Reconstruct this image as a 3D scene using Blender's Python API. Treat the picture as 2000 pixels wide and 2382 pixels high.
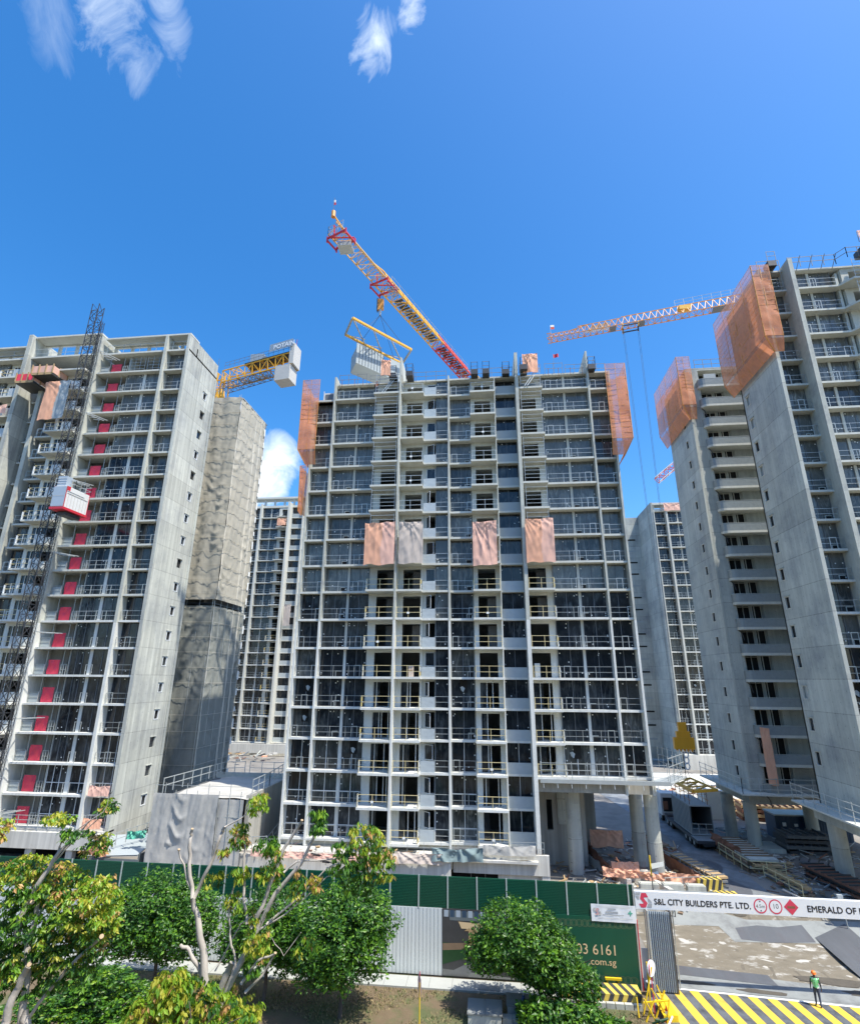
import bpy, math, random
from mathutils import Vector, Matrix, noise
R = math.radians
S = bpy.context.scene
COL = S.collection
for o in list(bpy.data.objects): bpy.data.objects.remove(o)

# ---------------------------------------------------------------- camera
# world: X along the tower facades, Y away from the viewpoint, Z up, metres; ground 0
FPX, PCX, PCY, EYE = 1231.0, 1000.0, 1191.0, 19.3
_z = Vector((27, 3899, -FPX)).normalized()
_y = Vector((139, -(139 * 27 + FPX * FPX) / 3899.0, -FPX)).normalized()
_x = _y.cross(_z)
RM3 = Matrix((_x, _y, _z))
cam_d = bpy.data.cameras.new('camera'); cam = bpy.data.objects.new('camera', cam_d); COL.objects.link(cam)
cam.matrix_world = Matrix.Translation((0, 0, EYE)) @ RM3.to_4x4()
cam_d.sensor_fit = 'HORIZONTAL'; cam_d.sensor_width = 36; cam_d.lens = 36 * FPX / 2000
cam_d.clip_start = 0.1; cam_d.clip_end = 5000
S.camera = cam
def ray(px, py): return RM3 @ Vector((px - PCX, PCY - py, -FPX))
def onY(px, py, Y):
    d = ray(px, py); t = Y / d.y; return Vector((0, 0, EYE)) + d * t
def onZ(px, py, z=0.0):
    d = ray(px, py); t = (z - EYE) / d.z; return Vector((0, 0, EYE)) + d * t
def onX(px, py, X):
    d = ray(px, py); t = X / d.x; return Vector((0, 0, EYE)) + d * t

# ---------------------------------------------------------------- world and sun
SUN = Vector((0.40, -0.23, 0.90)).normalized()
sun_el = math.asin(SUN.z); sun_az = math.atan2(SUN.x, SUN.y)
W = bpy.data.worlds.new("World"); S.world = W; W.use_nodes = True
nt = W.node_tree; nt.nodes.clear()
def nn(t, ty, **k):
    n = t.nodes.new(ty)
    for a, b in k.items(): setattr(n, a, b)
    return n
sky = nn(nt, 'ShaderNodeTexSky', sky_type='NISHITA', sun_disc=False)
sky.sun_elevation = sun_el; sky.sun_rotation = sun_az; sky.altitude = 10; sky.air_density = 1.0
sky.dust_density = 1.2; sky.ozone_density = 4.0
hs = nn(nt, 'ShaderNodeHueSaturation'); hs.inputs['Saturation'].default_value = 1.34; hs.inputs['Value'].default_value = 1.0
nt.links.new(sky.outputs[0], hs.inputs['Color'])
tc = nn(nt, 'ShaderNodeTexCoord')
def vmath(t, op, a, b=None, sc=None):
    n = nn(t, 'ShaderNodeVectorMath', operation=op)
    for i, v in enumerate((a, b)):
        if v is None: continue
        if isinstance(v, (tuple, Vector)): n.inputs[i].default_value = tuple(v)
        else: t.links.new(v, n.inputs[i])
    if sc is not None: n.inputs['Scale'].default_value = sc
    return n
def mth(t, op, a, b=0.0, c=None, clamp=False):
    n = nn(t, 'ShaderNodeMath', operation=op, use_clamp=clamp)
    for i, v in enumerate((a, b, c)):
        if v is None: continue
        if isinstance(v, (int, float)): n.inputs[i].default_value = v
        else: t.links.new(v, n.inputs[i])
    return n.outputs[0]
# clouds: puffs and wisps in a few directions of the sky, broken up by noise
def cloud(px, py, spread, stretch, scale, dens, seed, thr):
    d = ray(px, py).normalized()
    up = Vector((0, 0, 1)); rt = d.cross(up).normalized(); u2 = rt.cross(d).normalized()
    a = math.radians(stretch[1]); ax = rt * math.cos(a) + u2 * math.sin(a); bx = u2 * math.cos(a) - rt * math.sin(a)
    dx = vmath(nt, 'DOT_PRODUCT', tc.outputs['Generated'], ax).outputs['Value']
    dy = vmath(nt, 'DOT_PRODUCT', tc.outputs['Generated'], bx).outputs['Value']
    dd = vmath(nt, 'DOT_PRODUCT', tc.outputs['Generated'], d).outputs['Value']
    x = mth(nt, 'DIVIDE', dx, spread * stretch[0]); y = mth(nt, 'DIVIDE', dy, spread)
    r2 = mth(nt, 'ADD', mth(nt, 'MULTIPLY', x, x), mth(nt, 'MULTIPLY', y, y))
    fall = mth(nt, 'SUBTRACT', 1.0, r2, clamp=True)
    fall = mth(nt, 'MULTIPLY', fall, mth(nt, 'GREATER_THAN', dd, 0.0))
    cb = nn(nt, 'ShaderNodeCombineXYZ')
    nt.links.new(mth(nt, 'DIVIDE', dx, stretch[0]), cb.inputs[0]); nt.links.new(dy, cb.inputs[1]); cb.inputs[2].default_value = seed
    nz = nn(nt, 'ShaderNodeTexNoise'); nz.inputs['Scale'].default_value = scale; nz.inputs['Detail'].default_value = 9
    nz.inputs['Roughness'].default_value = 0.62; nz.inputs['Distortion'].default_value = 0.9
    nt.links.new(cb.outputs[0], nz.inputs['Vector'])
    v = mth(nt, 'SUBTRACT', mth(nt, 'ADD', nz.outputs[0], mth(nt, 'MULTIPLY', fall, 0.55)), thr)
    v = mth(nt, 'MULTIPLY', mth(nt, 'MULTIPLY', v, dens, clamp=True), mth(nt, 'MULTIPLY', fall, 3.0, clamp=True), clamp=True)
    return v
CL = [cloud(250, 10, 0.085, (1.6, 115), 15, 1.8, 2.7, .86), cloud(400, 60, 0.05, (1.7, 122), 17, 1.4, 8.2, .84), cloud(105, 30, 0.05, (2.0, 118), 14, .7, 9.2, .86),
      cloud(870, 90, 0.05, (1.5, 80), 20, 1.9, 3.3, .88), cloud(955, 5, 0.035, (1.5, 80), 20, 2.2, 11.2, .83),
      cloud(645, 1060, 0.065, (1.0, 0), 11, 2.8, 5.7, 0.75), cloud(610, 1120, 0.062, (1.0, 0), 13, 3.6, 6.1, 0.67)]
mx = CL[0]
for c in CL[1:]: mx = mth(nt, 'MAXIMUM', mx, c)
mixc = nn(nt, 'ShaderNodeMixRGB'); nt.links.new(mx, mixc.inputs[0]); nt.links.new(hs.outputs[0], mixc.inputs[1])
mixc.inputs[2].default_value = (4.4, 4.9, 5.3, 1)
bg = nn(nt, 'ShaderNodeBackground'); bg.inputs[1].default_value = 0.15
nt.links.new(mixc.outputs[0], bg.inputs[0])
nt.links.new(bg.outputs[0], nn(nt, 'ShaderNodeOutputWorld').inputs[0])
sd = bpy.data.lights.new('sun', 'SUN'); sd.energy = 4.0; sd.angle = R(0.55); sd.color = (1, 0.94, 0.83)
so = bpy.data.objects.new('sun', sd); COL.objects.link(so); so.rotation_euler = SUN.to_track_quat('Z', 'Y').to_euler()
S.view_settings.view_transform = 'Standard'; S.view_settings.look = 'None'; S.view_settings.gamma = 1
S.view_settings.exposure = 0.86
S.cycles.max_bounces = 6; S.cycles.transparent_max_bounces = 12

# ---------------------------------------------------------------- materials
MT = {}
def mat(name, col, rough=0.7, var=0.15, scale=1.0, metallic=0.0, spec=0.5, bump=0.0, streak=0.0, dirt=None, joint=0.0, alpha=None,
        rnd=0.0, trans=0.0, stretch=(1, 1, 1), bscale=None, vc=False):
    m = bpy.data.materials.new(name); m.use_nodes = True; t = m.node_tree; b = t.nodes['Principled BSDF']
    b.inputs['Roughness'].default_value = rough; b.inputs['Metallic'].default_value = metallic
    b.inputs['Specular IOR Level'].default_value = spec
    g = nn(t, 'ShaderNodeNewGeometry'); P = g.outputs['Position']
    mp = nn(t, 'ShaderNodeMapping'); t.links.new(P, mp.inputs[0]); mp.inputs['Scale'].default_value = stretch
    nz = nn(t, 'ShaderNodeTexNoise'); nz.inputs['Scale'].default_value = scale; nz.inputs['Detail'].default_value = 6
    nz.inputs['Roughness'].default_value = 0.65
    t.links.new(mp.outputs[0], nz.inputs['Vector'])
    c = list(col)[:3]
    f = mth(t, 'MULTIPLY_ADD', nz.outputs[0], 2 * var, 1 - var)
    n2 = nn(t, 'ShaderNodeTexNoise'); n2.inputs['Scale'].default_value = 0.16; n2.inputs['Detail'].default_value = 4
    t.links.new(P, n2.inputs['Vector'])
    f = mth(t, 'MULTIPLY', f, mth(t, 'MULTIPLY_ADD', n2.outputs[0], 1.2 * var, 1 - 0.6 * var))
    if streak:
        m2 = nn(t, 'ShaderNodeMapping'); t.links.new(P, m2.inputs[0]); m2.inputs['Scale'].default_value = (1.6, 1.6, 0.035)
        n3 = nn(t, 'ShaderNodeTexNoise'); n3.inputs['Scale'].default_value = 1.5; n3.inputs['Detail'].default_value = 5; n3.inputs['Roughness'].default_value = 0.7
        t.links.new(m2.outputs[0], n3.inputs['Vector'])
        cr = nn(t, 'ShaderNodeValToRGB'); cr.color_ramp.elements[0].position = 0.36; cr.color_ramp.elements[0].color = (1 - streak, 1 - streak, 1 - streak, 1)
        cr.color_ramp.elements[1].position = 0.64; cr.color_ramp.elements[1].color = (1 + streak * .6,) * 3 + (1,)
        t.links.new(n3.outputs[0], cr.inputs[0]); f = mth(t, 'MULTIPLY', f, cr.outputs[0])
    if joint:
        sx = nn(t, 'ShaderNodeSeparateXYZ'); t.links.new(P, sx.inputs[0])
        z = mth(t, 'MODULO', mth(t, 'ADD', sx.outputs[2], 1.5), 3.0)
        lt = mth(t, 'LESS_THAN', z, 0.05)
        wob = mth(t, 'FLOOR', mth(t, 'DIVIDE', mth(t, 'ADD', sx.outputs[2], 1.5), 3.0))
        wn = nn(t, 'ShaderNodeTexWhiteNoise', noise_dimensions='1D'); t.links.new(wob, wn.inputs['W'])
        f = mth(t, 'MULTIPLY', f, mth(t, 'MULTIPLY_ADD', wn.outputs[0], 0.16, 0.92))
        f = mth(t, 'MULTIPLY', f, mth(t, 'MULTIPLY_ADD', lt, -joint, 1.0))
        xy = mth(t, 'MULTIPLY', mth(t, 'ADD', sx.outputs[0], sx.outputs[1]), .42)
        cmb = nn(t, 'ShaderNodeCombineXYZ'); t.links.new(mth(t, 'FLOOR', xy), cmb.inputs[0]); t.links.new(wob, cmb.inputs[1])
        w2 = nn(t, 'ShaderNodeTexWhiteNoise', noise_dimensions='2D'); t.links.new(cmb.outputs[0], w2.inputs['Vector'])
        f = mth(t, 'MULTIPLY', f, mth(t, 'MULTIPLY_ADD', w2.outputs[0], 0.13, 0.935))
        # tie holes on a regular formwork grid
        fx_ = mth(t, 'SUBTRACT', mth(t, 'MODULO', mth(t, 'ADD', mth(t, 'MULTIPLY', xy, 2.0), 400.0), 1.0), .5); fz_ = mth(t, 'SUBTRACT', mth(t, 'MODULO', mth(t, 'DIVIDE', sx.outputs[2], 1.0), 1.0), .5)
        rr = mth(t, 'ADD', mth(t, 'MULTIPLY', mth(t, 'MULTIPLY', fx_, fx_), 1.4), mth(t, 'MULTIPLY', fz_, fz_)); f = mth(t, 'MULTIPLY', f, mth(t, 'MULTIPLY_ADD', mth(t, 'LESS_THAN', rr, .0022), -.4, 1.0))
    if rnd:
        oi = nn(t, 'ShaderNodeObjectInfo'); f = mth(t, 'MULTIPLY', f, mth(t, 'MULTIPLY_ADD', oi.outputs['Random'], 2 * rnd, 1 - rnd))
    rgb = nn(t, 'ShaderNodeRGB'); rgb.outputs[0].default_value = (*c, 1); src = rgb.outputs[0]
    if dirt:
        n4 = nn(t, 'ShaderNodeTexNoise'); n4.inputs['Scale'].default_value = dirt[1]; n4.inputs['Detail'].default_value = 7; n4.inputs['Roughness'].default_value = .7
        t.links.new(mp.outputs[0], n4.inputs['Vector'])
        cr = nn(t, 'ShaderNodeValToRGB'); cr.color_ramp.elements[0].position = dirt[2]; cr.color_ramp.elements[1].position = dirt[3]
        t.links.new(n4.outputs[0], cr.inputs[0]); mr = nn(t, 'ShaderNodeMixRGB'); t.links.new(cr.outputs[0], mr.inputs[0])
        t.links.new(src, mr.inputs[1]); mr.inputs[2].default_value = (*dirt[0], 1); src = mr.outputs[0]
    vm = vmath(t, 'SCALE', src); t.links.new(f, vm.inputs['Scale'])
    t.links.new(vm.outputs[0], b.inputs['Base Color'])
    if bump:
        bp = nn(t, 'ShaderNodeBump'); bp.inputs['Strength'].default_value = bump; bp.inputs['Distance'].default_value = 0.05
        if bscale:
            nb = nn(t, 'ShaderNodeTexNoise'); nb.inputs['Scale'].default_value = bscale; nb.inputs['Detail'].default_value = 5; t.links.new(P, nb.inputs['Vector'])
            t.links.new(nb.outputs[0], bp.inputs['Height'])
        else: t.links.new(nz.outputs[0], bp.inputs['Height'])
        t.links.new(bp.outputs[0], b.inputs['Normal'])
    if trans:
        tr = nn(t, 'ShaderNodeBsdfTranslucent'); t.links.new(vm.outputs[0], tr.inputs[0])
        ms = nn(t, 'ShaderNodeMixShader'); ms.inputs[0].default_value = trans
        t.links.new(b.outputs[0], ms.inputs[1]); t.links.new(tr.outputs[0], ms.inputs[2])
        t.links.new(ms.outputs[0], t.nodes['Material Output'].inputs[0])
    if alpha is not None:
        tp = nn(t, 'ShaderNodeBsdfTransparent'); ms = nn(t, 'ShaderNodeMixShader')
        na = mth(t, 'MULTIPLY_ADD', nz.outputs[0], 0.5, alpha - 0.25, clamp=True)
        t.links.new(na, ms.inputs[0]); t.links.new(tp.outputs[0], ms.inputs[1])
        t.links.new(t.nodes['Material Output'].inputs[0].links[0].from_socket, ms.inputs[2]); t.links.new(ms.outputs[0], t.nodes['Material Output'].inputs[0])
    MT[name] = m; return m
CG = (0.465, 0.478, 0.425)
mat('concrete', CG, .85, .16, .9, streak=.10, bump=.15, dirt=((.30, .31, .30), .5, .5, .72))
mat('concrete_wall', (.49, .50, .445), .85, .10, .5, streak=.24, joint=.35, bump=.12, dirt=((.33, .345, .335), .22, .45, .7))
mat('concrete_side', (.45, .47, .425), .85, .10, .5, streak=.13, joint=.40, bump=.12, dirt=((.27, .29, .29), .22, .45, .7))
mat('concrete_slab', (.55, .56, .51), .85, .14, 1.2, streak=.06)
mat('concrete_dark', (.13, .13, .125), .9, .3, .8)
mat('white_paint', (.68, .69, .65), .7, .07, .8, dirt=((.5, .54, .53), .8, .5, .8))
mat('painted_concrete', (.66, .67, .63), .75, .10, .8, streak=.10, dirt=((.5, .52, .49), .5, .5, .75))
mat('pale_plaster', (.56, .56, .50), .8, .10, .8, streak=.08)
mat('beam_concrete', (.37, .36, .32), .85, .18, .5, streak=.22)
mat('podium_concrete', (.56, .55, .50), .85, .12, .5, streak=.2)
mat('frame_white', (.72, .75, .76), .45, .05, 3)
mat('frame_grey', (.13, .145, .16), .5, .1, 3)
mat('tape', (.82, .83, .80), .6, .03, 3)
mat('galv', (.47, .50, .49), .4, .12, 3, metallic=.35)
mat('galv_dark', (.20, .21, .22), .5, .2, 3, metallic=.3)
mat('yellow_rail', (.66, .56, .30), .55, .15, 3)
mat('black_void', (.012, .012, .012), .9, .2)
mat('grey_sheet', (.25, .285, .295), .35, .2, 2.5, bump=.5, bscale=3)
mat('film_sheet', (.42, .47, .49), .35, .16, 2.5, bump=.5, bscale=3)
mat('red_panel', (.72, .05, .09), .6, .22, 1.8, rnd=.12)
mat('orange_cloth', (.92, .49, .32), .9, .10, 1.2, bump=.08, bscale=5, trans=.25)
mat('pink_cloth', (.86, .52, .41), .9, .1, 1.2, bump=.08, bscale=5, trans=.2)
mat('tan_cloth', (.62, .53, .46), .9, .12, 1.2, bump=.08, bscale=5, trans=.2)
mat('teal_cloth', (.20, .27, .27), .8, .12, 1.2)
mat('net_orange', (.80, .33, .17), .8, .15, 1.3, alpha=.77, trans=.3, stretch=(1, 1, .7))
mat('net_open', (.74, .36, .25), .8, .1, 1.3, alpha=.5, trans=.3)
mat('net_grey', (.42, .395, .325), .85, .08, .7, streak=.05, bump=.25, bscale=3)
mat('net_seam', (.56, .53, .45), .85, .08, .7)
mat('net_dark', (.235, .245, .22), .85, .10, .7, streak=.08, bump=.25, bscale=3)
mat('net_light', (.44, .43, .395), .85, .12, .7, bump=.25, bscale=3, alpha=.97)
mat('crane_yellow', (.76, .41, .035), .45, .12, 2, rnd=.05)
mat('crane_red', (.62, .06, .03), .45, .12, 2)
mat('crane_pale', (.72, .46, .17), .45, .12, 2)
mat('crane_rust', (.68, .30, .06), .5, .15, 2)
mat('ballast', (.50, .49, .46), .85, .1, 1)
mat('steel_dark', (.06, .062, .066), .5, .3, 2, metallic=.2)
mat('steel_grey', (.34, .38, .40), .45, .12, 1, metallic=.3)
mat('hoist_blue', (.36, .43, .50), .4, .08, 1)
mat('hoist_white', (.66, .67, .66), .45, .08, 1)
mat('paint_red', (.55, .03, .05), .5, .12, 1)
mat('wood', (.42, .29, .15), .8, .25, 1, stretch=(1, 8, 8))
mat('wood_dark', (.20, .14, .09), .8, .3, 2)
mat('rust', (.22, .10, .06), .85, .35, 3)
mat('module_grey', (.33, .37, .38), .6, .08, .8)
mat('module_dark', (.13, .155, .165), .6, .12, .8)
mat('hoard_green', (.005, .075, .042), .45, .10, .6, streak=.05)
mat('hoard_white', (.62, .67, .68), .6, .05, .8, streak=.07)
mat('post_metal', (.40, .46, .44), .5, .1, 2)
mat('gate_blue', (.36, .44, .52), .5, .08, 2)
mat('sign_white', (.74, .77, .80), .5, .04, 1)
mat('sign_black', (.02, .02, .025), .5, 0)
mat('sign_red', (.62, .05, .10), .5, .05)
mat('sign_green', (.10, .42, .30), .5, .05)
mat('sign_grey', (.36, .38, .40), .5, .05)
mat('sign_faded', (.55, .35, .36), .6, .05)
mat('gold', (.66, .50, .30), .5, .04)
mat('gold_dim', (.075, .13, .065), .6, .05)
mat('road_yellow', (.72, .46, .05), .75, .2, 2.5, dirt=((.42, .27, .05), 1.6, .5, .75))
mat('road_black', (.10, .11, .12), .85, .3, 1.5, dirt=((.045, .048, .055), 1.1, .45, .65))
mat('road_white', (.68, .68, .66), .8, .1, 2)
mat('barrier_yellow', (.68, .50, .09), .6, .12, 2)
mat('safety_yellow', (.80, .55, .02), .5, .08, 2)
mat('cone_red', (.62, .07, .03), .5, .08, 2)
mat('blue_paint', (.03, .08, .22), .5, .1, 2)
mat('blue_container', (.035, .07, .12), .55, .25, 1)
mat('bark', (.44, .40, .35), .9, .3, 5, bump=.6, stretch=(1, 1, .4))
mat('bark_dark', (.10, .08, .065), .9, .3, 5, bump=.6)
mat('cut_wood', (.42, .31, .19), .8, .1, 5)
for n_, c_, tr_ in (('leaf_dark', (.030, .10, .016), .3), ('leaf_mid', (.062, .175, .016), .35), ('leaf_lit', (.16, .34, .025), .4),
                    ('leaf_yellow', (.46, .46, .05), .4), ('leaf_lime', (.26, .42, .03), .4), ('leaf_orange', (.60, .36, .14), .4), ('leaf_deep', (.028, .085, .035), .3)):
    mat(n_, c_, .42, .3, 3, trans=tr_)
mat('skin', (.16, .09, .06), .6, .05)
mat('denim', (.05, .07, .12), .9, .15, 9)
mat('shirt_dark', (.03, .035, .045), .9, .15, 9)
mat('vest_green', (.20, .62, .28), .7, .08, 9)
mat('vest_orange', (.75, .22, .05), .7, .08, 9)
mat('vest_tape', (.75, .77, .75), .4, .03, 9)
mat('helmet_orange', (.80, .20, .03), .35, .03)
mat('tyre', (.018, .018, .018), .8, .2, 3)
mat('crow', (.015, .014, .016), .6, .2, 3)
# glass behind protective film: dark, glossy, streaked where the film is dusty
def glassmat(name, base, film, amt, spec):
    m = bpy.data.materials.new(name); m.use_nodes = True; t = m.node_tree; b = t.nodes['Principled BSDF']
    g = nn(t, 'ShaderNodeNewGeometry'); oi = nn(t, 'ShaderNodeObjectInfo')
    mp = nn(t, 'ShaderNodeMapping'); t.links.new(g.outputs['Position'], mp.inputs[0]); mp.inputs['Scale'].default_value = (2.2, 2.2, .5)
    n1 = nn(t, 'ShaderNodeTexNoise'); n1.inputs['Scale'].default_value = 1.0; n1.inputs['Detail'].default_value = 7; n1.inputs['Roughness'].default_value = .7
    n1.inputs['Distortion'].default_value = 1.2; t.links.new(mp.outputs[0], n1.inputs['Vector'])
    cr = nn(t, 'ShaderNodeValToRGB'); cr.color_ramp.elements[0].position = .5; cr.color_ramp.elements[1].position = .8
    t.links.new(n1.outputs[0], cr.inputs[0])
    n2 = nn(t, 'ShaderNodeTexNoise'); n2.inputs['Scale'].default_value = .7; n2.inputs['Detail'].default_value = 2; t.links.new(g.outputs['Position'], n2.inputs['Vector'])
    f = mth(t, 'MULTIPLY', cr.outputs[0], amt); f = mth(t, 'ADD', f, mth(t, 'MULTIPLY', mth(t, 'SUBTRACT', n2.outputs[0], .42, clamp=True), amt), clamp=True)
    f = mth(t, 'MULTIPLY', f, mth(t, 'MULTIPLY_ADD', oi.outputs['Random'], 1.1, .35), clamp=True)
    mr = nn(t, 'ShaderNodeMixRGB'); t.links.new(f, mr.inputs[0]); mr.inputs[1].default_value = (*base, 1); mr.inputs[2].default_value = (*film, 1)
    t.links.new(mr.outputs[0], b.inputs['Base Color'])
    t.links.new(mth(t, 'MULTIPLY_ADD', cr.outputs[0], .35, .07), b.inputs['Roughness'])
    b.inputs['Specular IOR Level'].default_value = spec; b.inputs['IOR'].default_value = 1.55
    bp = nn(t, 'ShaderNodeBump'); bp.inputs['Strength'].default_value = .25; bp.inputs['Distance'].default_value = .02
    n5 = nn(t, 'ShaderNodeTexNoise'); n5.inputs['Scale'].default_value = 1.6; t.links.new(g.outputs['Position'], n5.inputs['Vector'])
    t.links.new(n5.outputs[0], bp.inputs['Height']); t.links.new(bp.outputs[0], b.inputs['Normal'])
    MT[name] = m
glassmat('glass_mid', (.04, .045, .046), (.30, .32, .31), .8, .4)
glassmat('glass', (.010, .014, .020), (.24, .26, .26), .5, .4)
glassmat('glass_sky_tint', (.10, .108, .105), (.38, .40, .38), .7, .4)  # film haze plus sky reflection of upper storeys, put into a paler base colour

# ---------------------------------------------------------------- mesh builder
class MB:
    def __init__(s): s.v = []; s.f = []; s.m = []; s.mats = []; s.subs = []
    def sub(s, name): b = MB(); s.subs.append((name, b)); return b
    def mi(s, m):
        if m not in s.mats: s.mats.append(m)
        return s.mats.index(m)
    def face(s, pts, m):
        b = len(s.v); s.v += [tuple(p) for p in pts]; s.f.append(tuple(range(b, b + len(pts)))); s.m.append(s.mi(m))
    def box(s, x0, x1, y0, y1, z0, z1, m):
        if x0 > x1: x0, x1 = x1, x0
        if y0 > y1: y0, y1 = y1, y0
        if z0 > z1: z0, z1 = z1, z0
        b = len(s.v); s.v += [(x, y, z) for z in (z0, z1) for y in (y0, y1) for x in (x0, x1)]
        i = s.mi(m)
        for q in ((0, 2, 3, 1), (4, 5, 7, 6), (0, 1, 5, 4), (2, 6, 7, 3), (0, 4, 6, 2), (1, 3, 7, 5)):
            s.f.append(tuple(b + k for k in q)); s.m.append(i)
    def bar(s, p, q, r, m, n=4, r2=None, cap=True):
        p = Vector(p); q = Vector(q); d = q - p
        if d.length < 1e-6: return
        d.normalize(); a = Vector((0, 0, 1)) if abs(d.z) < .9 else Vector((1, 0, 0))
        u = d.cross(a).normalized(); w = d.cross(u); r2 = r if r2 is None else r2; b = len(s.v); i = s.mi(m)
        for c, rr in ((p, r), (q, r2)):
            for k in range(n):
                t = 2 * math.pi * (k + .5) / n; s.v.append(tuple(c + (u * math.cos(t) + w * math.sin(t)) * rr))
        for k in range(n):
            s.f.append((b + k, b + (k + 1) % n, b + n + (k + 1) % n, b + n + k)); s.m.append(i)
        if cap:
            s.f.append(tuple(b + k for k in range(n))[::-1]); s.m.append(i)
            s.f.append(tuple(b + n + k for k in range(n))); s.m.append(i)
    def path(s, pts, r, m, n=6, r2=None):
        pts = [Vector(p) for p in pts]; N = len(pts); r2 = r if r2 is None else r2; b = len(s.v); i = s.mi(m)
        for j, c in enumerate(pts):
            d = (pts[min(j + 1, N - 1)] - pts[max(j - 1, 0)]).normalized(); a = Vector((0, 1, 0.01)) if abs(d.y) < .95 else Vector((1, 0, 0))
            u = d.cross(a).normalized(); w = d.cross(u); rr = r + (r2 - r) * j / (N - 1)
            for k in range(n):
                t = 2 * math.pi * k / n; s.v.append(tuple(c + (u * math.cos(t) + w * math.sin(t)) * rr))
        for j in range(N - 1):
            for k in range(n):
                s.f.append((b + j * n + k, b + j * n + (k + 1) % n, b + (j + 1) * n + (k + 1) % n, b + (j + 1) * n + k)); s.m.append(i)
        s.f.append(tuple(b + k for k in range(n))); s.m.append(i)
        s.f.append(tuple(b + (N - 1) * n + k for k in range(n))[::-1]); s.m.append(i)
    def prism(s, poly, z0, z1, m):
        n = len(poly); b = len(s.v); i = s.mi(m)
        s.v += [(x, y, z0) for x, y in poly] + [(x, y, z1) for x, y in poly]
        s.f.append(tuple(range(b, b + n))[::-1]); s.f.append(tuple(range(b + n, b + 2 * n))); s.m += [i, i]
        for k in range(n):
            s.f.append((b + k, b + (k + 1) % n, b + n + (k + 1) % n, b + n + k)); s.m.append(i)
    def grid(s, fn, nu, nv, m):
        b = len(s.v); i = s.mi(m) if isinstance(m, str) else None
        for a in range(nu + 1):
            for c in range(nv + 1): s.v.append(tuple(fn(a / nu, c / nv)))
        for a in range(nu):
            for c in range(nv):
                q = b + a * (nv + 1) + c; s.f.append((q, q + 1, q + nv + 2, q + nv + 1))
                s.m.append(i if i is not None else s.mi(m(a / nu, c / nv)))
    def add(s, o):
        b = len(s.v); s.v += o.v; mp = [s.mi(x) for x in o.mats]
        s.f += [tuple(b + k for k in f) for f in o.f]; s.m += [mp[x] for x in o.m]
    def cen(s):
        n = len(s.v); st = max(1, n // 40); p = s.v[::st]; return Vector([sum(q[i] for q in p) / len(p) for i in range(3)])
    def build(s, name, parent=None, smooth=False, kind=None, label=None):
        me = bpy.data.meshes.new(name); me.from_pydata(s.v, [], s.f)
        for k in s.mats: me.materials.append(MT[k])
        me.polygons.foreach_set('material_index', s.m)
        if smooth: me.polygons.foreach_set('use_smooth', [True] * len(s.f))
        me.update(); o = bpy.data.objects.new(name, me); COL.objects.link(o)
        if parent: o.parent = parent; o.matrix_parent_inverse = Matrix.Translation(-parent.location)
        if kind: o['kind'] = kind
        if label: o['label'] = label
        for nm, b in s.subs:
            if b.f: c = b.build(nm); c.parent = o; c.matrix_parent_inverse = Matrix()
        return o
def tag(o, label=None, cat=None, group=None, kind=None):
    if label: o['label'] = label
    if cat: o['category'] = cat
    if group: o['group'] = group
    if kind: o['kind'] = kind
    return o
def thing(name, loc, label, cat, group=None):
    o = bpy.data.objects.new(name, None); COL.objects.link(o); o.location = loc; o.empty_display_size = .5
    return tag(o, label, cat, group)
def struct(mb, name, smooth=False): return tag(mb.build(name, smooth=smooth), kind='structure')
def copy_thing(o, off, label=None):
    r = o.copy(); COL.objects.link(r); r.location = o.location + Vector(off)
    if label: r['label'] = label
    for c in list(o.children):
        d = c.copy(); COL.objects.link(d); d.parent = r; d.matrix_parent_inverse = c.matrix_parent_inverse.copy()
        for e in list(c.children):
            g = e.copy(); COL.objects.link(g); g.parent = d; g.matrix_parent_inverse = e.matrix_parent_inverse.copy()
    return r
def text_mesh(mb, body, size, fn, m, align='LEFT', spacing=1.0, bold=0.0):
    """letters as flat mesh; fn maps the text's own (x, y) in metres to a point of the sign"""
    cu = bpy.data.curves.new('lettering', 'FONT'); cu.body = body; cu.size = size; cu.align_x = align; cu.space_character = spacing; cu.offset = bold
    cu.resolution_u = 3
    ob = bpy.data.objects.new('lettering', cu); COL.objects.link(ob); dg = bpy.context.evaluated_depsgraph_get(); dg.update()
    me = bpy.data.meshes.new_from_object(ob.evaluated_get(dg)); i = mb.mi(m); b = len(mb.v)
    mb.v += [tuple(fn(v.co.x, v.co.y)) for v in me.vertices]
    for p in me.polygons: mb.f.append(tuple(b + k for k in p.vertices)); mb.m.append(i)
    bpy.data.objects.remove(ob); bpy.data.curves.remove(cu); bpy.data.meshes.remove(me)
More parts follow.
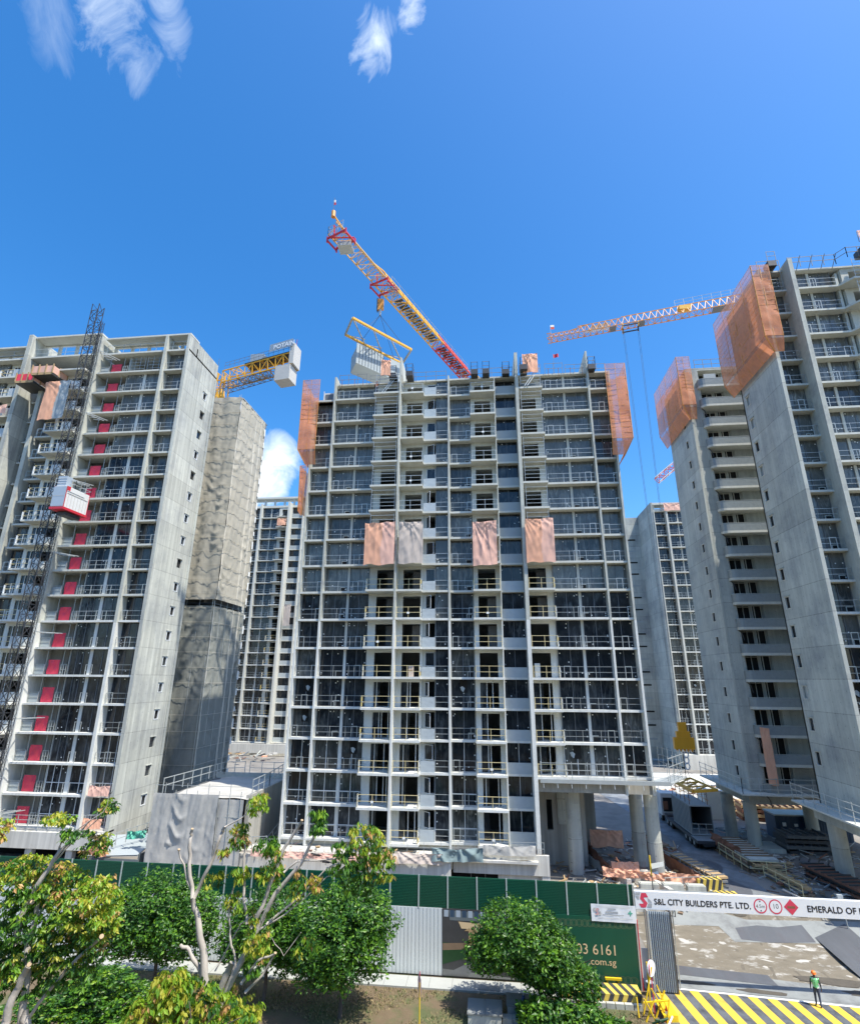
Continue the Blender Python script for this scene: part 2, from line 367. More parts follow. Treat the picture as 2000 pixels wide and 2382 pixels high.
def lattice(mb, p, q, w, h, seg, r, m, mb2=None, tri=False, dr=None):
    """lattice beam from p to q: w across, h up (tri: one top chord)"""
    p = Vector(p); q = Vector(q); d = (q - p).normalized(); a = Vector((0, 0, 1)) if abs(d.z) < .9 else Vector((0, -1, 0))
    s_ = d.cross(a).normalized(); u = s_.cross(d).normalized(); dr = dr or r * .6; m2 = mb2 or m
    cs = [(-w / 2, 0), (w / 2, 0), (0, h)] if tri else [(-w / 2, 0), (w / 2, 0), (w / 2, h), (-w / 2, h)]
    C = lambda k, t: p + (q - p) * t + s_ * cs[k][0] + u * cs[k][1]
    n = len(cs)
    for k in range(n): mb.bar(C(k, 0), C(k, 1), r, m)
    for j in range(seg):
        t0 = j / seg; t1 = (j + 1) / seg; tm = (t0 + t1) / 2
        for k in range(n):
            k2 = (k + 1) % n
            if tri and k > 0:
                lo, hi = (1, 2) if k == 1 else (0, 2)
                mb.bar(C(lo, t0), C(hi, tm), dr, m2, cap=False); mb.bar(C(hi, tm), C(lo, t1), dr, m2, cap=False)
            elif j % 2: mb.bar(C(k, t0), C(k2, t1), dr, m2, cap=False)
            else: mb.bar(C(k2, t0), C(k, t1), dr, m2, cap=False)
            if not (tri and k > 0): mb.bar(C(k, t0), C(k2, t0), dr, m2, cap=False)
    return C
def rail(mb, pts, h, m, posts=1.5, rails=(1.0, .5), r=.028, pm=None):
    """guard rail along a polyline at the given rail heights"""
    for a, b in zip(pts[:-1], pts[1:]):
        a = Vector(a); b = Vector(b); L = (b - a).length; n = max(1, round(L / posts))
        for f in rails: mb.bar(a + Vector((0, 0, h * f)), b + Vector((0, 0, h * f)), r, m)
        for k in range(n + 1):
            c = a + (b - a) * (k / n); mb.bar(c, c + Vector((0, 0, h * 1.04)), r * 1.1, pm or m)
# ---------------------------------------------------------------- tower kit
LV = lambda k: 4.5 + 3.0 * k
class Tower:
    def __init__(s, name, loc, label, cat='apartment tower', group=None):
        s.root = thing(name, loc, label, cat, group); s.parts = {}
    def part(s, name): mb = MB(); s.parts.setdefault(name, []).append(mb); return mb
    def finish(s, smooth=()):
        for name, L in s.parts.items():
            L = [m for m in L if m.f]
            L.sort(key=lambda m: (m.cen() - Vector((0, 0, EYE))).length)
            for m in L[:100]: m.build(name, s.root)
            if len(L) > 100:
                a = MB()
                for m in L[100:]: a.add(m)
                a.build(name, s.root, kind='stuff')
def dot(mb, x, y, z, r=.068):
    mb.face([(x + r * math.cos(t * 1.0472), y, z + r * math.sin(t * 1.0472)) for t in range(6)], 'tape')
def window(mb, x0, x1, y, zb, zt, rg, gm='glass', fm='frame_grey', dots=5, vent=None, nm=None, transom=False, torn=False):
    mb.box(x0, x1, y, y + .05, zb, zt, gm); w = x1 - x0
    nm = nm if nm is not None else max(1, round(w / 1.05))
    for k in range(nm + 1):
        x = x0 + w * k / nm; e = .03; xx = min(max(x, x0 + e), x1 - e); mb.box(xx - e, xx + e, y - .05, y + .003, zb + .003, zt - .003, fm)
    if transom: mb.box(x0 + .06, x1 - .06, y - .045, y, zb + .95, zb + 1.01, fm)
    for k in range(dots): dot(mb, rg.choice((x0 + .2, x1 - .2, rg.uniform(x0 + .2, x1 - .2))), y - .055, rg.choice((zb + rg.uniform(.15, .5), zt - rg.uniform(.2, .6), rg.uniform(zb + .2, zt - .2))))
    if vent is not None:
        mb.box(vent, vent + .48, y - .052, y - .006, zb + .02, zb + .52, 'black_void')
        mb.box(vent - .06, vent + .54, y - .06, y - .003, zb + .52, zb + .58, 'pale_plaster'); mb.box(vent - .06, vent, y - .06, y - .003, zb, zb + .52, 'pale_plaster')
    if torn:
        xa = x0 + w * rg.uniform(.2, .5); z = zt - .9
        p = [(xa, y - .08, z + .12), (xa + .25, y - .2, z + .22), (xa + .5, y - .1, z + .02), (xa + .34, y - .26, z - .38), (xa + .12, y - .16, z - .2)]
        mb.face([p[0], p[1], p[3], p[4]], 'film_sheet'); mb.face([p[1], p[2], p[3]], 'film_sheet')
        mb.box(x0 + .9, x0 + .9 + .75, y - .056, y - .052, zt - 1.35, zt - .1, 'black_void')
def cell_window(T, c, x0, x1, yf, k, zb, zt, rg, rec=.95, o=None):
    o = o or {}
    y = yf + rec; up = k >= 7 or rg.random() < .12 * (k > 4)
    w = T.part('window'); gm = ('glass_sky_tint' if rg.random() < .85 else 'glass_mid') if k >= o.get('up', 8) else ('glass' if rg.random() < .72 else 'glass_mid'); fm = 'frame_white' if k <= 2 else 'frame_grey'
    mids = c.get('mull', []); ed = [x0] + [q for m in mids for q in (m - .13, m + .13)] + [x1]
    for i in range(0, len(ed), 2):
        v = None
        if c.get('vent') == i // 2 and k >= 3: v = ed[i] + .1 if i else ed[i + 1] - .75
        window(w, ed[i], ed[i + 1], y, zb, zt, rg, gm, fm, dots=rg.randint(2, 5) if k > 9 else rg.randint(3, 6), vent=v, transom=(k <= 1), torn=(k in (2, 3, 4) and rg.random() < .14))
    for m in mids: w.box(m - .13, m + .13, y - .12, y + .08, zb, zt, 'white_paint' if k < 6 else 'pale_plaster')
    if k > 0 or not c.get('norail0'):
        r = T.part('railing'); rm = 'galv'
        rail(r, [(x0 + .08, yf + .12, zb), (x1 - .08, yf + .12, zb)], 1.08, rm, posts=1.9, r=.022)
        xg = x0 + (x1 - x0) * rg.choice((.08, .42, .78)); 
        r.box(xg, xg + .05, yf + .07, yf + .12, zb, zb + 1.15, rm); r.box(xg + .6, xg + .65, yf + .07, yf + .12, zb, zb + 1.15, rm)
        r.box(xg + .05, xg + .6, yf + .07, yf + .12, zb + 1.1, zb + 1.15, rm)
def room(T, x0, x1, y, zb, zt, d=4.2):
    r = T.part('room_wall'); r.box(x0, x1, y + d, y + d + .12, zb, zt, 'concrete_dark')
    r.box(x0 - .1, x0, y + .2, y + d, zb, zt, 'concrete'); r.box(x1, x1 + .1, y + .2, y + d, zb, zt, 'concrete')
def cell_balcony(T, c, x0, x1, yf, k, zb, zt, rg, o=None):
    rec = c.get('rec', 1.7); y = yf + rec; w = T.part('balcony_wall'); paint = k <= 6; wm = 'white_paint' if paint else 'pale_plaster'
    xa = x0 + c.get('la', .45); xb = x1 - c.get('lb', .35); zh = zt - (.32 if k < 10 else .45)
    w.box(x0, xa, y, y + .2, zb, zt, wm); w.box(xb, x1, y, y + .2, zb, zt, wm); w.box(xa, xb, y + .003, y + .197, zh, zt, wm)
    if k >= 10: w.box(xa, xb, y + .06, y + .14, zb, zb + .25, 'concrete')
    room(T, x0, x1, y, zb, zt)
    dz = T.part('sliding_door')
    if k <= 4:
        for q in sorted(rg.sample([.0, .18, .35, .5, .68, .85, 1.0], rg.choice((2, 3, 4)))):
            xx = xa + .04 + (xb - xa - .08) * q; dz.box(xx - .035, xx + .035, y + .06, y + .13, zb, zh, 'frame_white')
        xl = xa + (xb - xa) * rg.choice((.35, .5)); dz.box(xa + .04, xl, y + .08, y + .11, zb + .05, zh, 'glass')
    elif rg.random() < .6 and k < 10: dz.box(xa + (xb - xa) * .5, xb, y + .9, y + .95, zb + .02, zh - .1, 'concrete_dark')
    r = T.part('balcony_railing')
    if k >= c.get('scaf', 99):
        rail(r, [(x0 + .25, yf + .1, zb), (x1 - .2, yf + .1, zb)], 2.45, 'galv', posts=2.2, rails=(.95, .74, .55, .36, .18), r=.026)
    else:
        rm = 'yellow_rail' if k <= 8 else 'galv'
        rail(r, [(x0 + .1, yf + .08, zb), (x1 - .1, yf + .08, zb)], 1.1, rm if k <= 8 else 'galv', posts=1.2, rails=(1.0, .48), r=.03, pm=rm)
        if k <= 8:
            e = x0 + .06 if c.get('end') == 'l' else x1 - .06
            for q in (0, .5): r.box(e - .06, e + .06, yf + .1, yf + .34, zb + .12 + q, zb + .48 + q, 'safety_yellow' if rg.random() < .25 else 'frame_white')
            if c.get('end'): rail(r, [(e, yf + .1, zb), (e, y, zb)], 1.1, 'galv', posts=1.4)
        if rg.random() < .22: r.box((x0 + x1) / 2 - .15, (x0 + x1) / 2 + .12, yf + .03, yf + .045, zb + .38, zb + .58, 'tape')
def cell_ledge(T, c, x0, x1, yf, k, zb, zt, rg, o=None):
    y = yf + .8; w = T.part('window'); window(w, x0, x1, y, zb + (0 if k == 0 else .9), zt, rg, 'glass', 'frame_white' if k <= 2 else 'frame_grey', dots=3, nm=2)
    p = T.part('parapet'); pm = 'module_grey' if k > 8 else 'film_sheet'
    if k: p.box(x0, x1, y - .02, y + .1, zb, zb + .9, 'pale_plaster')
    p.box(x0 + .02, x1 - .02, yf + .03, yf + .12, zb - .12, zb + 1.0, pm)
    p.box(x0 + .02, x0 + .1, yf + .12, y - .03, zb, zb + .98, pm)
def cell_case(T, c, x0, x1, yf, k, zb, zt, rg, o=None):
    xm = x0 + (x1 - x0) * .5; y = yf + .8; w = T.part('balcony_wall'); wm = 'white_paint' if k < 3 else 'pale_plaster'
    w.box(x0, xm, y, y + .15, zb, zb + 1.05, wm); w.box(x0, x0 + .3, y, y + .15, zb + 1.05, zt, wm); w.box(xm - .1, xm, y, y + .15, zb + 1.05, zt, wm)
    w.box(x0 + .3, xm - .1, y, y + .15, zt - .25, zt, wm); room(T, x0, xm, y, zb, zt, 2.5)
    cs = T.part('casement'); a = Vector((x0 + .34, y - .02, 0)); th = rg.choice((0, .5, .9, 1.1, 0)); L = xm - .14 - a.x
    b = a + Vector((math.cos(th), -math.sin(th) * .8, 0)) * L
    for z0, z1 in ((zb + 1.08, zb + 1.14), (zt - .35, zt - .29)): cs.bar((a.x, a.y, (z0 + z1) / 2), (b.x, b.y, (z0 + z1) / 2), .035, 'frame_white')
    for e in (a, b): cs.bar((e.x, e.y, zb + 1.1), (e.x, e.y, zt - .3), .035, 'frame_white')
    cs.face([(a.x, a.y, zb + 1.1), (b.x, b.y, zb + 1.1), (b.x, b.y, zt - .3), (a.x, a.y, zt - .3)], 'glass')
    p = T.part('parapet'); p.box(x0 + .02, xm - .03, yf + .04, yf + .1, zb - .05, zb + 1.0, 'film_sheet')
    wn = T.part('window'); window(wn, xm, x1, yf + .55, zb, zt, rg, 'glass_sky_tint' if k > 6 else 'glass', 'frame_white' if k < 1 else 'frame_grey', dots=rg.randint(1, 3), nm=1, transom=(k == 0))
    r = T.part('railing'); rail(r, [(xm, yf + .1, zb), (x1 - .05, yf + .1, zb)], 1.08, 'galv', posts=1.2)
CELL = {'win': cell_window, 'bal': cell_balcony, 'ledge': cell_ledge, 'case': cell_case}
def slabs(T, cells, Y, k, depth, th=.22, ext=None, fr=.0):
    sl = T.part('floor_slab')
    for c in cells:
        if k < c.get('lo', 0) or k > c.get('hi', 99) + 1: continue
        sl.box(c['x0'], c['x1'], Y + c.get('f', 0), Y + depth, LV(k) - th, LV(k), 'concrete_slab' if k > 7 else 'painted_concrete')
def build_facade(T, cells, Y, lo, hi, depth, seed, top=None, o=None):
    rg = random.Random(seed)
    for k in range(lo, hi + 1):
        slabs(T, cells, Y, k, depth)
        for c in cells:
            if k < c.get('lo', lo) or k > c.get('hi', hi): continue
            zt = LV(k + 1) - .22 if k < hi or top is None else top
            CELL[c['t']](T, c, c['x0'], c['x1'], Y + c.get('f', 0), k, LV(k), zt, rg, o=o)
def fin(T, x0, x1, y0, y1, z0, z1, m='concrete'):
    f = T.part('fin_wall'); zp = 25.2
    if z0 < zp < z1 and m == 'concrete': f.box(x0, x1, y0, y1, z0, zp, 'painted_concrete'); z0 = zp
    f.box(x0, x1, y0, y1, z0, z1, m)

# ---------------------------------------------------------------- setting
def gz(y):
    t = min(max((y - 47.5) / 9.0, 0), 1); return 1.5 * t * t * (3 - 2 * t)
g = MB()
ys = [-400, -60, 0, 20, 30, 36, 41] + [44.5 + i for i in range(14)] + [62, 70, 90, 140, 300, 1200, 3000]
xs = [-2500, -300, -80, 9.6, 60, 300, 2500]
for i in range(len(ys) - 1):
    for j in range(len(xs) - 1):
        y0, y1 = ys[i], ys[i + 1]
        if y1 <= 44.5 and not (y0 >= 36 and False): m = 'verge_soil'
        else: m = 'site_ground'
        g.face([(xs[j], y0, gz(y0)), (xs[j + 1], y0, gz(y0)), (xs[j + 1], y1, gz(y1)), (xs[j], y1, gz(y1))], m)
mat('verge_soil', (.135, .10, .06), .95, .3, 1.3, bump=.5, bscale=9, dirt=((.085, .10, .04), .35, .46, .6))
mat('site_ground', (.24, .225, .20), .95, .2, .5, bump=.3, bscale=4, dirt=((.17, .16, .145), .2, .42, .6))
mat('dirt_brown', (.165, .145, .11), .95, .38, .8, bump=.5, bscale=5, dirt=((.36, .35, .32), .75, .54, .64), stretch=(1, 2.2, 1))
mat('slab_grey', (.235, .25, .245), .9, .2, .8, dirt=((.15, .155, .155), .45, .46, .66))
mat('plate_steel', (.10, .108, .12), .5, .25, 1.2, dirt=((.10, .10, .11), 1.1, .45, .65), stretch=(1, .25, 1))
mat('road_bluegrey', (.21, .23, .245), .75, .2, .4, dirt=((.12, .125, .13), .22, .45, .62))  # blue-grey with scattered darker patches
mat('pavement_grey', (.36, .375, .355), .85, .10, 1.2, dirt=((.37, .38, .36), .7, .5, .75))
struct(g, 'ground', True)
def sheet(name, poly, z, m, zf=None):
    mb = MB(); mb.face([(x, y, (gz(y) if zf is None else zf) + z) for x, y in poly], m); return struct(mb, name)
def strip(name, xa, xb, y0, y1, z, m, n=16):
    """ground-hugging sheet between two edge functions of y"""
    mb = MB(); 
    for i in range(n):
        a = y0 + (y1 - y0) * i / n; b = y0 + (y1 - y0) * (i + 1) / n
        mb.face([(xa(a), a, gz(a) + z), (xb(a), a, gz(a) + z), (xb(b), b, gz(b) + z), (xa(b), b, gz(b) + z)], m)
    return struct(mb, name, True)
mb = MB(); mb.box(-60, 5.4, 41.95, 43.3, -.05, .10, 'pavement_grey'); 
for i in range(44): mb.box(-60 + i * 1.5, -60 + i * 1.5 + .02, 41.96, 43.29, .10, .104, 'concrete_dark')
struct(mb, 'pavement')
# yard inside the gate, concrete slabs, steel plates, haul road
struct((lambda m: (m.face([(9.6, 38, .008), (60, 34, .008), (60, 44.2, .008), (9.6, 44.2, .008)], 'slab_grey'), m)[1])(MB()), 'entrance_apron')
strip('yard', lambda y: 11.2 - (y - 44.2) * .02, lambda y: 48, 44.2, 56.5, .012, 'dirt_brown', 14)
sheet('yard_slab', [(10.2, 44.22), (48, 42.2), (48, 43.9), (21.5, 45.6), (18.6, 46.0), (12, 46.1), (11.2, 46.6)], .02, 'slab_grey', 0)
sheet('steel_plate', [(12.1, 47.15), (12.0, 45.9), (18.5, 45.15), (18.45, 46.5)], .032, 'plate_steel', 0)
def bandsheet(name, pts_a, pts_b, z, m, n=8):
    mb = MB()
    for i in range(len(pts_a) - 1):
        for j in range(n):
            f = lambda u, v: (lambda a, b: a + (b - a) * v)(Vector(pts_a[i]).lerp(Vector(pts_a[i + 1]), u), Vector(pts_b[i]).lerp(Vector(pts_b[i + 1]), u))
            q = [f(0, j / n), f(1, j / n), f(1, (j + 1) / n), f(0, (j + 1) / n)]
            mb.face([(p.x, p.y, gz(p.y) + z) for p in q], m)
    return struct(mb, name)
bandsheet('concrete_strip', [(14, 53.8), (17.8, 53.9), (20.0, 52.9), (24.2, 53.1), (30, 53.4)], [(14, 51.9), (17.5, 52.0), (18.0, 50.4), (24.0, 50.7), (30, 51.0)], .024, 'slab_grey')
bandsheet('worn_plate', [(18.7, 51.9), (20.5, 52.3), (22, 52.2), (24, 52.6)], [(18.6, 50.7), (20.5, 50.5), (22, 50.6), (24, 50.8)], .034, 'plate_steel')
bandsheet('plate_path', [(24.2, 51.3), (24.6, 45.9)], [(27.4, 53.0), (27.5, 45.6)], .03, 'plate_steel')
strip('haul_road', lambda y: 20.2 + (y - 56) * .02 - .6 * max(0, y - 75) * .25, lambda y: 24.0 - .0 * (y - 56) + max(0, y - 62) * .02, 55.5, 130, .03, 'road_bluegrey', 40)
strip('road_patch', lambda y: 20.6, lambda y: 22.2 + .5 * math.sin(y), 56, 66, .042, 'plate_steel', 20)
# yellow and black entrance hump with its white edge line
def humpedge(x): return 43.98 + (x - 11.28) * (-.83 / 11)
mb = MB(); x = 10.0
mb.face([(9.55, 37, .016), (60, 33.5, .016), (60, humpedge(60), .016), (9.55, humpedge(9.55), .016)], 'road_black'); struct(mb, 'entrance_hump')
mb = MB()
for i in range(34):
    a = 8.9 + i * 1.16; w = .55; y1 = humpedge(a) - .06; y0 = 36.8; sh = (y1 - y0) * .12
    q = [(a, y1), (a + w, y1), (a + w + sh + .2, y0), (a + sh + .2, y0)]
    q = [(max(px, 9.6), py) for px, py in q]
    if q[1][0] > 9.65: mb.face([(px, py, .022) for px, py in q], 'road_yellow')
struct(mb, 'hump_stripes')
mb = MB(); mb.face([(10.2, humpedge(10.2) - .02, .027), (60, humpedge(60) - .02, .027), (60, humpedge(60) + .16, .027), (10.2, humpedge(10.2) + .16, .027)], 'road_white'); struct(mb, 'edge_line')

mat('track_mud', (.125, .11, .085), .9, .4, 1.5)
mat('mud', (.085, .075, .06), .9, .4, 1.5, bump=.4, bscale=7)
mat('pale_dust', (.40, .385, .35), .95, .3, 2)
def blotch(mb, x, y, rx, ry, z, m, rg, ang=0):
    n = 18; ph = rg.uniform(0, 9); pts = []
    for i in range(n):
        a = 6.2832 * i / n; k = 1 + .45 * noise.noise((math.cos(a) * 1.5 + ph, math.sin(a) * 1.5, ph)) + .25 * noise.noise((math.cos(a) * 4, math.sin(a) * 4 + ph, 1))
        u, v = math.cos(a) * rx * k, math.sin(a) * ry * k; px_ = x + u * math.cos(ang) - v * math.sin(ang); py_ = y + u * math.sin(ang) + v * math.cos(ang); pts.append((px_, py_, gz(py_) + z))
    mb.face(pts, m)
rg = random.Random(41); mb = MB()
for i in range(26): blotch(mb, rg.uniform(12, 30), rg.uniform(46.8, 50.6), rg.uniform(.1, .55), rg.uniform(.05, .16), .016 + .0002 * i, 'pale_dust', rg, rg.uniform(-.5, .3))
for x, y, rx, ry in ((21.5, 55.0, 2.6, .8), (23.8, 53.9, 1.6, .35), (19.6, 53.8, 1.0, .5), (22.4, 46.2, 2.2, .5), (17.0, 44.3, 1.5, .25), (25, 44.6, 3, .4), (13, 44.9, 1.2, .2)): blotch(mb, x, y, rx, ry, .038 + .0005 * rx, 'mud', rg, -.1)
struct(mb, 'mud_patches')
mb = MB()
for j, (xa, cur) in enumerate(((16.2, .9), (18.1, .9), (20.6, -.4), (22.4, -.4))):
    n = 40
    for i in range(n):
        if noise.noise((i * .22, j * 7, 0)) < -.05: continue
        y0, y1 = 44.4 + i * .3, 44.4 + (i + 1) * .3; f_ = lambda y: xa + cur * math.sin((y - 44) * .16) + .25 * (y - 44) * (.55 if j < 2 else .2)
        mb.face([(f_(y0) + .05 * math.sin(i * 1.7), y0, gz(y0) + .0145), (f_(y0) + .2, y0, gz(y0) + .0145), (f_(y1) + .2, y1, gz(y1) + .0145), (f_(y1) + .05 * math.sin((i + 1) * 1.7), y1, gz(y1) + .0145)], 'track_mud')
struct(mb, 'tyre_tracks')
# ---------------------------------------------------------------- centre tower
YC = 57.0
T = Tower('apartment_tower', (-3, YC, 0), 'grey concrete tower under construction in the middle, with four cloths hung over its balconies', 'apartment tower')
CT = T
cells = [dict(x0=-20.79, x1=-18.38, t='win', f=.15, hi=15), dict(x0=-18.2, x1=-13.10, t='win', f=0, mull=[-15.5], vent=0),
    dict(x0=-13.10, x1=-9.97, t='bal', f=-1.15, la=.85, lb=.25, scaf=10, end='l', rec=1.9), dict(x0=-9.77, x1=-7.06, t='bal', f=-.9, la=.5, lb=.25, end='r', rec=1.6),
    dict(x0=-7.06, x1=-4.19, t='case', f=0), dict(x0=-4.01, x1=-1.50, t='win', f=.35, vent=0), dict(x0=-1.50, x1=1.46, t='bal', f=-.45, la=.5, lb=.55, end='l', rec=1.5),
    dict(x0=1.46, x1=3.94, t='ledge', f=.55), dict(x0=4.29, x1=7.06, t='bal', f=-.75, la=.15, lb=.7, scaf=10, lo=2, end='r', rec=1.7),
    dict(x0=7.06, x1=12.45, t='win', f=-.1, mull=[9.75], vent=1, lo=2), dict(x0=12.63, x1=14.94, t='win', f=.35, lo=2)]
build_facade(T, cells, YC, 0, 16, 15, 11, top=54.5)
ZR = 54.62
for x0, x1, yf, z0, z1 in ((-21.0, -20.78, .10, 1.5, 52.4), (-18.40, -18.18, -.05, 1.5, 55.6), (-9.98, -9.76, -1.18, 1.5, 57.2), (-4.20, -4.0, -.04, 1.5, 55.0),
                           (1.40, 1.52, -.03, 4.5, 54.5), (3.93, 4.30, -.80, 0, 57.2), (12.44, 12.64, -.14, 9.0, 57.3), (14.93, 15.13, .10, 9.0, 54.6)):
    fin(T, x0, x1, YC + yf, YC + (6 if x1 - x0 > .2 else 1.2), z0, z1)
r = T.part('roof'); r.box(-18.1, 14.9, YC + .3, YC + 15, 54.5, 54.7, 'concrete_slab')
r.box(-20.7, -18.5, YC + .4, YC + 15, 52.28, 52.6, 'concrete_slab')
w = T.part('back_wall'); w.box(-21.1, -20.8, YC + 6, YC + 15, 1.5, 52.2, 'concrete_side'); w.box(-21.1, 15.2, YC + 14.7, YC + 15, 11, 54.4, 'concrete_side')
w.box(14.95, 15.2, YC + 6, YC + 14.7, 11, 54.4, 'concrete_wall')
# edge protection and formwork stubs on the roof
rr = T.part('roof_railing')
for a, b, y in ((-17.9, -14.4, .3), (-13.9, -10.2, .2), (-9.4, -4.4, .3), (-3.8, 3.7, .4), (4.5, 7.0, -.3), (7.6, 9.7, .2), (10.0, 12.2, .2), (12.8, 14.8, .6)):
    rail(rr, [(a, YC + y, ZR), (b, YC + y, ZR)], 1.25 + .2 * math.sin(a), 'galv_dark', posts=1.3, rails=(.98, .5), r=.03)
for x in (-17.5, -15.9, -14.8, 8.0, 9.2, 10.6, 12.0): rr.bar((x, YC + .1, ZR - .4), (x, YC + .1, ZR + .7), .035, 'rust')
for x, y in ((-10.9, -.7), (-8.8, -.9), (-.9, -.5), (.5, -.5), (2.9, -.2), (5.0, -1.0), (13.0, -.3)):
    p = T.part('loading_platform'); p.box(x - .42, x + .42, YC + y - .35, YC + y + 1.2, ZR - .1, ZR + .55, 'steel_dark')
    rail(p, [(x - .4, YC + y + 1.1, ZR + .55), (x - .4, YC + y - .3, ZR + .55), (x + .4, YC + y - .3, ZR + .55), (x + .4, YC + y + 1.1, ZR + .55)], 1.0, 'galv_dark', posts=1.5, rails=(1, .45), r=.03)
fw = T.part('stair'); 
for x in (-12.2, 5.0):
    fw.box(x - .3, x + 2.2, YC - .3, YC - .1, 52.6, 53.1, 'module_dark'); fw.bar((x, YC - .9, 52.5), (x + 1.3, YC - .6, 54.6), .06, 'galv'); fw.bar((x + .3, YC - .9, 52.5), (x + 1.6, YC - .6, 54.6), .06, 'galv')
# transfer structure and columns of the right wing
b = T.part('transfer_beam'); b.box(4.37, 15.2, YC + .25, YC + 1.1, 9.05, 10.25, 'beam_concrete'); b.box(4.37, 15.2, YC + 1.1, YC + 15, 9.6, 10.27, 'beam_concrete')
b.box(14.4, 15.25, YC + 1.15, YC + 15, 9.1, 9.597, 'beam_concrete')
for x, y, r_ in ((7.9, 60.4, .72), (14.75, 63.6, .68), (15.3, 59.9, .66)):
    c = T.part('column')
    for z0, z1, rr_, m in ((1.2, 4.6, r_, 'concrete_wall'), (4.6, 7.6, r_ - .02, 'concrete'), (7.6, 9.6, r_ - .005, 'concrete_wall')): c.bar((x, y, z0), (x, y, z1), rr_, m, n=24)
cw = T.part('core_wall'); cw.box(4.4, 5.5, 62.6, 63.0, 1.4, 9.6, 'beam_concrete'); cw.box(6.1, 9.4, 62.6, 63.0, 1.4, 9.6, 'beam_concrete'); cw.box(5.5, 6.1, 62.6, 63.0, 7.4, 9.6, 'beam_concrete')
cw.box(9.1, 9.4, 63, 71, 1.4, 9.6, 'beam_concrete'); cw.box(5.5, 6.1, 62.6, 63.0, 1.4, 4.6, 'beam_concrete'); cw.box(4.4, 9.1, 66, 66.2, 1.4, 9.6, 'concrete_dark')
cw.box(6.6, 8.2, 62.35, 62.6, 5.2, 9.2, 'concrete_wall'); cw.box(10.6, 11.8, 71, 72, 1.4, 9.6, 'beam_concrete')
# walkway bracket with guard rail under the right wing
wk = T.part('edge_walkway')
wk.box(4.5, 15.6, YC - .75, YC - .2, 10.22, 10.30, 'galv'); wk.box(4.5, 16.4, YC - .8, YC - .75, 10.0, 10.34, 'galv')
rail(wk, [(4.6, YC - .7, 10.3), (16.2, YC - .7, 10.3)], 1.5, 'galv', posts=1.5, rails=(.95, .55, .25), r=.03)
for i in range(9): wk.bar((4.8 + i * 1.3, YC - .7, 10.1), (4.8 + i * 1.3, YC - .85, 9.6), .03, 'galv')
wk.prism([(15.3, YC - .8), (16.6, YC - .5), (19.2, YC + 3.4), (18.2, YC + 4.2), (15.3, YC + 1)], 10.1, 10.2, 'galv')
rail(wk, [(16.4, YC - .6, 10.2), (19.1, YC + 3.4, 10.2), (18.2, YC + 9, 10.2)], 2.2, 'galv', posts=1.1, rails=(.95, .62, .3), r=.035)
# podium along the foot of the tower
pd = T.part('podium_wall'); pd.box(-24, -3.9, YC - 2.2, YC - 1.9, 0, 3.55, 'podium_concrete'); pd.box(-24, 3.9, YC - 1.9, YC + .3, 3.55, 3.75, 'podium_concrete')
pd.box(-3.75, 4.9, YC - 1.4, YC - 1.1, 2.55, 4.15, 'podium_concrete'); pd.box(4.2, 4.9, YC - 1.35, YC - .5, 1.2, 2.55, 'podium_concrete'); pd.box(.3, 4.2, YC - 1.0, YC - .8, 1, 2.55, 'podium_concrete')
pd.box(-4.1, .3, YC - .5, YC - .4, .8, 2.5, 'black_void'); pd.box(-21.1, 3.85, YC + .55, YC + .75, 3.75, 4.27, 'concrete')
for x in (-2.2, -.9): pd.box(x, x + .06, YC - .7, YC - .6, 1, 2.55, 'galv_dark')
rail(pd, [(-22, YC - 2.0, 3.76), (4.5, YC - 1.3, 4.15)], 1.0, 'galv', posts=1.6, rails=(1, .5), r=.022)
for i in range(150): x = -23.8 + i * .134; pd.bar((x, YC - 2.05, 3.5), (x, YC - 2.05, 4.05 + .1 * math.sin(i * 2.3)), .012, 'rust', n=3)
for i in range(60): x = -3.6 + i * .134; pd.bar((x, YC - 1.25, 4.1), (x, YC - 1.25, 4.6 + .1 * math.sin(i * 1.7)), .012, 'rust', n=3)
# side branches: scrap plastic and boards
T.finish()

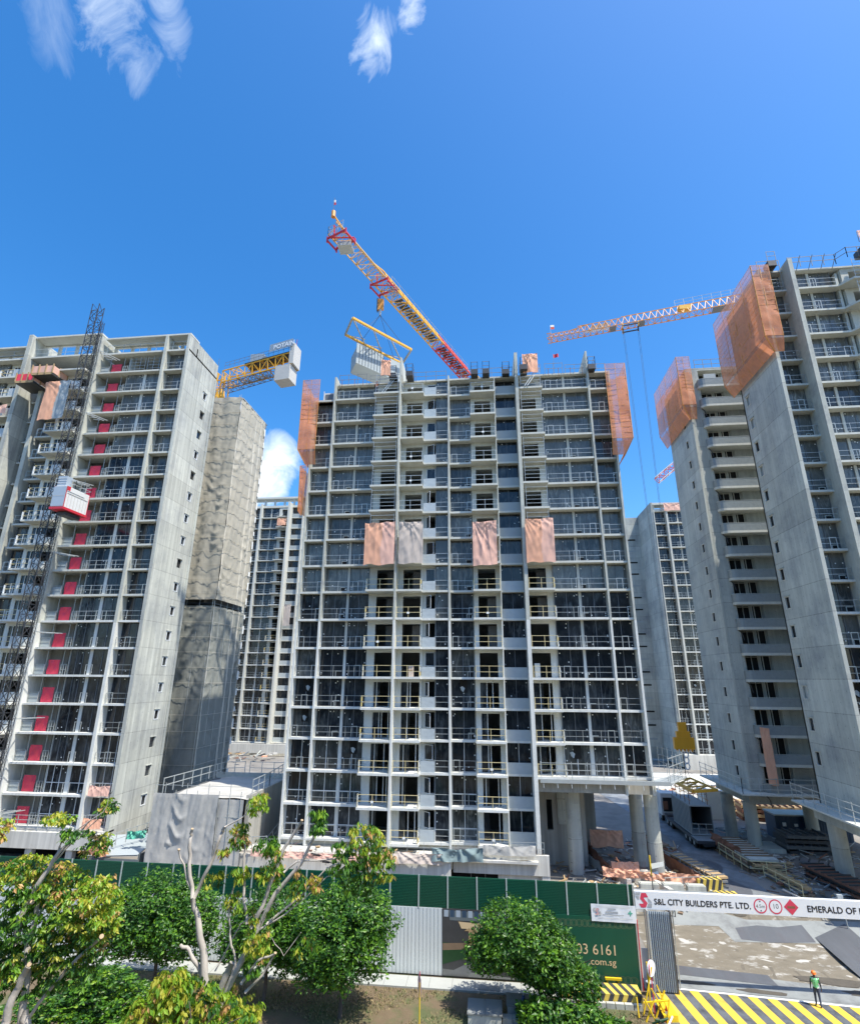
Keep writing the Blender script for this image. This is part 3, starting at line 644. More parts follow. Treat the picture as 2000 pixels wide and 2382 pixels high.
def cloth(name, label, p0, p1, h, m, seed, cat='tarpaulin', group=None, sag=.25, wav=.10, m2=None, dirv=(0, -1, 0), nu=34, nv=34, pinch=.0, parent=None):
    """cloth hung from the line p0-p1, height h, with folds gathering at its ties"""
    rg = random.Random(seed); p0 = Vector(p0); p1 = Vector(p1); D = Vector(dirv); ph = rg.uniform(0, 6); L = (p1 - p0).length; ties = [(L * f_ + rg.uniform(-.2, .2), rg.choice((.8, 1.3))) for f_ in ((0, .5, 1) if L < 6 else [i_ / 8 for i_ in range(9)])]
    mb = MB()
    def fn(u, v):
        q = p0.lerp(p1, u); s_ = v
        a_ = u * L; b_ = v * h; e_ = 0
        for t_, s1 in ties: w_ = math.atan2(a_ - t_, b_ + .35) * s1; e_ += (1 - abs(noise.noise((w_ * 2.6 + t_ + seed, 1.7 * seed, b_ * .12)))) ** 3 * math.exp(-abs(a_ - t_) * .35 - b_ * .16)
        off = wav * .75 * (1.7 * e_ + .9 * noise.noise((a_ * .9 + seed, b_ * .35, 0)) + .45 * noise.noise((a_ * 2.4, b_ * 1.1 + seed, 2)) + .35 * (1 - abs(noise.noise((a_ * 1.1 + b_ * .8, b_ * .5 - a_ * .2, seed)))) ** 4)
        dz = -h * v - sag * (.5 - abs(u - .5)) * (1 - v) * .6 + .22 * noise.noise((u * L * .8, seed, 4)) * v * min(1, h / 2) + .10 * noise.noise((u * L * 1.5, seed, 9)) * (1 - v)
        q = q + D * (off + .12 * v + .01) + Vector((0, 0, dz)); q = q + (p0.lerp(p1, .5) - p0.lerp(p1, u)) * pinch * math.sin(math.pi * v)
        return q
    mf = m if m2 is None else (lambda u, v: m if u < .55 + .03 * math.sin(v * 7) else m2)
    mb.grid(fn, nu, nv, mf); o = mb.build(name, parent, smooth=True)
    return tag(o, label, cat, group) if label else o
cloth('tarpaulin', 'peach tarpaulin of two sheets, leftmost of the four on the centre tower', (-13.3, 55.55, 35.8), (-9.95, 55.45, 35.9), 4.8, 'orange_cloth', 1, group='cloths hung over balconies', m2='pink_cloth')
cloth('tarpaulin', 'grey brown tarpaulin hanging over a balcony, second from the left of the four', (-9.5, 55.75, 35.9), (-6.85, 55.7, 35.9), 4.7, 'tan_cloth', 2, group='cloths hung over balconies')
cloth('tarpaulin', 'narrow wrinkled peach tarpaulin right of the middle of the centre tower, third from the left', (-1.45, 56.35, 35.8), (1.15, 56.3, 36.0), 4.9, 'pink_cloth', 3, group='cloths hung over balconies', wav=.14)
cloth('tarpaulin', 'salmon pink tarpaulin beside a tall concrete fin, rightmost of the four', (4.25, 56.1, 36.0), (7.25, 56.05, 36.1), 4.9, 'orange_cloth', 4, group='cloths hung over balconies', m2='pink_cloth')
# rags lying over the podium rail
cloth('debris_net', 'grey plastic sheet draped over the podium rail in front of the first storey', (-5.6, 54.85, 4.75), (-1.0, 54.95, 4.8), 1.1, 'teal_cloth', 5, 'debris net', sag=.5, wav=.2)
cloth('debris_net', 'brown rag bunched on the podium rail beside the grey plastic sheet', (-9.3, 54.75, 4.35), (-4.6, 54.7, 4.3), .9, 'tan_cloth', 6, 'debris net', sag=.5, wav=.16)
cloth('debris_net', 'long faded orange net lying along the podium edge behind the pruned tree', (-22.5, 54.6, 4.1), (-10.0, 54.6, 4.05), .55, 'pink_cloth', 7, 'debris net', sag=.3, wav=.12, nu=70)
cloth('debris_net', 'grey sheet hanging from the podium edge at the foot of the tall fin', (-1.0, 55.45, 4.9), (3.7, 55.4, 5.0), .8, 'net_light', 8, 'debris net', sag=.4, wav=.12)
cloth('debris_net', 'peach sheet bundled in the dark opening just above the green hoarding', (-3.9, 55.0, 2.0), (.2, 55.0, 1.9), .9, 'pink_cloth', 9, 'debris net', sag=.3, wav=.2)
cloth('debris_net', 'orange net tied at the roof edge right of the hanging module', (-12.3, 56.0, 57.0), (-11.1, 56.0, 56.9), 2.3, 'orange_cloth', 10, 'debris net')
cloth('debris_net', 'orange net tied to the roof edge beside the tall fin on the right wing', (4.9, 56.4, 57.0), (6.7, 56.4, 57.0), 2.7, 'orange_cloth', 12, 'debris net')
# small things on the right wing roof
f = MB(); f.bar((8.8, 57.6, 54.6), (8.8, 57.6, 57.6), .02, 'galv_dark'); f.grid(lambda u, v: (8.8 + .62 * u, 57.6 + .08 * math.sin(u * 6), 57.6 - .5 * v), 6, 3, 'paint_red')
tag(f.build('flag'), 'small red flag flying on the roof of the centre tower', 'flag')
f = MB(); f.box(-20.0, -18.6, 57.9, 58.9, 52.7, 53.9, 'hoist_white'); f.box(-19.8, -18.8, 57.85, 57.9, 52.95, 53.7, 'frame_grey')
for x in (-19.95, -18.65): f.bar((x, 57.8, 52.6), (x, 57.8, 54.1), .05, 'hoist_white')
tag(f.build('site_cabin'), 'small white box unit on the lower roof beside the left orange scaffold', 'cabin')

# ---------------------------------------------------------------- orange netted scaffolds on the tower corners
def netbox(name, label, faces, ribs, group='orange netted scaffolds', cat='scaffold'):
    """faces: list of quads (4 points, nu, nv, open share from the top); each face is netting over a tube frame"""
    c = faces[0][0][0]; t = thing(name, c, label, cat, group); n = MB(); fr = MB()
    for q, nu, nv, op in faces:
        a, b, c_, d = [Vector(p) for p in q]; nrm = (b - a).cross(d - a).normalized()
        P = lambda u, v: a.lerp(b, u).lerp(d.lerp(c_, u), v)
        rows = max(6, int((d - a).length / .35)); colm = max(6, int((b - a).length / .35))
        Lh = (d - a).length; Lw = (b - a).length
        n.grid(lambda u, v: P(u, v) + nrm * (.09 * (1 - abs(noise.noise((u * Lw * .35, v * Lh * .9 + .5 * math.sin(u * 5), a.x)))) ** 4 + .10 * noise.noise((u * Lw * .6, v * Lh * .5, 3))),
               colm, rows, lambda u, v, op=op: 'net_open' if v < op + (.1 * u) else 'net_orange')
        for k in range(nu + 1): fr.bar(P(k / nu, 0) + nrm * .04, P(k / nu, 1) + nrm * .04, .03, 'crane_rust')
        for k in range(2 * nv + 1): fr.bar(P(0, k / nv / 2) + nrm * .05, P(1, k / nv / 2) + nrm * .05, .018, 'crane_rust')
    n.build('netting', t, smooth=True); fr.build('tube_frame', t); return t
def boxnet(x0, x1, y0, y1, zb, zt, zc, op, side):
    """scaffold wrapped round a tower corner; side = +1 if its outer face looks to +X"""
    xo, xi = (x1, x0) if side > 0 else (x0, x1); yb = y1
    return [(((xo, y0, zt), (xi, y0, zt), (xi, y0, zb), (xo, y0, zb)), 2, 7, op), (((xo, yb, zt), (xo, y0, zt), (xo, y0, zb), (xo, yb, zb)), 4, 7, op),
            (((xo, y0, zb), (xi, y0, zb), (xi, y0 + .5, zc), (xo - side * .9, y0 + .5, zc)), 2, 1, 0), (((xo, yb, zb), (xo, y0, zb), (xo - side * .9, y0 + .5, zc), (xo - side * .9, yb, zc)), 4, 1, 0)]
netbox('netted_scaffold', 'orange netted scaffold on the upper left corner of the centre tower', boxnet(-22.15, -20.0, 56.0, 60, 45.4, 54.8, 43.6, .18, -1), 1)
netbox('netted_scaffold', 'narrow orange netted scaffold just below the one on the left corner of the centre tower', [(((-21.75, 56.3, 43.4), (-20.9, 56.3, 43.4), (-21.2, 56.5, 37.2), (-21.65, 56.5, 37.8)), 1, 4, 0), (((-21.75, 59, 43.4), (-21.75, 56.3, 43.4), (-21.65, 56.5, 37.8), (-21.65, 59, 37.8)), 2, 4, 0)], 1)
netbox('netted_scaffold', 'orange netted scaffold on the upper right corner of the centre tower', boxnet(14.35, 16.6, 55.95, 60, 45.2, 54.75, 43.4, .15, 1), 1)

mb = MB(); mb.box(-8.35, -7.85, 56.6, 57.0, 19.5, 20.6, 'tan_cloth'); mb.box(-8.3, -7.9, 56.58, 56.6, 20.1, 20.2, 'wood'); tag(mb.build('carton'), 'beige carton behind the yellow railing in the middle of the centre tower', 'carton')
mb = MB(); mb.box(4.6, 5.15, 57.2, 57.35, 19.5, 20.9, 'hoist_white'); mb.box(4.62, 5.13, 57.17, 57.2, 19.6, 20.8, 'white_paint'); tag(mb.build('panel'), 'white panel leaning behind the yellow railing beside the tall fin', 'panel')
# ---------------------------------------------------------------- left tower
YL = 57.3
T = Tower('apartment_tower', (-48, YL, 0), 'pale concrete tower on the left with a red sheet on each storey', 'apartment tower')
def cell_red(T, c, x0, x1, yf, k, zb, zt, rg, o=None):
    """deep bay: open recess with a red sheet, then two glazed bays"""
    w = x1 - x0; X = lambda f: x0 + w * f; yd = yf + 1.0
    wl = T.part('balcony_wall'); wl.box(x0, X(.41), yd + 1.5, yd + 1.65, zb, zt, 'concrete_dark' if k > 12 else 'beam_concrete'); wl.box(X(.41), X(.44), yd - .1, yd + 1.5, zb, zt, 'concrete')
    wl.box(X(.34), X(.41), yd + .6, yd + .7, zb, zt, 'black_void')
    p = T.part('red_sheet'); p.grid(lambda u, v: (X(.16) + w * .155 * u, yf + .75 + .05 * math.sin(u * 9 + k) * math.sin(v * 7) + .04 * noise.noise((u * 4, v * 4, k)), zb + .02 + 1.6 * v), 8, 10, 'red_panel')
    fr = T.part('railing')
    for f in (.14, .36): fr.bar((X(f), yf + .65, zb), (X(f), yf + .65, zt if k < 18 else zt - .4), .035, 'galv')
    rail(fr, [(x0 + .1, yf + .5, zb), (X(.14), yf + .5, zb)], 1.1, 'galv', posts=1.0); fr.box(x0 + .15, X(.135), yf + .53, yf + .54, zb + .05, zb + 1.0, 'module_grey')
    rail(fr, [(X(.36), yf + .5, zb), (X(.43), yf + .5, zb)], 1.1, 'galv', posts=.4)
    wn = T.part('window'); y = yf + .75
    if k >= 18:
        for a, b in ((.45, .68), (.72, .985)):
            rail(wn, [(X(a), y, zb), (X(b), y, zb)], 2.5, 'galv', posts=.8, rails=(.9, .7, .5, .3, .12))
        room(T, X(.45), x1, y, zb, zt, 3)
    else:
        window(wn, X(.445), X(.70), y, zb, zt, rg, 'glass_sky_tint' if k > 13 else 'glass', 'frame_white' if k <= 1 else 'frame_grey', dots=rg.randint(3, 6), nm=rg.choice((2, 3)), transom=k < 2)
        window(wn, X(.74), x1, y, zb, zt, rg, 'glass_sky_tint' if k > 13 else 'glass', 'frame_white' if k <= 1 else 'frame_grey', dots=rg.randint(3, 5), nm=2, transom=k < 2)
        wn.box(X(.70), X(.74), y - .08, y + .1, zb, zt, 'white_paint')
        r = T.part('railing')
        if k > 6: rail(r, [(X(.45), yf + .12, zb), (x1 - .05, yf + .12, zb)], 1.05, 'galv', posts=1.2)
        xg = X(.80); r.box(xg, xg + .05, yf + .12, yf + .17, zb, zb + 1.1, 'galv'); r.box(xg - .7, xg, yf + .12, yf + .17, zb + 1.05, zb + 1.1, 'galv'); r.box(xg - .75, xg - .7, yf + .12, yf + .17, zb, zb + 1.1, 'galv')
def cell_open(T, c, x0, x1, yf, k, zb, zt, rg, o=None):
    y = yf + 1.5; w = T.part('balcony_wall'); xm = x0 + (x1 - x0) * .55
    w.box(x0, x0 + .5, y, y + .15, zb, zt, 'white_paint'); w.box(xm, x1, y, y + .15, zb, zb + 1.1, 'white_paint'); w.box(xm + .2, x1, y + .003, y + .147, zt - .5, zt, 'white_paint'); w.box(x0 + .5, xm, y + .003, y + .147, zt - .4, zt, 'white_paint')
    w.box(x0 + .5, xm, y + .1, y + .14, zb, zt - .4, 'glass'); room(T, x0, x1, y, zb, zt, 3)
    for f in (.25, .42): w.box(x0 + (x1 - x0) * f, x0 + (x1 - x0) * f + .06, y + .02, y + .08, zb, zt - .4, 'frame_white')
    r = T.part('balcony_railing'); rail(r, [(x0 + .06, yf + 1.2, zb), (x0 + .06, yf + .08, zb), (x0 + (x1 - x0) * .62, yf + .08, zb)], 1.1, 'yellow_rail', posts=.9, rails=(1, .5), r=.03, pm='frame_white')
    r.box(x0, x0 + .1, yf + .02, yf + .2, zb, zb + 1.0, 'frame_white')
    p = T.part('parapet'); p.box(x0 + (x1 - x0) * .64, x1 - .05, yf + .04, yf + .1, zb, zb + 1.1, 'film_sheet'); p.box(x0 + (x1 - x0) * .4, x0 + (x1 - x0) * .5, yf + .09, yf + .13, zb, zb + 1.0, 'pale_plaster')
CELL['red'] = cell_red; CELL['open'] = cell_open
cells = [dict(x0=-42.15, x1=-39.35, t='win', f=.1, norail0=0), dict(x0=-51.75, x1=-42.5, t='red', f=0),
         dict(x0=-56.3, x1=-52.4, t='open', f=-1.3, hi=17), dict(x0=-58.9, x1=-56.3, t='win', f=.3, hi=17), dict(x0=-62.0, x1=-59.9, t='win', f=1.7, hi=17),
         dict(x0=-66.0, x1=-62.6, t='open', f=-.3), dict(x0=-72.0, x1=-66.0, t='win', f=0, mull=[-69]), dict(x0=-80, x1=-72, t='win', f=0, mull=[-76])]
build_facade(T, cells, YL, 0, 18, 7.6, 23, o={'up': 13})
for x0, x1, a, z in ((-42.5, -42.15, -.15, 63.6), (-52.3, -51.75, -.25, 64.1), (-59.9, -59.35, .2, 57.5), (-62.6, -62.0, -.65, 64.8)): fin(T, x0, x1, YL + a, YL + 7.5, 3.0 if a < .1 else 4, z, 'concrete_wall' if x1 < -60 else 'concrete')
sw = T.part('side_wall')
WZ = [(k, LV(k) + 1.62) for k in range(0, 18)]
# gable wall with a column of small windows
z0 = 3.0
for k, zc in WZ:
    sw.box(-39.35, -39.0, YL - .1, 62.1, z0, zc - .55, 'concrete_wall'); sw.box(-39.35, -39.0, 63.0, 64.9, z0, zc - .55, 'concrete_wall'); sw.box(-39.35, -39.0, 62.1, 63.0, z0, zc - .55, 'concrete_wall')
    sw.box(-39.35, -39.0, YL - .1, 62.1, zc - .55, zc + .55, 'concrete_wall'); sw.box(-39.35, -39.0, 63.0, 64.9, zc - .55, zc + .55, 'concrete_wall'); z0 = zc + .55
sw.box(-39.35, -39.0, YL - .1, 64.9, z0, 63.6, 'concrete_wall')
sw.box(-39.0, -38.94, YL - .1, YL + .12, 3, 61.0, 'concrete'); sw.box(-39.0, -38.9, 64.5, 64.95, 3, 61.0, 'concrete_side')
rg = random.Random(5)
for k, zc in WZ:
    w = T.part('gable_window'); w.box(-39.2, -39.15, 62.1, 63.0, zc - .55, zc + .55, 'black_void' if rg.random() < .6 else 'glass')
    if rg.random() < .75:
        fr_ = w.sub('frame')
        for a, b in ((62.1, 62.18), (62.92, 63.0)): fr_.box(-39.1, -38.97, a, b, zc - .55, zc + .55, 'frame_white')
        for a, b in ((-.55, -.48), (.48, .55)): fr_.box(-39.1, -38.97, 62.18, 62.92, zc + a, zc + b, 'frame_white')
    w.box(-39.0, -38.9, 62.0, 63.1, zc + .58, zc + .64, 'concrete_side')
bw = T.part('back_wall'); bw.box(-80, -39.36, 64.7, 64.9, 3, 61.5, 'concrete_side')
# open roof storey
rf = T.part('roof_frame'); 
for a, b, y, zt in ((-51.4, -39.0, YL, 63.9), (-62.6, -52.0, YL - .2, 64.7), (-80, -62.6, YL - .1, 63.4)):
    rf.box(a, b, y + .1, YL + 7.6, 61.28, 61.52, 'concrete_slab'); rf.box(a, b, y, y + 2.2, zt - .22, zt, 'concrete_slab')
    n = round((b - a) / 2.6)
    for i in range(n + 1): x = a + (b - a) * i / n; rf.box(min(x, b - .36), min(x, b - .36) + .35, y + 1.85, y + 2.15, 61.52, zt - .22, 'pale_plaster')
    rf.box(a, b, y + 1.88, y + 2.12, 61.52, 62.7, 'pale_plaster'); rf.box(a, b, y + 1.88, y + 2.12, zt - .36, zt - .22, 'pale_plaster')
    rail(rf, [(a + .2, y + .4, 61.52), (b - .2, y + .4, 61.52)], 1.4, 'galv', posts=2.4, rails=(1, .5))
bs = T.part('base_wall'); bs.box(-60, -39.0, YL - .5, YL - .2, 2.6, 4.1, 'podium_concrete'); bs.box(-80, -39.0, YL - .2, YL + .9, 4.1, 4.27, 'podium_concrete'); bs.box(-60, -39.4, YL + 1.5, YL + 1.7, 0, 3, 'black_void')
for x in (-58, -52, -47.5, -43, -39.5): bs.box(x, x + .7, YL - .3, YL + .3, 0, 2.6, 'podium_concrete')
rail(bs, [(-50.2, YL - .3, 4.28), (-43, YL - .3, 4.28)], 1.25, 'galv', posts=1.2, rails=(1, .66, .33), r=.035)
T.finish()
# cantilevered loading decks near the top
for i, (x, y, z, s_) in enumerate(((-60.2, 56.6, 56.6, 1.3), (-57.5, 56.2, 57.4, 1.5))):
    t = thing('loading_deck', (x, y, z), ('lower left of two timber loading decks near the top of the left tower', 'upper right of two timber loading decks near the top of the left tower')[i], 'loading deck', 'cantilevered loading decks')
    d = MB(); d.box(x - s_, x + s_, y - 1.2, y + 1.6, z - .3, z - .05, 'steel_dark'); d.box(x - s_, x + s_, y - 1.22, y - 1.2, z - .3, z + .05, 'wood'); d.build('deck', t)
    e = MB()
    for a in (0, .33, .66, 1): xx = x - s_ + 2 * s_ * a; e.box(xx - .08, xx + .08, y - 1.28, y - 1.2, z - .1, z + 1.25, 'wood')
    for a in (.3, .7): e.box(x + s_, x + s_ + .06, y - 1.2 + 3.4 * a, y - 1.05 + 3.4 * a, z - .1, z + 1.25, 'wood')
    e.build('guard_post', t)
    c = MB(); c.grid(lambda u, v: (x - s_ + 2 * s_ * u, y - 1.18 - .03 * math.sin(u * 13), z + .05 + 1.0 * v), 12, 5, 'pink_cloth' if i else 'red_panel'); c.grid(lambda u, v: (x + s_ - .03, y - 1.18 + 3.3 * u, z + .05 + 1.0 * v), 8, 5, 'pink_cloth'); c.build('side_cloth', t)
cloth('tarpaulin', 'long cloth hung on the left tower, orange on the left and grey on the right', (-56.9, 55.6, 56.2), (-53.4, 55.6, 56.4), 5.6, 'orange_cloth', 31, sag=.1, pinch=0, m2='module_grey', wav=.12)
cloth('tarpaulin', 'peach cloth on the balcony at the left edge of the photo, on the left tower', (-66.2, 56.7, 53.8), (-63.0, 56.7, 53.9), 1.3, 'pink_cloth', 32, wav=.08)
cloth('tarpaulin', 'large brown cloth behind the foot of the hoist mast at the left edge', (-60.5, 55.9, 13.6), (-53.5, 55.9, 13.8), 5.6, 'tan_cloth', 33, sag=.1, m2='pink_cloth')
cloth('tarpaulin', 'peach cloth on the second lowest railing beside the gable of the left tower', (-41.8, 57.25, 8.45), (-39.5, 57.25, 8.45), .95, 'pink_cloth', 34, wav=.05)
cloth('tarpaulin', 'orange cloth on the lowest railing in the bay beside the gable of the left tower', (-41.7, 57.0, 5.5), (-39.6, 57.0, 5.45), .95, 'orange_cloth', 35, wav=.05)
# ---------------------------------------------------------------- hoist
t = thing('hoist_mast', (-50.3, 54.2, 0), 'tall dark lattice mast of the building hoist rising above the left tower', 'hoist mast')
m = MB(); lattice(m, (-50.35, 54.2, 1), (-50.35, 54.2, 66.3), .95, .95, 58, .05, 'steel_dark', dr=.035); m.build('mast', t)
m = MB(); lattice(m, (-49.6, 54.3, 1), (-49.6, 54.3, 64.0), .34, .34, 60, .025, 'steel_dark', dr=.018)
for x in (-49.6, -51.1): m.bar((x, 53.9, 1), (x, 53.9, 45), .02, 'steel_dark')
m.build('cable_guide', t)
for i in range(7):
    z = 4.5 + 9.0 * i + 1.5; m = MB()
    for dx in (0, .5): m.bar((-50.0 + dx, 54.6, z), (-51.9 + 2.2 * dx, 57.1, z), .05, 'galv'); m.bar((-50.0 + dx, 54.6, z), (-48.9 + dx, 57.0, z), .04, 'galv')
    for q in range(4): m.bar((-50.0, 54.7 + q * .6, z), (-49.3, 55.0 + q * .6, z), .03, 'galv')
    m.build('wall_tie', t)
t = thing('hoist_cage', (-48, 52, 37), 'white hoist cage with a red floor hanging on the mast beside the left tower', 'hoist cage')
x0, x1, y0, y1, z0, z1 = -49.0, -47.35, 52.0, 55.6, 37.4, 40.1
m = MB(); m.box(x0 + .03, x1 - .03, y0 + .03, y1 - .03, z0 + .25, z1, 'hoist_white')
for y in (y0, y1 - .1):
    for x in (x0, x1 - .06): m.box(x, x + .06, y, y + .06, z0, z1 + .003, 'paint_red')
for i in range(7): y = y0 + .4 + i * .47; m.box(x1 - .03, x1 + .01, y, y + .04, z0 + .25, z1 - .5, 'ballast')
m.box(x1 - .03, x1 + .015, y0 + .2, y1 - .2, z0 + 1.9, z0 + 1.94, 'ballast'); m.box(x1 - .02, x1 + .02, y0 + .1, y1 - .9, z1 - .55, z1 - .1, 'hoist_white'); m.box(x1 - .02, x1 + .025, y0 + .1, y0 + .5, z1 - .5, z1, 'paint_red')
m.build('cabin', t)
m = MB(); m.box(x0 + .02, x1 - .1, y0 - .02, y0 + .02, z0 + .3, z1 - .05, 'hoist_blue'); 
for f in (.5,): m.box(x0 + .02, x1 - .1, y0 - .035, y0 - .018, z0 + 1.5, z0 + 1.55, 'ballast')
m.build('gate_panel', t)
m = MB(); m.box(x0 - .05, x1 + .05, y0 - .05, y1 + .05, z0 - .05, z0 + .20, 'paint_red'); m.box(x0 + .3, x1 - .3, y0 + .8, y1 - .5, z0 - .5, z0 - .12, 'steel_dark'); m.build('floor_frame', t)
m = MB(); m.box(x0 + .1, x0 + 1.2, y0 + .2, y0 + 1.0, z1, z1 + 1.3, 'hoist_blue')
for i in range(4): m.box(x0 + .1, x0 + 1.2, y0 + .17, y0 + .2, z1 + .1 + i * .3, z1 + .16 + i * .3, 'hoist_white')
m.build('drive_unit', t)
m = MB(); rail(m, [(x0, y0, z1), (x1, y0 + 1.1, z1), (x1, y1, z1), (x0, y1, z1)], 1.0, 'galv', posts=.9); m.build('roof_railing', t)
# ---------------------------------------------------------------- tower wrapped in grey netting
t = thing('apartment_tower', (-40, 70, 0), 'tower wrapped from top to bottom in sagging grey beige netting, left of the middle', 'apartment tower')
def drape(P, nrm, L, H, sheets, m, seed, topz=0, nu=None, nv=None, fold=.22):
    mb = MB(); nu = nu or int(L / .22); nv = nv or int(H / .24); rg = random.Random(seed); tab = {}
    def fn(u, v):
        x = u * L; z = v * H; i = int(x / 1.85); stag = (i * 37 % 5) * .8; j = int((z + stag) / 6.0); fx = x / 1.85 - i; fz = ((z + stag) / 6.0) - j
        if (i, j) not in tab: tab[(i, j)] = (rg.uniform(.3, 1.2), rg.uniform(0, 6), rg.choice((-1, 1)), rg.choice((0, .15, .3, .5, 1.0, 1.5)))
        a, ph, sg, b = tab[(i, j)]
        fz1 = 1 - fz
        sagc = math.sin(math.pi * fx) ** .7 * math.sin(math.pi * min(1, fz * 1.02))
        w = a * .16 * sagc + .62 * b * (1 - abs(math.sin(fz * 12 - 2.2 * math.sin(math.pi * min(1, max(0, fx + .18 * sg))) + ph * .3))) ** 2 * (fz ** .8) * math.sin(math.pi * fx) ** .6
        w += .16 * noise.noise((x * .5 + seed, z * .3, 0)) + .10 * (1 - abs(noise.noise((x * 1.6 + z * .5, z * .7, seed)))) ** 3 + .5 * noise.noise((x * .9, z * .12, seed + 3)) + .35 * (1 - abs(noise.noise((x * 1.4 + .3 * z, z * .10, seed + 7)))) ** 5 + .12 * noise.noise((x * 3, z * .4, seed)) - .10 * math.exp(-(min(fx, 1 - fx) * 16) ** 2) - .08 * math.exp(-(min(fz, 1 - fz) * 40) ** 2)
        return Vector(P(u, v)) + Vector(nrm) * (fold * w * 1.5)
    mb.grid(fn, nu, nv, lambda u, v: 'net_seam' if (u * L / 1.85) % 1 < .05 and m != 'net_light' else m); return mb
NLX, NLY, NLF = -36.85, 68.6, 77.8
TOP = 60.2
def side(z0, z1, m, dz=0, out=0):
    H = z1 - z0
    a = drape(lambda u, v: (-48 + (NLX + 48 + out) * u, NLY - out, z1 - H * v), (0, -1, 0), 48 + NLX, H, 0, m, 3, fold=.19)
    b = drape(lambda u, v: (NLX + out, NLY - out + (NLF - NLY) * u, z1 - H * v), (1, 0, 0), NLF - NLY, H, 0, m, 4, fold=.19)
    a.add(b); return a
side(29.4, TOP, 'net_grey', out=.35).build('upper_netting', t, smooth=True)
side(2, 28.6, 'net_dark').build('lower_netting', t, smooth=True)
m = MB(); m.box(-48, NLX - .8, NLY + .8, NLF - .5, 0, TOP - .8, 'concrete_dark'); m.box(-48, NLX - .3, NLY + .3, NLF, 28.9, 29.05, 'steel_dark'); m.build('core', t)
m = MB()
for i in range(7): x = NLX - .2 - i * 1.85; m.bar((x, NLY - .05, 2), (x, NLY - .05, TOP + .5), .04, 'galv')
for i in range(6): y = NLY + i * 1.8; m.bar((NLX + .05, y, 2), (NLX + .05, y, TOP + .6), .04, 'galv')
for i in range(30):
    z = 3 + i * 1.95; o_ = .55 if z > 29.4 else .2; m.bar((-48, NLY - o_, z), (NLX + o_, NLY - o_, z), .022, 'net_seam', cap=False); m.bar((NLX + o_, NLY - o_, z), (NLX + o_, NLF, z), .022, 'net_seam', cap=False)
m.box(-48, NLX + .2, NLY - .25, NLY + .1, TOP - .05, TOP + .05, 'net_light'); m.box(NLX - .2, NLX + .45, NLY, NLF, TOP - .05, TOP + .05, 'net_light')
m.build('scaffold', t)
m = MB()
for i in range(26): z = 4 + i * 2.15; m.box(NLX + .55, NLX + .6, NLF - 1.15 - .1 * math.sin(i), NLF - .75, z, z + .9 + .3 * math.sin(i * 2.1), 'tape')
m.build('netting_gap', t)
# low block wrapped in pale netting in front of it
t = thing('wrapped_building', (-28, 54, 0), 'low white roofed block with pale grey netting over its front scaffold, behind the green hoarding', 'building')
m = drape(lambda u, v: (-32.6 + 6.6 * u, 53.9, 8.6 - 7.6 * v), (0, -1, 0), 6.6, 7.6, 0, 'net_light', 9, nu=50, nv=46, fold=.16); m.build('front_netting', t, smooth=True)
m = drape(lambda u, v: (-26.0 + 2.5 * u, 54.05, 8.2 - 7.2 * v), (0, -1, 0), 2.5, 7.2, 0, 'net_light', 10, nu=20, nv=40, fold=.1); m.build('thin_netting', t, smooth=True)
m = MB(); m.box(-32.4, -24.6, 55.2, 66, 1, 8.0, 'concrete_dark'); m.box(-26.0, -25.0, 55.0, 55.2, 5.0, 7.4, 'white_paint'); m.box(-32.4, -23.2, 66, 66.3, 1, 8.6, 'concrete'); m.build('block', t)
m = MB(); m.prism([(-23.9, 55.4), (-23.5, 55.4), (-23.3, 67), (-23.7, 67)], 0, 8.35, 'beam_concrete'); m.build('side_wall', t)
m = MB(); m.grid(lambda u, v: (-31.8 + 8.2 * u, 54.9 + 11.5 * v, 8.05 + .12 * math.sin(math.pi * u) + .15 * noise.noise((u * 4, v * 5, 0))), 20, 24, 'net_light'); m.build('roof_sheet', t, smooth=True)
m = MB()
for i in range(9): x = -32.6 + i * 1.1; m.bar((x, 53.95, 1), (x, 53.95, 8.6 + (.9 if i % 2 else .3)), .03, 'galv')
for z in (2.8, 4.7, 6.7, 8.5, 9.3): m.bar((-32.7, 54.0, z), (-23.6, 54.0, z), .025, 'galv')
rail(m, [(-32.4, 55.0, 8.4), (-31.5, 66, 8.4), (-29, 66, 8.5)], 1.3, 'galv', posts=1.6, rails=(1, .5), r=.045); rail(m, [(-28.4, 66, 8.5), (-24, 66, 8.5), (-23.5, 60, 8.4), (-23.4, 55.5, 8.4)], 1.3, 'galv', posts=1.4, rails=(1, .5), r=.04)
rail(m, [(-23.2, 56, 1.5), (-21.9, 62, 4.5)], 1.2, 'galv', posts=1, rails=(1, .5), r=.035); rail(m, [(-23.2, 54.5, 3.8), (-21.2, 54.6, 3.9)], 1.2, 'galv', posts=.7, rails=(1, .5), r=.035)
m.build('scaffold', t)
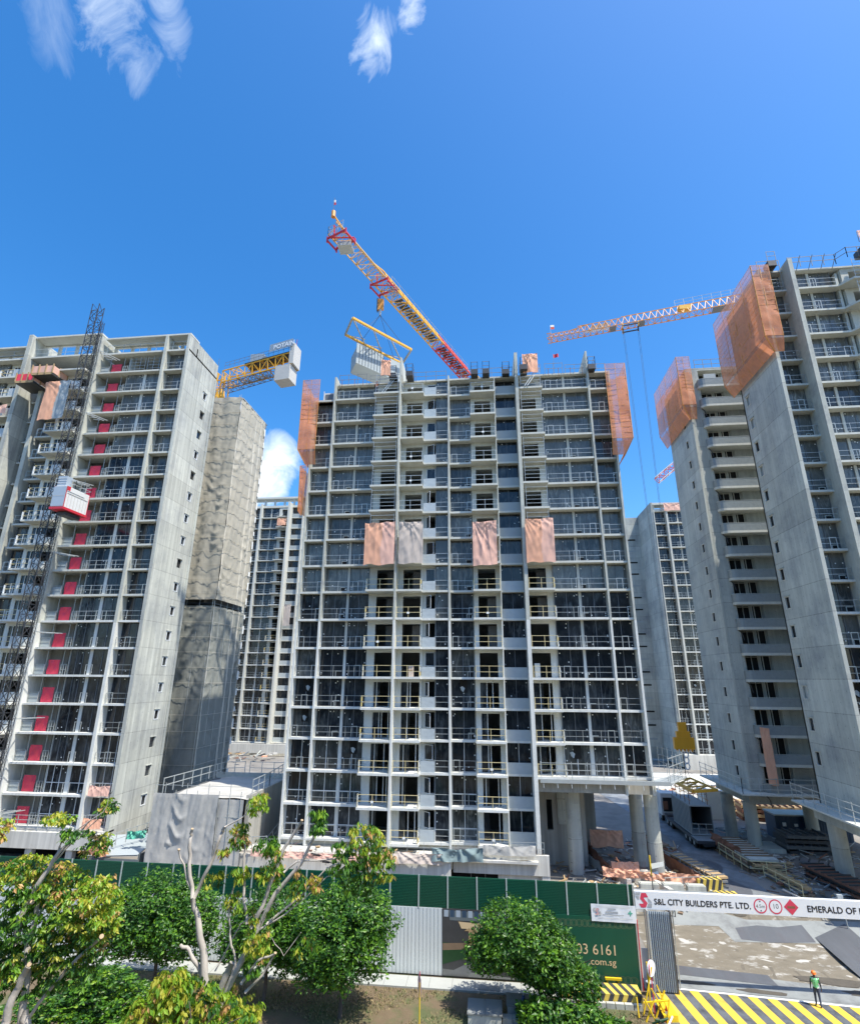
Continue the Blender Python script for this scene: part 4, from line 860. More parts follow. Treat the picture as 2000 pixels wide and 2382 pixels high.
# ramp and stores between left tower and wrapped block
t = thing('site_store', (-35.8, 55, 0), 'small open store with a grey roof at the foot of the left tower gable', 'shed')
m = MB(); m.face([(-38.8, 54, 3.0), (-33.4, 54, 3.3), (-33.4, 58, 4.2), (-38.8, 58, 3.8)], 'module_grey'); m.face([(-38.8, 54, 2.9), (-38.8, 58, 3.7), (-33.4, 58, 4.1), (-33.4, 54, 3.2)], 'module_grey'); m.build('roof', t)
m = MB(); m.box(-38.9, -33.3, 54, 54.1, 0, 2.9, 'module_dark'); m.box(-33.4, -33.3, 54.1, 58, 0, 3.3, 'module_dark'); m.build('wall', t)
m = MB(); rail(m, [(-38.8, 53.9, 3.0), (-33.4, 56.5, 4.6)], 1.1, 'galv', posts=.9, r=.035); m.build('railing', t)
cloth('debris_net', 'orange heap of netting on the store roof between the left tower and the wrapped block', (-38.2, 54.2, 4.3), (-36.4, 54.2, 4.2), 1.1, 'orange_cloth', 41, 'debris net', wav=.3)
cloth('debris_net', 'brown cloth strip on the wall of the store at the foot of the left tower', (-38.6, 53.85, 2.9), (-34.4, 53.85, 2.5), .7, 'orange_cloth', 42, 'debris net', wav=.08)
cloth('debris_net', 'teal green cloth lying on the rails beside the wrapped block', (-35.4, 55.2, 5.0), (-33.6, 55.4, 5.1), .7, 'sign_green', 43, 'debris net', wav=.15)

# ---------------------------------------------------------------- far towers
def far_tower(label, x, Y, lo, hi, cells, fins, seed, gx0, gx1, topz):
    T = Tower('apartment_tower', (x, Y, 0), label, 'apartment tower')
    build_facade(T, cells, Y, lo, hi, 12, seed, o={'up': 99})
    for a, b, f in fins: fin(T, a, b, Y + f, Y + 11, 3, topz - 2, 'pale_plaster')
    rf = T.part('roof_frame'); rf.box(gx0, gx1, Y, Y + 3, topz - .5, topz, 'concrete_slab'); rf.box(gx0, gx1, Y + .4, Y + 12, LV(hi + 1) - .1, LV(hi + 1) + .5, 'concrete_slab')
    n = 8
    for i in range(n + 1): xx = gx0 + (gx1 - gx0 - .5) * i / n; rf.box(xx, xx + .5, Y + .5, Y + .9, LV(hi + 1) + .5, topz - .5, 'pale_plaster')
    b = T.part('base_wall'); b.box(gx0, gx1, Y - .4, Y + .3, 1.4, 4.4, 'podium_concrete'); b.box(gx0, gx1, Y + 11.5, Y + 12, 0, LV(hi + 1), 'concrete_side')
    return T
YF = 134.0
fx = lambda px: onY(px, 1558, YF).x
c = [dict(x0=fx(520), x1=fx(547), t='win', f=0, mull=[fx(534)]), dict(x0=fx(550), x1=fx(566), t='win', f=.3), dict(x0=fx(571), x1=fx(613), t='win', f=0, mull=[fx(592)]),
     dict(x0=fx(613), x1=fx(641), t='bal', f=-1.2, la=.8, lb=.5, end='l'), dict(x0=fx(646), x1=fx(674), t='ledge', f=.4), dict(x0=fx(674), x1=fx(700), t='win', f=.2)]
T = far_tower('distant dark glazed tower seen between the netted tower and the centre tower', -60, YF, 0, 19, c, [(fx(547), fx(550), -.2), (fx(566), fx(571), -.2), (fx(641), fx(646), -1.6), (fx(674), fx(677), -.2)], 51, fx(500), fx(700), 67.4)
bb = T.part('base_wall'); bb.box(fx(520), fx(700), YF - 2, YF - 1.5, 2.2, 4.2, 'podium_concrete'); T.finish()
cloth('tarpaulin', 'small mauve cloth hanging on the distant tower left of the centre tower', (fx(652), YF - 1, 37.5), (fx(668), YF - 1, 37.5), 5.5, 'tan_cloth', 52)
cloth('tarpaulin', 'small orange cloth near the top of the distant tower left of the centre tower', (fx(618), YF - 1.6, 60.6), (fx(640), YF - 1.6, 60.6), 2.0, 'orange_cloth', 53)
YG = 127.0
fx = lambda px: onY(px, 1558, YG).x
c = [dict(x0=fx(1567), x1=fx(1596), t='win', f=.2), dict(x0=fx(1600), x1=fx(1640), t='win', f=0, mull=[fx(1628)]), dict(x0=fx(1640), x1=fx(1680), t='win', f=0)]
T = far_tower('distant tower with a blank grey side wall between the centre and right towers', 43, YG, 0, 17, c, [(fx(1565), fx(1567), -.2), (fx(1596), fx(1600), -.3)], 61, fx(1565), fx(1760), 60.5)
s_ = T.part('side_wall'); s_.box(fx(1565) - .4, fx(1565), YG, YG + 12, 2, 60.6, 'concrete_side'); s_.box(fx(1565) - 4.6, fx(1565) - .4, YG + 12, YG + 13, 2, 60.4, 'concrete_side')
for k in range(17):
    z = LV(k) + 1.6; s_.box(fx(1565) - 3.6, fx(1565) - 1.6, YG + 11.93, YG + 12, z, z + .35, 'black_void' if k % 3 else 'module_grey')
T.finish()
cloth('tarpaulin', 'salmon cloth on the roof storey of the distant tower between centre and right towers', (fx(1592), YG - .3, 60.2), (fx(1640), YG - .3, 60.2), 1.9, 'pink_cloth', 62)

# ---------------------------------------------------------------- right tower
YR = 53.0
T = Tower('apartment_tower', (40, YR, 0), 'tall concrete tower cut by the right edge, its shaded gable wall streaked grey', 'apartment tower')
cells = [dict(x0=31.95, x1=34.4, t='win', f=.35, lo=3, vent=0), dict(x0=34.85, x1=39.7, t='win', f=.1, mull=[37.3], vent=1, lo=2), dict(x0=40.6, x1=46, t='bal', f=-1.1, la=.8, lb=.3, scaf=9, lo=2, end='l'),
         dict(x0=46, x1=52, t='win', f=0, mull=[49], lo=2)]
build_facade(T, cells, YR, 2, 19, 8.4, 71, top=64.0, o={'up': 6})
for k in range(3, 20): sl = T.part('slab_corner'); sl.prism([(39.7, YR + .1), (40.6, YR - 1.1), (40.6, YR + 1), (39.7, YR + 1)], LV(k) - .22, LV(k) - .003, 'concrete_slab')
fin(T, 34.4, 34.85, YR - .95, YR + 8.3, 8, 64.6); fin(T, 40.0, 40.25, YR + .7, YR + 3, 8, 63.5); fin(T, 51.9, 52.2, YR - .3, YR + 8, 8, 64)
sw = T.part('side_wall'); z0 = 8.0
rg = random.Random(8)
for k in range(2, 19):
    zc = LV(k) + 1.75 - (k == 2) * .1
    sw.box(31.6, 31.95, YR, 61.3, z0, zc - .65, 'concrete_side'); sw.box(31.6, 31.95, YR, 59.6, zc - .65, zc + .65, 'concrete_side'); sw.box(31.6, 31.95, 60.5, 61.3, zc - .65, zc + .65, 'concrete_side'); z0 = zc + .65
    w = T.part('gable_window'); w.box(31.75, 31.8, 59.6, 60.5, zc - .65, zc + .65, rg.choice(('black_void', 'glass', 'glass', 'module_grey')))
    fr_ = w.sub('frame')
    for a, b in ((59.6, 59.68), (60.42, 60.5)): fr_.box(31.56, 31.7, a, b, zc - .65, zc + .65, 'pale_plaster')
    for a, b in ((-.65, -.58), (.58, .65)): fr_.box(31.56, 31.7, 59.68, 60.42, zc + a, zc + b, 'pale_plaster')
    w.box(31.48, 31.6, 59.5, 60.6, zc + .68, zc + .74, 'concrete_side')
sw.box(31.6, 31.95, YR, 61.3, z0, 64.2, 'concrete_side'); sw.box(31.6, 52, 61.1, 61.3, 8, 64, 'concrete_side')
rf = T.part('roof'); rf.box(31.95, 52, YR + .4, 61.1, 64.0, 64.2, 'concrete_slab')
rail(rf, [(31.8, YR + .3, 64.2), (34.2, YR + .3, 64.2)], 1.3, 'galv_dark', posts=1.1, r=.035); rail(rf, [(35, YR, 64.2), (40, YR, 64.2), (40.6, YR - 1.0, 64.2), (50, YR - 1.0, 64.2)], 1.3, 'galv_dark', posts=1.2, r=.035)
for x in (35.6, 36.9, 38.2, 39.4): rf.bar((x, YR - .1, 63.6), (x + .5, YR - .5, 65.3), .04, 'galv_dark')
p = T.part('loading_platform'); p.box(32.6, 33.5, YR - .5, YR + .6, 64.2, 64.9, 'steel_dark'); rail(p, [(32.6, YR - .5, 64.9), (33.5, YR - .5, 64.9)], 1.2, 'galv_dark', posts=.9); p.box(42, 44, YR - 1.8, YR, 64.5, 65.3, 'steel_dark'); rail(p, [(41.5, YR - 1.9, 65.3), (45, YR - 1.9, 65.3)], 1.4, 'galv_dark', posts=.9)
rail(p, [(31.9, YR + .4, 62), (34.2, YR + .4, 62)], 2, 'galv', posts=1)
tb = T.part('transfer_beam'); tb.box(31.0, 52, YR + .3, 61.6, 6.7, 7.9, 'concrete_side'); tb.prism([(29.6, 50.9), (56, 50.6), (56, 62.6), (29.6, 62.6)], 7.9, 8.05, 'concrete_slab')
rail(tb, [(29.75, 62.5, 8.05), (29.75, 51.1, 8.05), (56, 50.8, 8.05)], 1.6, 'galv', posts=1.9, rails=(.95, .62, .3), r=.035)
for x, y, zt in ((32.2, 60.5, 6.7), (37.5, 60.5, 6.7), (34.5, 54.6, 6.7)):
    if x == 34.5: continue
    cc = T.part('column'); cc.bar((x, y, 1.4), (x, y, zt), .72, 'concrete_side', n=24)
T.finish()
netbox('netted_scaffold', 'large orange brown netted scaffold round the upper corner of the rightmost tower', boxnet(30.2, 32.1, 51.8, 62.2, 54.6, 63.8, 52.9, .12, -1), 1)
cloth('debris_net', 'pink netting panel on the roof edge of the rightmost tower', (41.4, 51.0, 66.7), (43.6, 51.0, 66.9), 2.0, 'pink_cloth', 72, 'debris net', wav=.06)
# ---------------------------------------------------------------- tower with rounded balconies
YM = 69.5; XM = 28.65
T = Tower('apartment_tower', (31, YM, 0), 'shaded concrete tower with a stack of round cornered balconies, between centre and rightmost tower', 'apartment tower')
sw = T.part('side_wall'); z0 = 7.6; rg = random.Random(9)
for k in range(1, 18):
    zc = LV(k) + 1.55
    if k < 2: zc = LV(k) + 1.8
    sw.box(XM, XM + .35, YM, 71.45, zc - .6, zc + .6, 'concrete_side'); sw.box(XM, XM + .35, 72.35, 78.1, zc - .6, zc + .6, 'concrete_side'); sw.box(XM, XM + .35, YM, 78.1, z0, zc - .6, 'concrete_side'); z0 = zc + .6
    w = T.part('gable_window'); w.box(XM + .15, XM + .2, 71.45, 72.35, zc - .6, zc + .6, rg.choice(('black_void', 'glass', 'glass')))
    fr_ = w.sub('frame')
    for a, b in ((71.45, 71.53), (72.27, 72.35)): fr_.box(XM - .04, XM + .08, a, b, zc - .6, zc + .6, 'pale_plaster')
    for a, b in ((-.6, -.53), (.53, .6)): fr_.box(XM - .04, XM + .08, 71.53, 72.27, zc + a, zc + b, 'pale_plaster')
sw.box(XM, XM + .35, YM, 78.1, z0, 61.6, 'concrete_side')
fw = T.part('front_wall'); fw.box(XM, XM + 1.7, YM - .35, YM, 7.6, 61.6, 'concrete_side'); fw.box(XM + 5.2, 44, YM + .6, YM + .9, 7.6, 61.6, 'concrete_side'); fw.box(XM - .06, XM + .16, YM - .42, YM - .35, 7.6, 61.0, 'concrete')
for k in range(1, 20): sl = T.part('floor_slab'); sl.box(XM + .35, 44, YM - .298, 78, LV(k) - .2, LV(k) - .004, 'concrete_slab')
for k in range(1, 19):
    zb = LV(k); zt = LV(k + 1) - .2
    if zb < 7.4: continue
    w = T.part('window'); y = YM + .75; xa = XM + 1.7; xb = XM + 5.2; w.box(xa - .1, xa, YM - .02, y + .2, zb, zt, 'concrete_side')
    w.box(xa, xb, y, y + .15, zb, zb + .4, 'concrete_side'); w.box(xa, xb, y, y + .15, zt - .12, zt, 'concrete_side')
    for a, b in ((0, .3), (2.0, 2.3), (3.4, 3.5)): w.box(xa + a, xa + b, y, y + .15, zb + .4, zt - .12, 'concrete_side')
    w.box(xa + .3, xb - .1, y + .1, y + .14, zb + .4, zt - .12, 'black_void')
    for a in (.45, 1.15, 1.89, 2.45, 3.24): w.box(xa + a, xa + a + .07, y - .04, y + .05, zb + .4, zt - .12, 'pale_plaster')
    w.box(xa + .45, xa + 1.95, y - .04, y + .05, zt - .25, zt - .2, 'pale_plaster')
    b = T.part('round_balcony'); ol = [(xa + .02, YM - .3)]
    for i in range(5): a = math.pi + i / 4 * math.pi / 2; ol.append((xa + .75 + .85 * math.cos(a) - .3, YM - .45 + .75 * math.sin(a)))
    ol += [(46, YM - 1.2), (46, YM - .3)]
    b.prism(ol, zb - .3, zb - .003, 'concrete_slab')
    P_ = [Vector((q[0], q[1], 0)) for q in ol[:-1]]
    for p, q in zip(P_[:-1], P_[1:]):
        b.face([(p.x, p.y, zb), (q.x, q.y, zb), (q.x, q.y, zb + .95), (p.x, p.y, zb + .95)], 'grey_sheet'); b.bar((p.x, p.y, zb + 1.0), (q.x, q.y, zb + 1.0), .03, 'galv')
    if k % 2: b.path([(xa - .2, YM - .4, zb - .3), (xa + .1, YM - .45, zb - .7), (xa + .25, YM - .45, zb - 1.5)], .05, 'steel_dark', n=5)
rf = T.part('roof'); rf.box(XM + .35, 44, YM - .3, 78, 61.4, 61.7, 'concrete_side')
rail(rf, [(XM + 1.5, YM - .2, 61.6), (36, YM - .2, 61.6)], 1.5, 'galv_dark', posts=1.3, r=.04)
w = T.part('window'); w.box(XM + 2.4, XM + 4.0, YM - .45, YM - .42, 59.3, 60.6, 'module_grey')
tb = T.part('transfer_beam'); tb.box(XM - .1, 44, YM + .2, 79, 6.2, 7.4, 'concrete_side'); tb.prism([(XM - 1.6, YM - 2), (44, YM - 2.2), (44, 80), (XM - 1.6, 80)], 7.4, 7.56, 'concrete_slab')
rail(tb, [(XM - 1.5, 79.8, 7.56), (XM - 1.5, YM - 1.9, 7.56), (38, YM - 2.1, 7.56)], 1.6, 'galv', posts=1.9, rails=(.95, .62, .3), r=.035)
for x, y in ((29.0, 71.0), (28.4, 75.6), (36.8, 74.0)):
    cc = T.part('column'); cc.bar((x, y, 1.4), (x, y, 6.2), .68, 'concrete', n=24)
    if x == 29.0: cc.box(x - 2, x + 2.4, y - 1.6, y + 1.6, 1.2, 1.9, 'concrete')
T.finish()
netbox('netted_scaffold', 'orange netted scaffold round the upper corner of the tower with rounded balconies', boxnet(27.4, 29.2, 68.4, 78.8, 55.6, 63.2, 53.6, .25, -1), 1)
cloth('debris_net', 'narrow orange net hanging beside the lowest rounded balconies', (30.0, 67.8, 14.4), (31.0, 67.8, 14.3), 5.8, 'orange_cloth', 75, 'debris net', wav=.1)
mat('hook_yellow', (.85, .40, .02), .5, .08, 2)
# ---------------------------------------------------------------- cranes
def quadbox(mb, a, b, c, z0, z1, m):
    """upright box with base edge a-b and third corner c next to a"""
    a = Vector((a.x, a.y)); b = Vector((b.x, b.y)); c = Vector((c.x, c.y)); d = b + c - a
    mb.prism([tuple(a), tuple(b), tuple(d), tuple(c)], z0, z1, m); return a, b, c, d
# crane over the centre tower
J0 = Vector((-2.7, 89.0, 74)); J1 = Vector((-18.4, 51.6, 74))
t = thing('tower_crane', (-2, 91, 0), 'tower crane whose long yellow and red jib sweeps up over the centre tower', 'tower crane')
P = lambda f: J0.lerp(J1, f); jd = (J1 - J0).normalized(); js = jd.cross(Vector((0, 0, 1))).normalized()
m = MB(); lattice(m, P(0), P(.30), 2.3, 2.3, 9, .13, 'crane_red', tri=True, dr=.07)
for i in range(12): q = P(.01 + i * .024); m.bar(q - js * .5, q + js * .5 + jd * .4, .05, 'crane_red')
m.build('jib_root_section', t)
m = MB(); lattice(m, P(.30), P(.72), 2.3, 2.3, 13, .12, 'crane_yellow', tri=True, dr=.06); lattice(m, P(.72), P(.985), 2.3, 1.5, 9, .10, 'crane_pale', tri=True, dr=.05)
m.bar(P(.72) + Vector((0, 0, 2.3)), P(.80) + Vector((0, 0, 1.5)), .1, 'crane_yellow'); m.build('jib', t)
m = MB()
for a, b in ((.02, .28), (.33, .62)):
    q, r = P(a), P(b); n = int((b - a) * 60)
    for i in range(n): u, v = q.lerp(r, i / n), q.lerp(r, (i + .8) / n); m.face([u - js * .75 + Vector((0, 0, .12)), v - js * .75 + Vector((0, 0, .12)), v + js * .75 + Vector((0, 0, .12)), u + js * .75 + Vector((0, 0, .12))], 'steel_dark' if i % 3 else 'galv_dark')
q, r = P(.44), P(.56); m.face([q + js * .9 + Vector((0, 0, .9)), r + js * .9 + Vector((0, 0, .9)), r + js * .9 + Vector((0, 0, 1.5)), q + js * .9 + Vector((0, 0, 1.5))], 'galv_dark')
m.build('catwalk', t)
m = MB(); q = P(.25) + js * 1.0 + Vector((0, 0, 2.2)); r = P(.66) + js * .3 + Vector((0, 0, 2.3)); rail(m, [P(.0) + Vector((0, 0, 2.3)), P(.66) + Vector((0, 0, 2.3))], .9, 'galv', posts=2.2, rails=(1,), r=.025); m.build('jib_railing', t)
def trolley(f, s=1.0):
    m = MB(); q = P(f); L = 1.6 * s; W_ = 1.5
    for sx in (-1, 1):
        for sy in (-1, 1): m.bar(q + jd * L * sx * .5 + js * W_ * sy, q + jd * L * sx * .5 + js * W_ * sy - Vector((0, 0, .9)), .12, 'paint_red')
        m.bar(q + jd * L * sx * .5 + js * W_ - Vector((0, 0, .3)), q + jd * L * sx * .5 - js * W_ - Vector((0, 0, .3)), .14, 'paint_red')
        m.bar(q + jd * L * .5 + js * W_ * sx - Vector((0, 0, .6)), q - jd * L * .5 + js * W_ * sx - Vector((0, 0, .6)), .13, 'paint_red')
    m.bar(q + jd * .8 + js * 1.5, q - jd * .8 - js * 1.5, .1, 'paint_red'); m.bar(q + js * 1.2, q + js * 1.3 + Vector((0, 0, 2.6)), .14, 'paint_red')
    return m
m = trolley(.71, 1.5); q = P(.71) - js * 1.6 - Vector((0, 0, 1.9)); lattice(m, q - jd * .9, q + jd * .9, .8, 1.0, 2, .05, 'galv_dark'); m.build('trolley', t)
m = trolley(.955, 1.2); q = P(.93); m.box(q.x - .9, q.x + .9, q.y - .8, q.y + .8, q.z - 1.1, q.z - .5, 'galv'); m.build('end_trolley', t)
m = MB(); e = P(1.0); m.bar(P(.93) + Vector((0, 0, 1.5)), e + Vector((0, 0, 2.1)), .11, 'crane_yellow'); m.bar(e + Vector((0, 0, 1.7)), e + Vector((0, 0, 2.6)), .28, 'crane_rust', n=10)
m.bar(e + Vector((0, 0, 2.1)), e + Vector((0, 0, 4.9)), .035, 'galv_dark'); m.box(e.x - .05, e.x + .25, e.y - .02, e.y + .02, e.z + 3.7, e.z + 4.1, 'paint_red'); m.box(e.x - .05, e.x + .2, e.y - .02, e.y + .02, e.z + 4.1, e.z + 4.5, 'tape')
rail(m, [P(.95) + js * 1.2, P(.985) + js * 1.2, P(.985) - js * 1.2], 1.2, 'galv', posts=.8, r=.03); m.build('jib_head', t)
m = MB(); lattice(m, (-1.9, 91.4, 0), (-1.9, 91.4, 73), 2.1, 2.1, 24, .13, 'crane_yellow', dr=.07); m.build('mast', t)
m = MB(); lattice(m, P(0), P(-.3), 2.2, 1.6, 5, .12, 'crane_yellow', dr=.06); m.box(1.2, 3.6, 98, 100, 71.5, 74, 'ballast'); m.build('counter_jib', t)
# hook block, spreader frame and the module it carries
HK = onY(884, 733, P(.71).y + .2); HT = P(.71) - Vector((0, 0, .5))
t = thing('hook_block', HK, 'heavy tan hook block hanging on ropes from the jib over the centre tower', 'hook block')
m = MB(); 
for o in (-.22, .22): m.bar(HT + js * o, HK + Vector((0, 0, 2.6)) + js * o, .03, 'steel_dark'); 
m.build('rope', t)
m = MB(); m.prism([(HK.x - .45, HK.y - .2), (HK.x + .45, HK.y - .2), (HK.x + .45, HK.y + .2), (HK.x - .45, HK.y + .2)], HK.z + .9, HK.z + 2.7, 'crane_rust'); m.bar(HK + Vector((0, 0, .9)), HK + Vector((0, 0, 0)), .22, 'galv', n=8, r2=.12); m.box(HK.x - .5, HK.x - .35, HK.y - .25, HK.y + .25, HK.z + .7, HK.z + 2.8, 'steel_dark'); m.build('block', t)
t = thing('spreader_frame', HK - Vector((0, 0, 5)), 'yellow lifting frame hanging from the hook above the grey module', 'lifting frame')
A = onZ(820, 739, 66.3); B_ = onZ(957, 813, 66.3); C_ = onZ(803, 778, 66.3); D_ = B_ + C_ - A
m = MB()
for a, b, mm, r in ((A, B_, 'crane_yellow', .2), (C_, D_, 'crane_yellow', .2), (A, C_, 'beam_concrete', .17), (B_, D_, 'beam_concrete', .17)): m.bar(a, b, r, mm)
for f, g_ in ((0, .33), (.33, .62), (.62, 1)): m.bar(A.lerp(B_, f), C_.lerp(D_, g_), .1, 'beam_concrete'); m.bar(C_.lerp(D_, f), C_.lerp(D_, g_) + Vector((0, 0, .9)), .06, 'beam_concrete')
for i in range(34): q = A.lerp(B_, .04 + i * .028); m.bar(q, q - Vector((0, 0, .42)), .035, 'tape')
for i in range(30): q = C_.lerp(D_, .04 + i * .03); m.bar(q, q - Vector((0, 0, .35)), .03, 'tape')
m.build('frame', t)
m = MB()
for q in (A.lerp(B_, .25), C_.lerp(D_, .25), A.lerp(B_, .85), C_.lerp(D_, .85)): m.bar(HK, q, .03, 'steel_dark')
m.build('sling', t)
t = thing('module', (-16, 62, 61), 'grey ribbed room module hanging under the yellow lifting frame above the tower roof', 'building module')
zb = 61.2; a, b, c = onZ(828, 843, zb), onZ(938, 892, zb), onZ(815, 868, zb)
zt = onY(828, 797, a.y).z
m = MB(); quadbox(m, a, b, c, zb, zb + .14, 'module_grey'); a2 = Vector((a.x, a.y)); b2 = Vector((b.x, b.y)); c2 = Vector((c.x, c.y)); u = (b2 - a2); v = (c2 - a2)
def seg(f0, f1, g0, g1, z0, z1, mm): m.prism([tuple(a2 + u * f0 + v * g0), tuple(a2 + u * f1 + v * g0), tuple(a2 + u * f1 + v * g1), tuple(a2 + u * f0 + v * g1)], z0, z1, mm)
seg(0, .55, 0, .06, zb + .14, zt, 'module_grey'); seg(.70, 1, 0, .06, zb + .14, zt, 'module_grey'); seg(0, .03, .06, 1, zb + .14, zt - .6, 'module_grey'); seg(0, 1, .95, 1, zb + .14, zt - .6, 'module_grey'); seg(.03, .97, .3, .9, zt - .65, zt - .5, 'module_dark')
m.build('shell', t)
m = MB()
for i in range(1, 10):
    f = i * .061
    if f > .55: f += .13
    seg(f, f + .006, -.03, 0, zb + .1, zt, 'module_dark')
m.build('wall_rib', t)
m = MB()
for f in (.1, .5, .9): q = a2 + u * f + v * .1; m.bar((q.x, q.y, zt), tuple(C_.lerp(D_, f)), .025, 'steel_dark')
m.build('sling', t)
# crane behind the netted tower
t = thing('tower_crane', (-46, 80, 0), 'orange yellow crane with a grey counterweight behind the netted tower', 'tower crane')
K0 = Vector((-45.5, 79.0, 69.2)); K1 = Vector((-32.0, 76.4, 70.4)); kd = (K1 - K0).normalized(); ks = kd.cross(Vector((0, 0, 1))).normalized()
m = MB(); lattice(m, K0, K1, 2.2, 2.3, 9, .12, 'crane_yellow', tri=False, dr=.075); lattice(m, K0 - Vector((0, 0, 1.2)), K1 - kd * 4 - Vector((0, 0, .8)), 1.6, .9, 9, .06, 'galv_dark', dr=.04); m.build('counter_jib', t)
m = MB(); lattice(m, (-47, 80, 2), (-47, 80, 66), 2.2, 2.2, 22, .14, 'crane_yellow', dr=.08); m.build('mast', t)
m = MB(); m.bar((-47, 80, 64.5), (-47, 80, 65.6), 1.9, 'crane_yellow', n=12, r2=1.2); m.bar((-47, 80, 65.6), (-47, 80, 68.8), 1.1, 'crane_yellow', n=8, r2=.7)
for dx, dy in ((-1.2, -1.2), (1.2, -1.2), (1.2, 1.2), (-1.2, 1.2)): m.bar((-47 + dx, 80 + dy, 65), (-46.5 + dx * .5, 79.5 + dy * .5, 71.6), .16, 'crane_yellow')
rail(m, [(-49.5, 78, 64), (-44.3, 78, 64), (-44.3, 82, 64)], 1.2, 'galv', posts=.8, r=.035); rail(m, [(-49.5, 78.2, 67), (-44.6, 78.2, 67)], 1.2, 'galv', posts=.8, r=.035); m.build('slewing_ring', t)
m = MB(); lattice(m, K0 + Vector((-1, 0, 0)), K0 + Vector((-14, 3, -.6)), 2.0, 2.0, 8, .11, 'crane_yellow', dr=.06); m.build('jib', t)
m = MB(); q = K1 - kd * 1.6; m.prism([(q.x - 1.5, q.y - 1.2), (q.x + 1.3, q.y - 1.7), (q.x + 1.6, q.y + .8), (q.x - 1.2, q.y + 1.3)], 67.4, 70.2, 'ballast')
for i in range(1): m.prism([(q.x + .9, q.y - 1.5), (q.x + 1.75, q.y - 1.65), (q.x + 2.0, q.y + .9), (q.x + 1.1, q.y + 1.1)], 70.4, 74.4, 'ballast')
m.build('counterweight', t)
m = MB(); q = K0.lerp(K1, .45); m.box(q.x - 1.1, q.x + 1.3, q.y - .8, q.y + .8, q.z + 2.6, q.z + 4.2, 'steel_grey'); m.bar((q.x + 1.6, q.y - .9, q.z + 3), (q.x + 1.6, q.y + .9, q.z + 3), .6, 'galv_dark', n=10); m.build('winch', t)
m = MB(); a = K0 + Vector((0, -1.2, 2.6)); b = K1 + Vector((0, -1.2, 2.7)); rail(m, [a, b], 1.2, 'galv_dark', posts=1.0, r=.03)
m.face([K0.lerp(K1, .3) + Vector((0, -1.3, 2.5)), K1 + Vector((0, -1.3, 2.5)), K1 + Vector((0, 1.2, 2.5)), K0.lerp(K1, .3) + Vector((0, 1.2, 2.5))], 'steel_dark'); m.build('walkway', t)
m = MB(); a = K0.lerp(K1, .66) + Vector((0, -1.45, 3.3)); d = kd; n_ = ks; W_ = 4.6
m.face([a, a + d * W_, a + d * W_ + Vector((0, 0, 1.5)), a + Vector((0, 0, 1.5))], 'steel_grey'); off = Vector((.02, -.05, 0))
text_mesh(m, 'POTAIN', 1.15, lambda x, y: a + off + d * (.75 + x) + Vector((0, 0, .32 + y)), 'sign_white', bold=.03); m.build('name_board', t)
m = MB(); m.bar((-47.5, 79, 71.5), (-47.5, 79, 74.8), .035, 'galv_dark'); m.bar((K1.x, K1.y, 74.4), (K1.x, K1.y, 76), .03, 'paint_red'); m.build('antenna', t)
# crane behind the right towers
Q0 = Vector((13.1, 86.7, 80)); Q1 = Vector((47, 79.2, 80)); qd = (Q1 - Q0).normalized(); qs = qd.cross(Vector((0, 0, 1))).normalized()
t = thing('tower_crane', (49, 79, 0), 'crane with a rusty orange lattice jib reaching left from behind the right towers', 'tower crane')
P3 = lambda f: Q0.lerp(Q1, f)
m = MB(); lattice(m, P3(.0), P3(.14), 1.7, 1.3, 5, .075, 'crane_rust', tri=True, dr=.045); lattice(m, P3(.14), P3(.36), 1.7, 1.9, 7, .08, 'crane_rust', tri=True, dr=.05); lattice(m, P3(.36), P3(1), 1.7, 2.1, 20, .09, 'crane_rust', tri=True, dr=.05)
m.bar(P3(.1) + Vector((0, 0, 1.3)), P3(.2) + Vector((0, 0, 1.9)), .08, 'crane_rust'); m.build('jib', t)
m = MB(); q, r = P3(.165), P3(.30); m.face([q + Vector((0, 0, .5)) - qs * .5, r + Vector((0, 0, .3)) - qs * .5, r + Vector((0, 0, 1.7)) - qs * .2, q.lerp(r, .4) + Vector((0, 0, 1.6)) - qs * .2], 'sign_white'); m.build('jib_banner', t)
m = MB(); rail(m, [P3(.62) + Vector((0, 0, 2.1)), P3(1) + Vector((0, 0, 2.1))], 1.3, 'galv', posts=1.5, rails=(1, .5), r=.03)
for a, b in ((.78, .86), (.88, .97), (.44, .47), (.3, .33)): q, r = P3(a), P3(b); m.face([q - qs * .8 - Vector((0, 0, .1)), r - qs * .8 - Vector((0, 0, .1)), r + qs * .8 - Vector((0, 0, .1)), q + qs * .8 - Vector((0, 0, .1))], 'galv_dark')
m.box(P3(.66).x - 1, P3(.66).x + 1, P3(.66).y - .5, P3(.66).y + .5, 81.0, 81.8, 'crane_yellow'); m.build('catwalk', t)
TR = P3(.40); m = MB()
for sx in (-1, 1):
    for sy in (-1, 1): m.bar(TR + qd * 1.3 * sx + qs * sy, TR + qd * 1.3 * sx + qs * sy - Vector((0, 0, .8)), .1, 'crane_yellow')
    m.bar(TR + qd * 1.3 * sx + qs - Vector((0, 0, .3)), TR + qd * 1.3 * sx - qs - Vector((0, 0, .3)), .12, 'crane_yellow'); m.bar(TR + qd * 1.4 + qs * sx - Vector((0, 0, .5)), TR - qd * 1.4 + qs * sx - Vector((0, 0, .5)), .12, 'steel_dark')
    m.bar(TR + qd * 1.25 * sx - Vector((0, 0, .4)), TR + qd * 1.25 * sx - Vector((0, 0, 1.4)), .1, 'steel_dark')
m.build('trolley', t)
m = MB(); HB = Vector((TR.x + .1, TR.y, 13.2))
for sx in (-1.35, -1.15, 1.15, 1.35): m.bar(TR + qd * sx - Vector((0, 0, .5)), (HB.x + sx * .55, HB.y, HB.z), .022, 'steel_dark', cap=False)
m.build('hoist_rope', t)
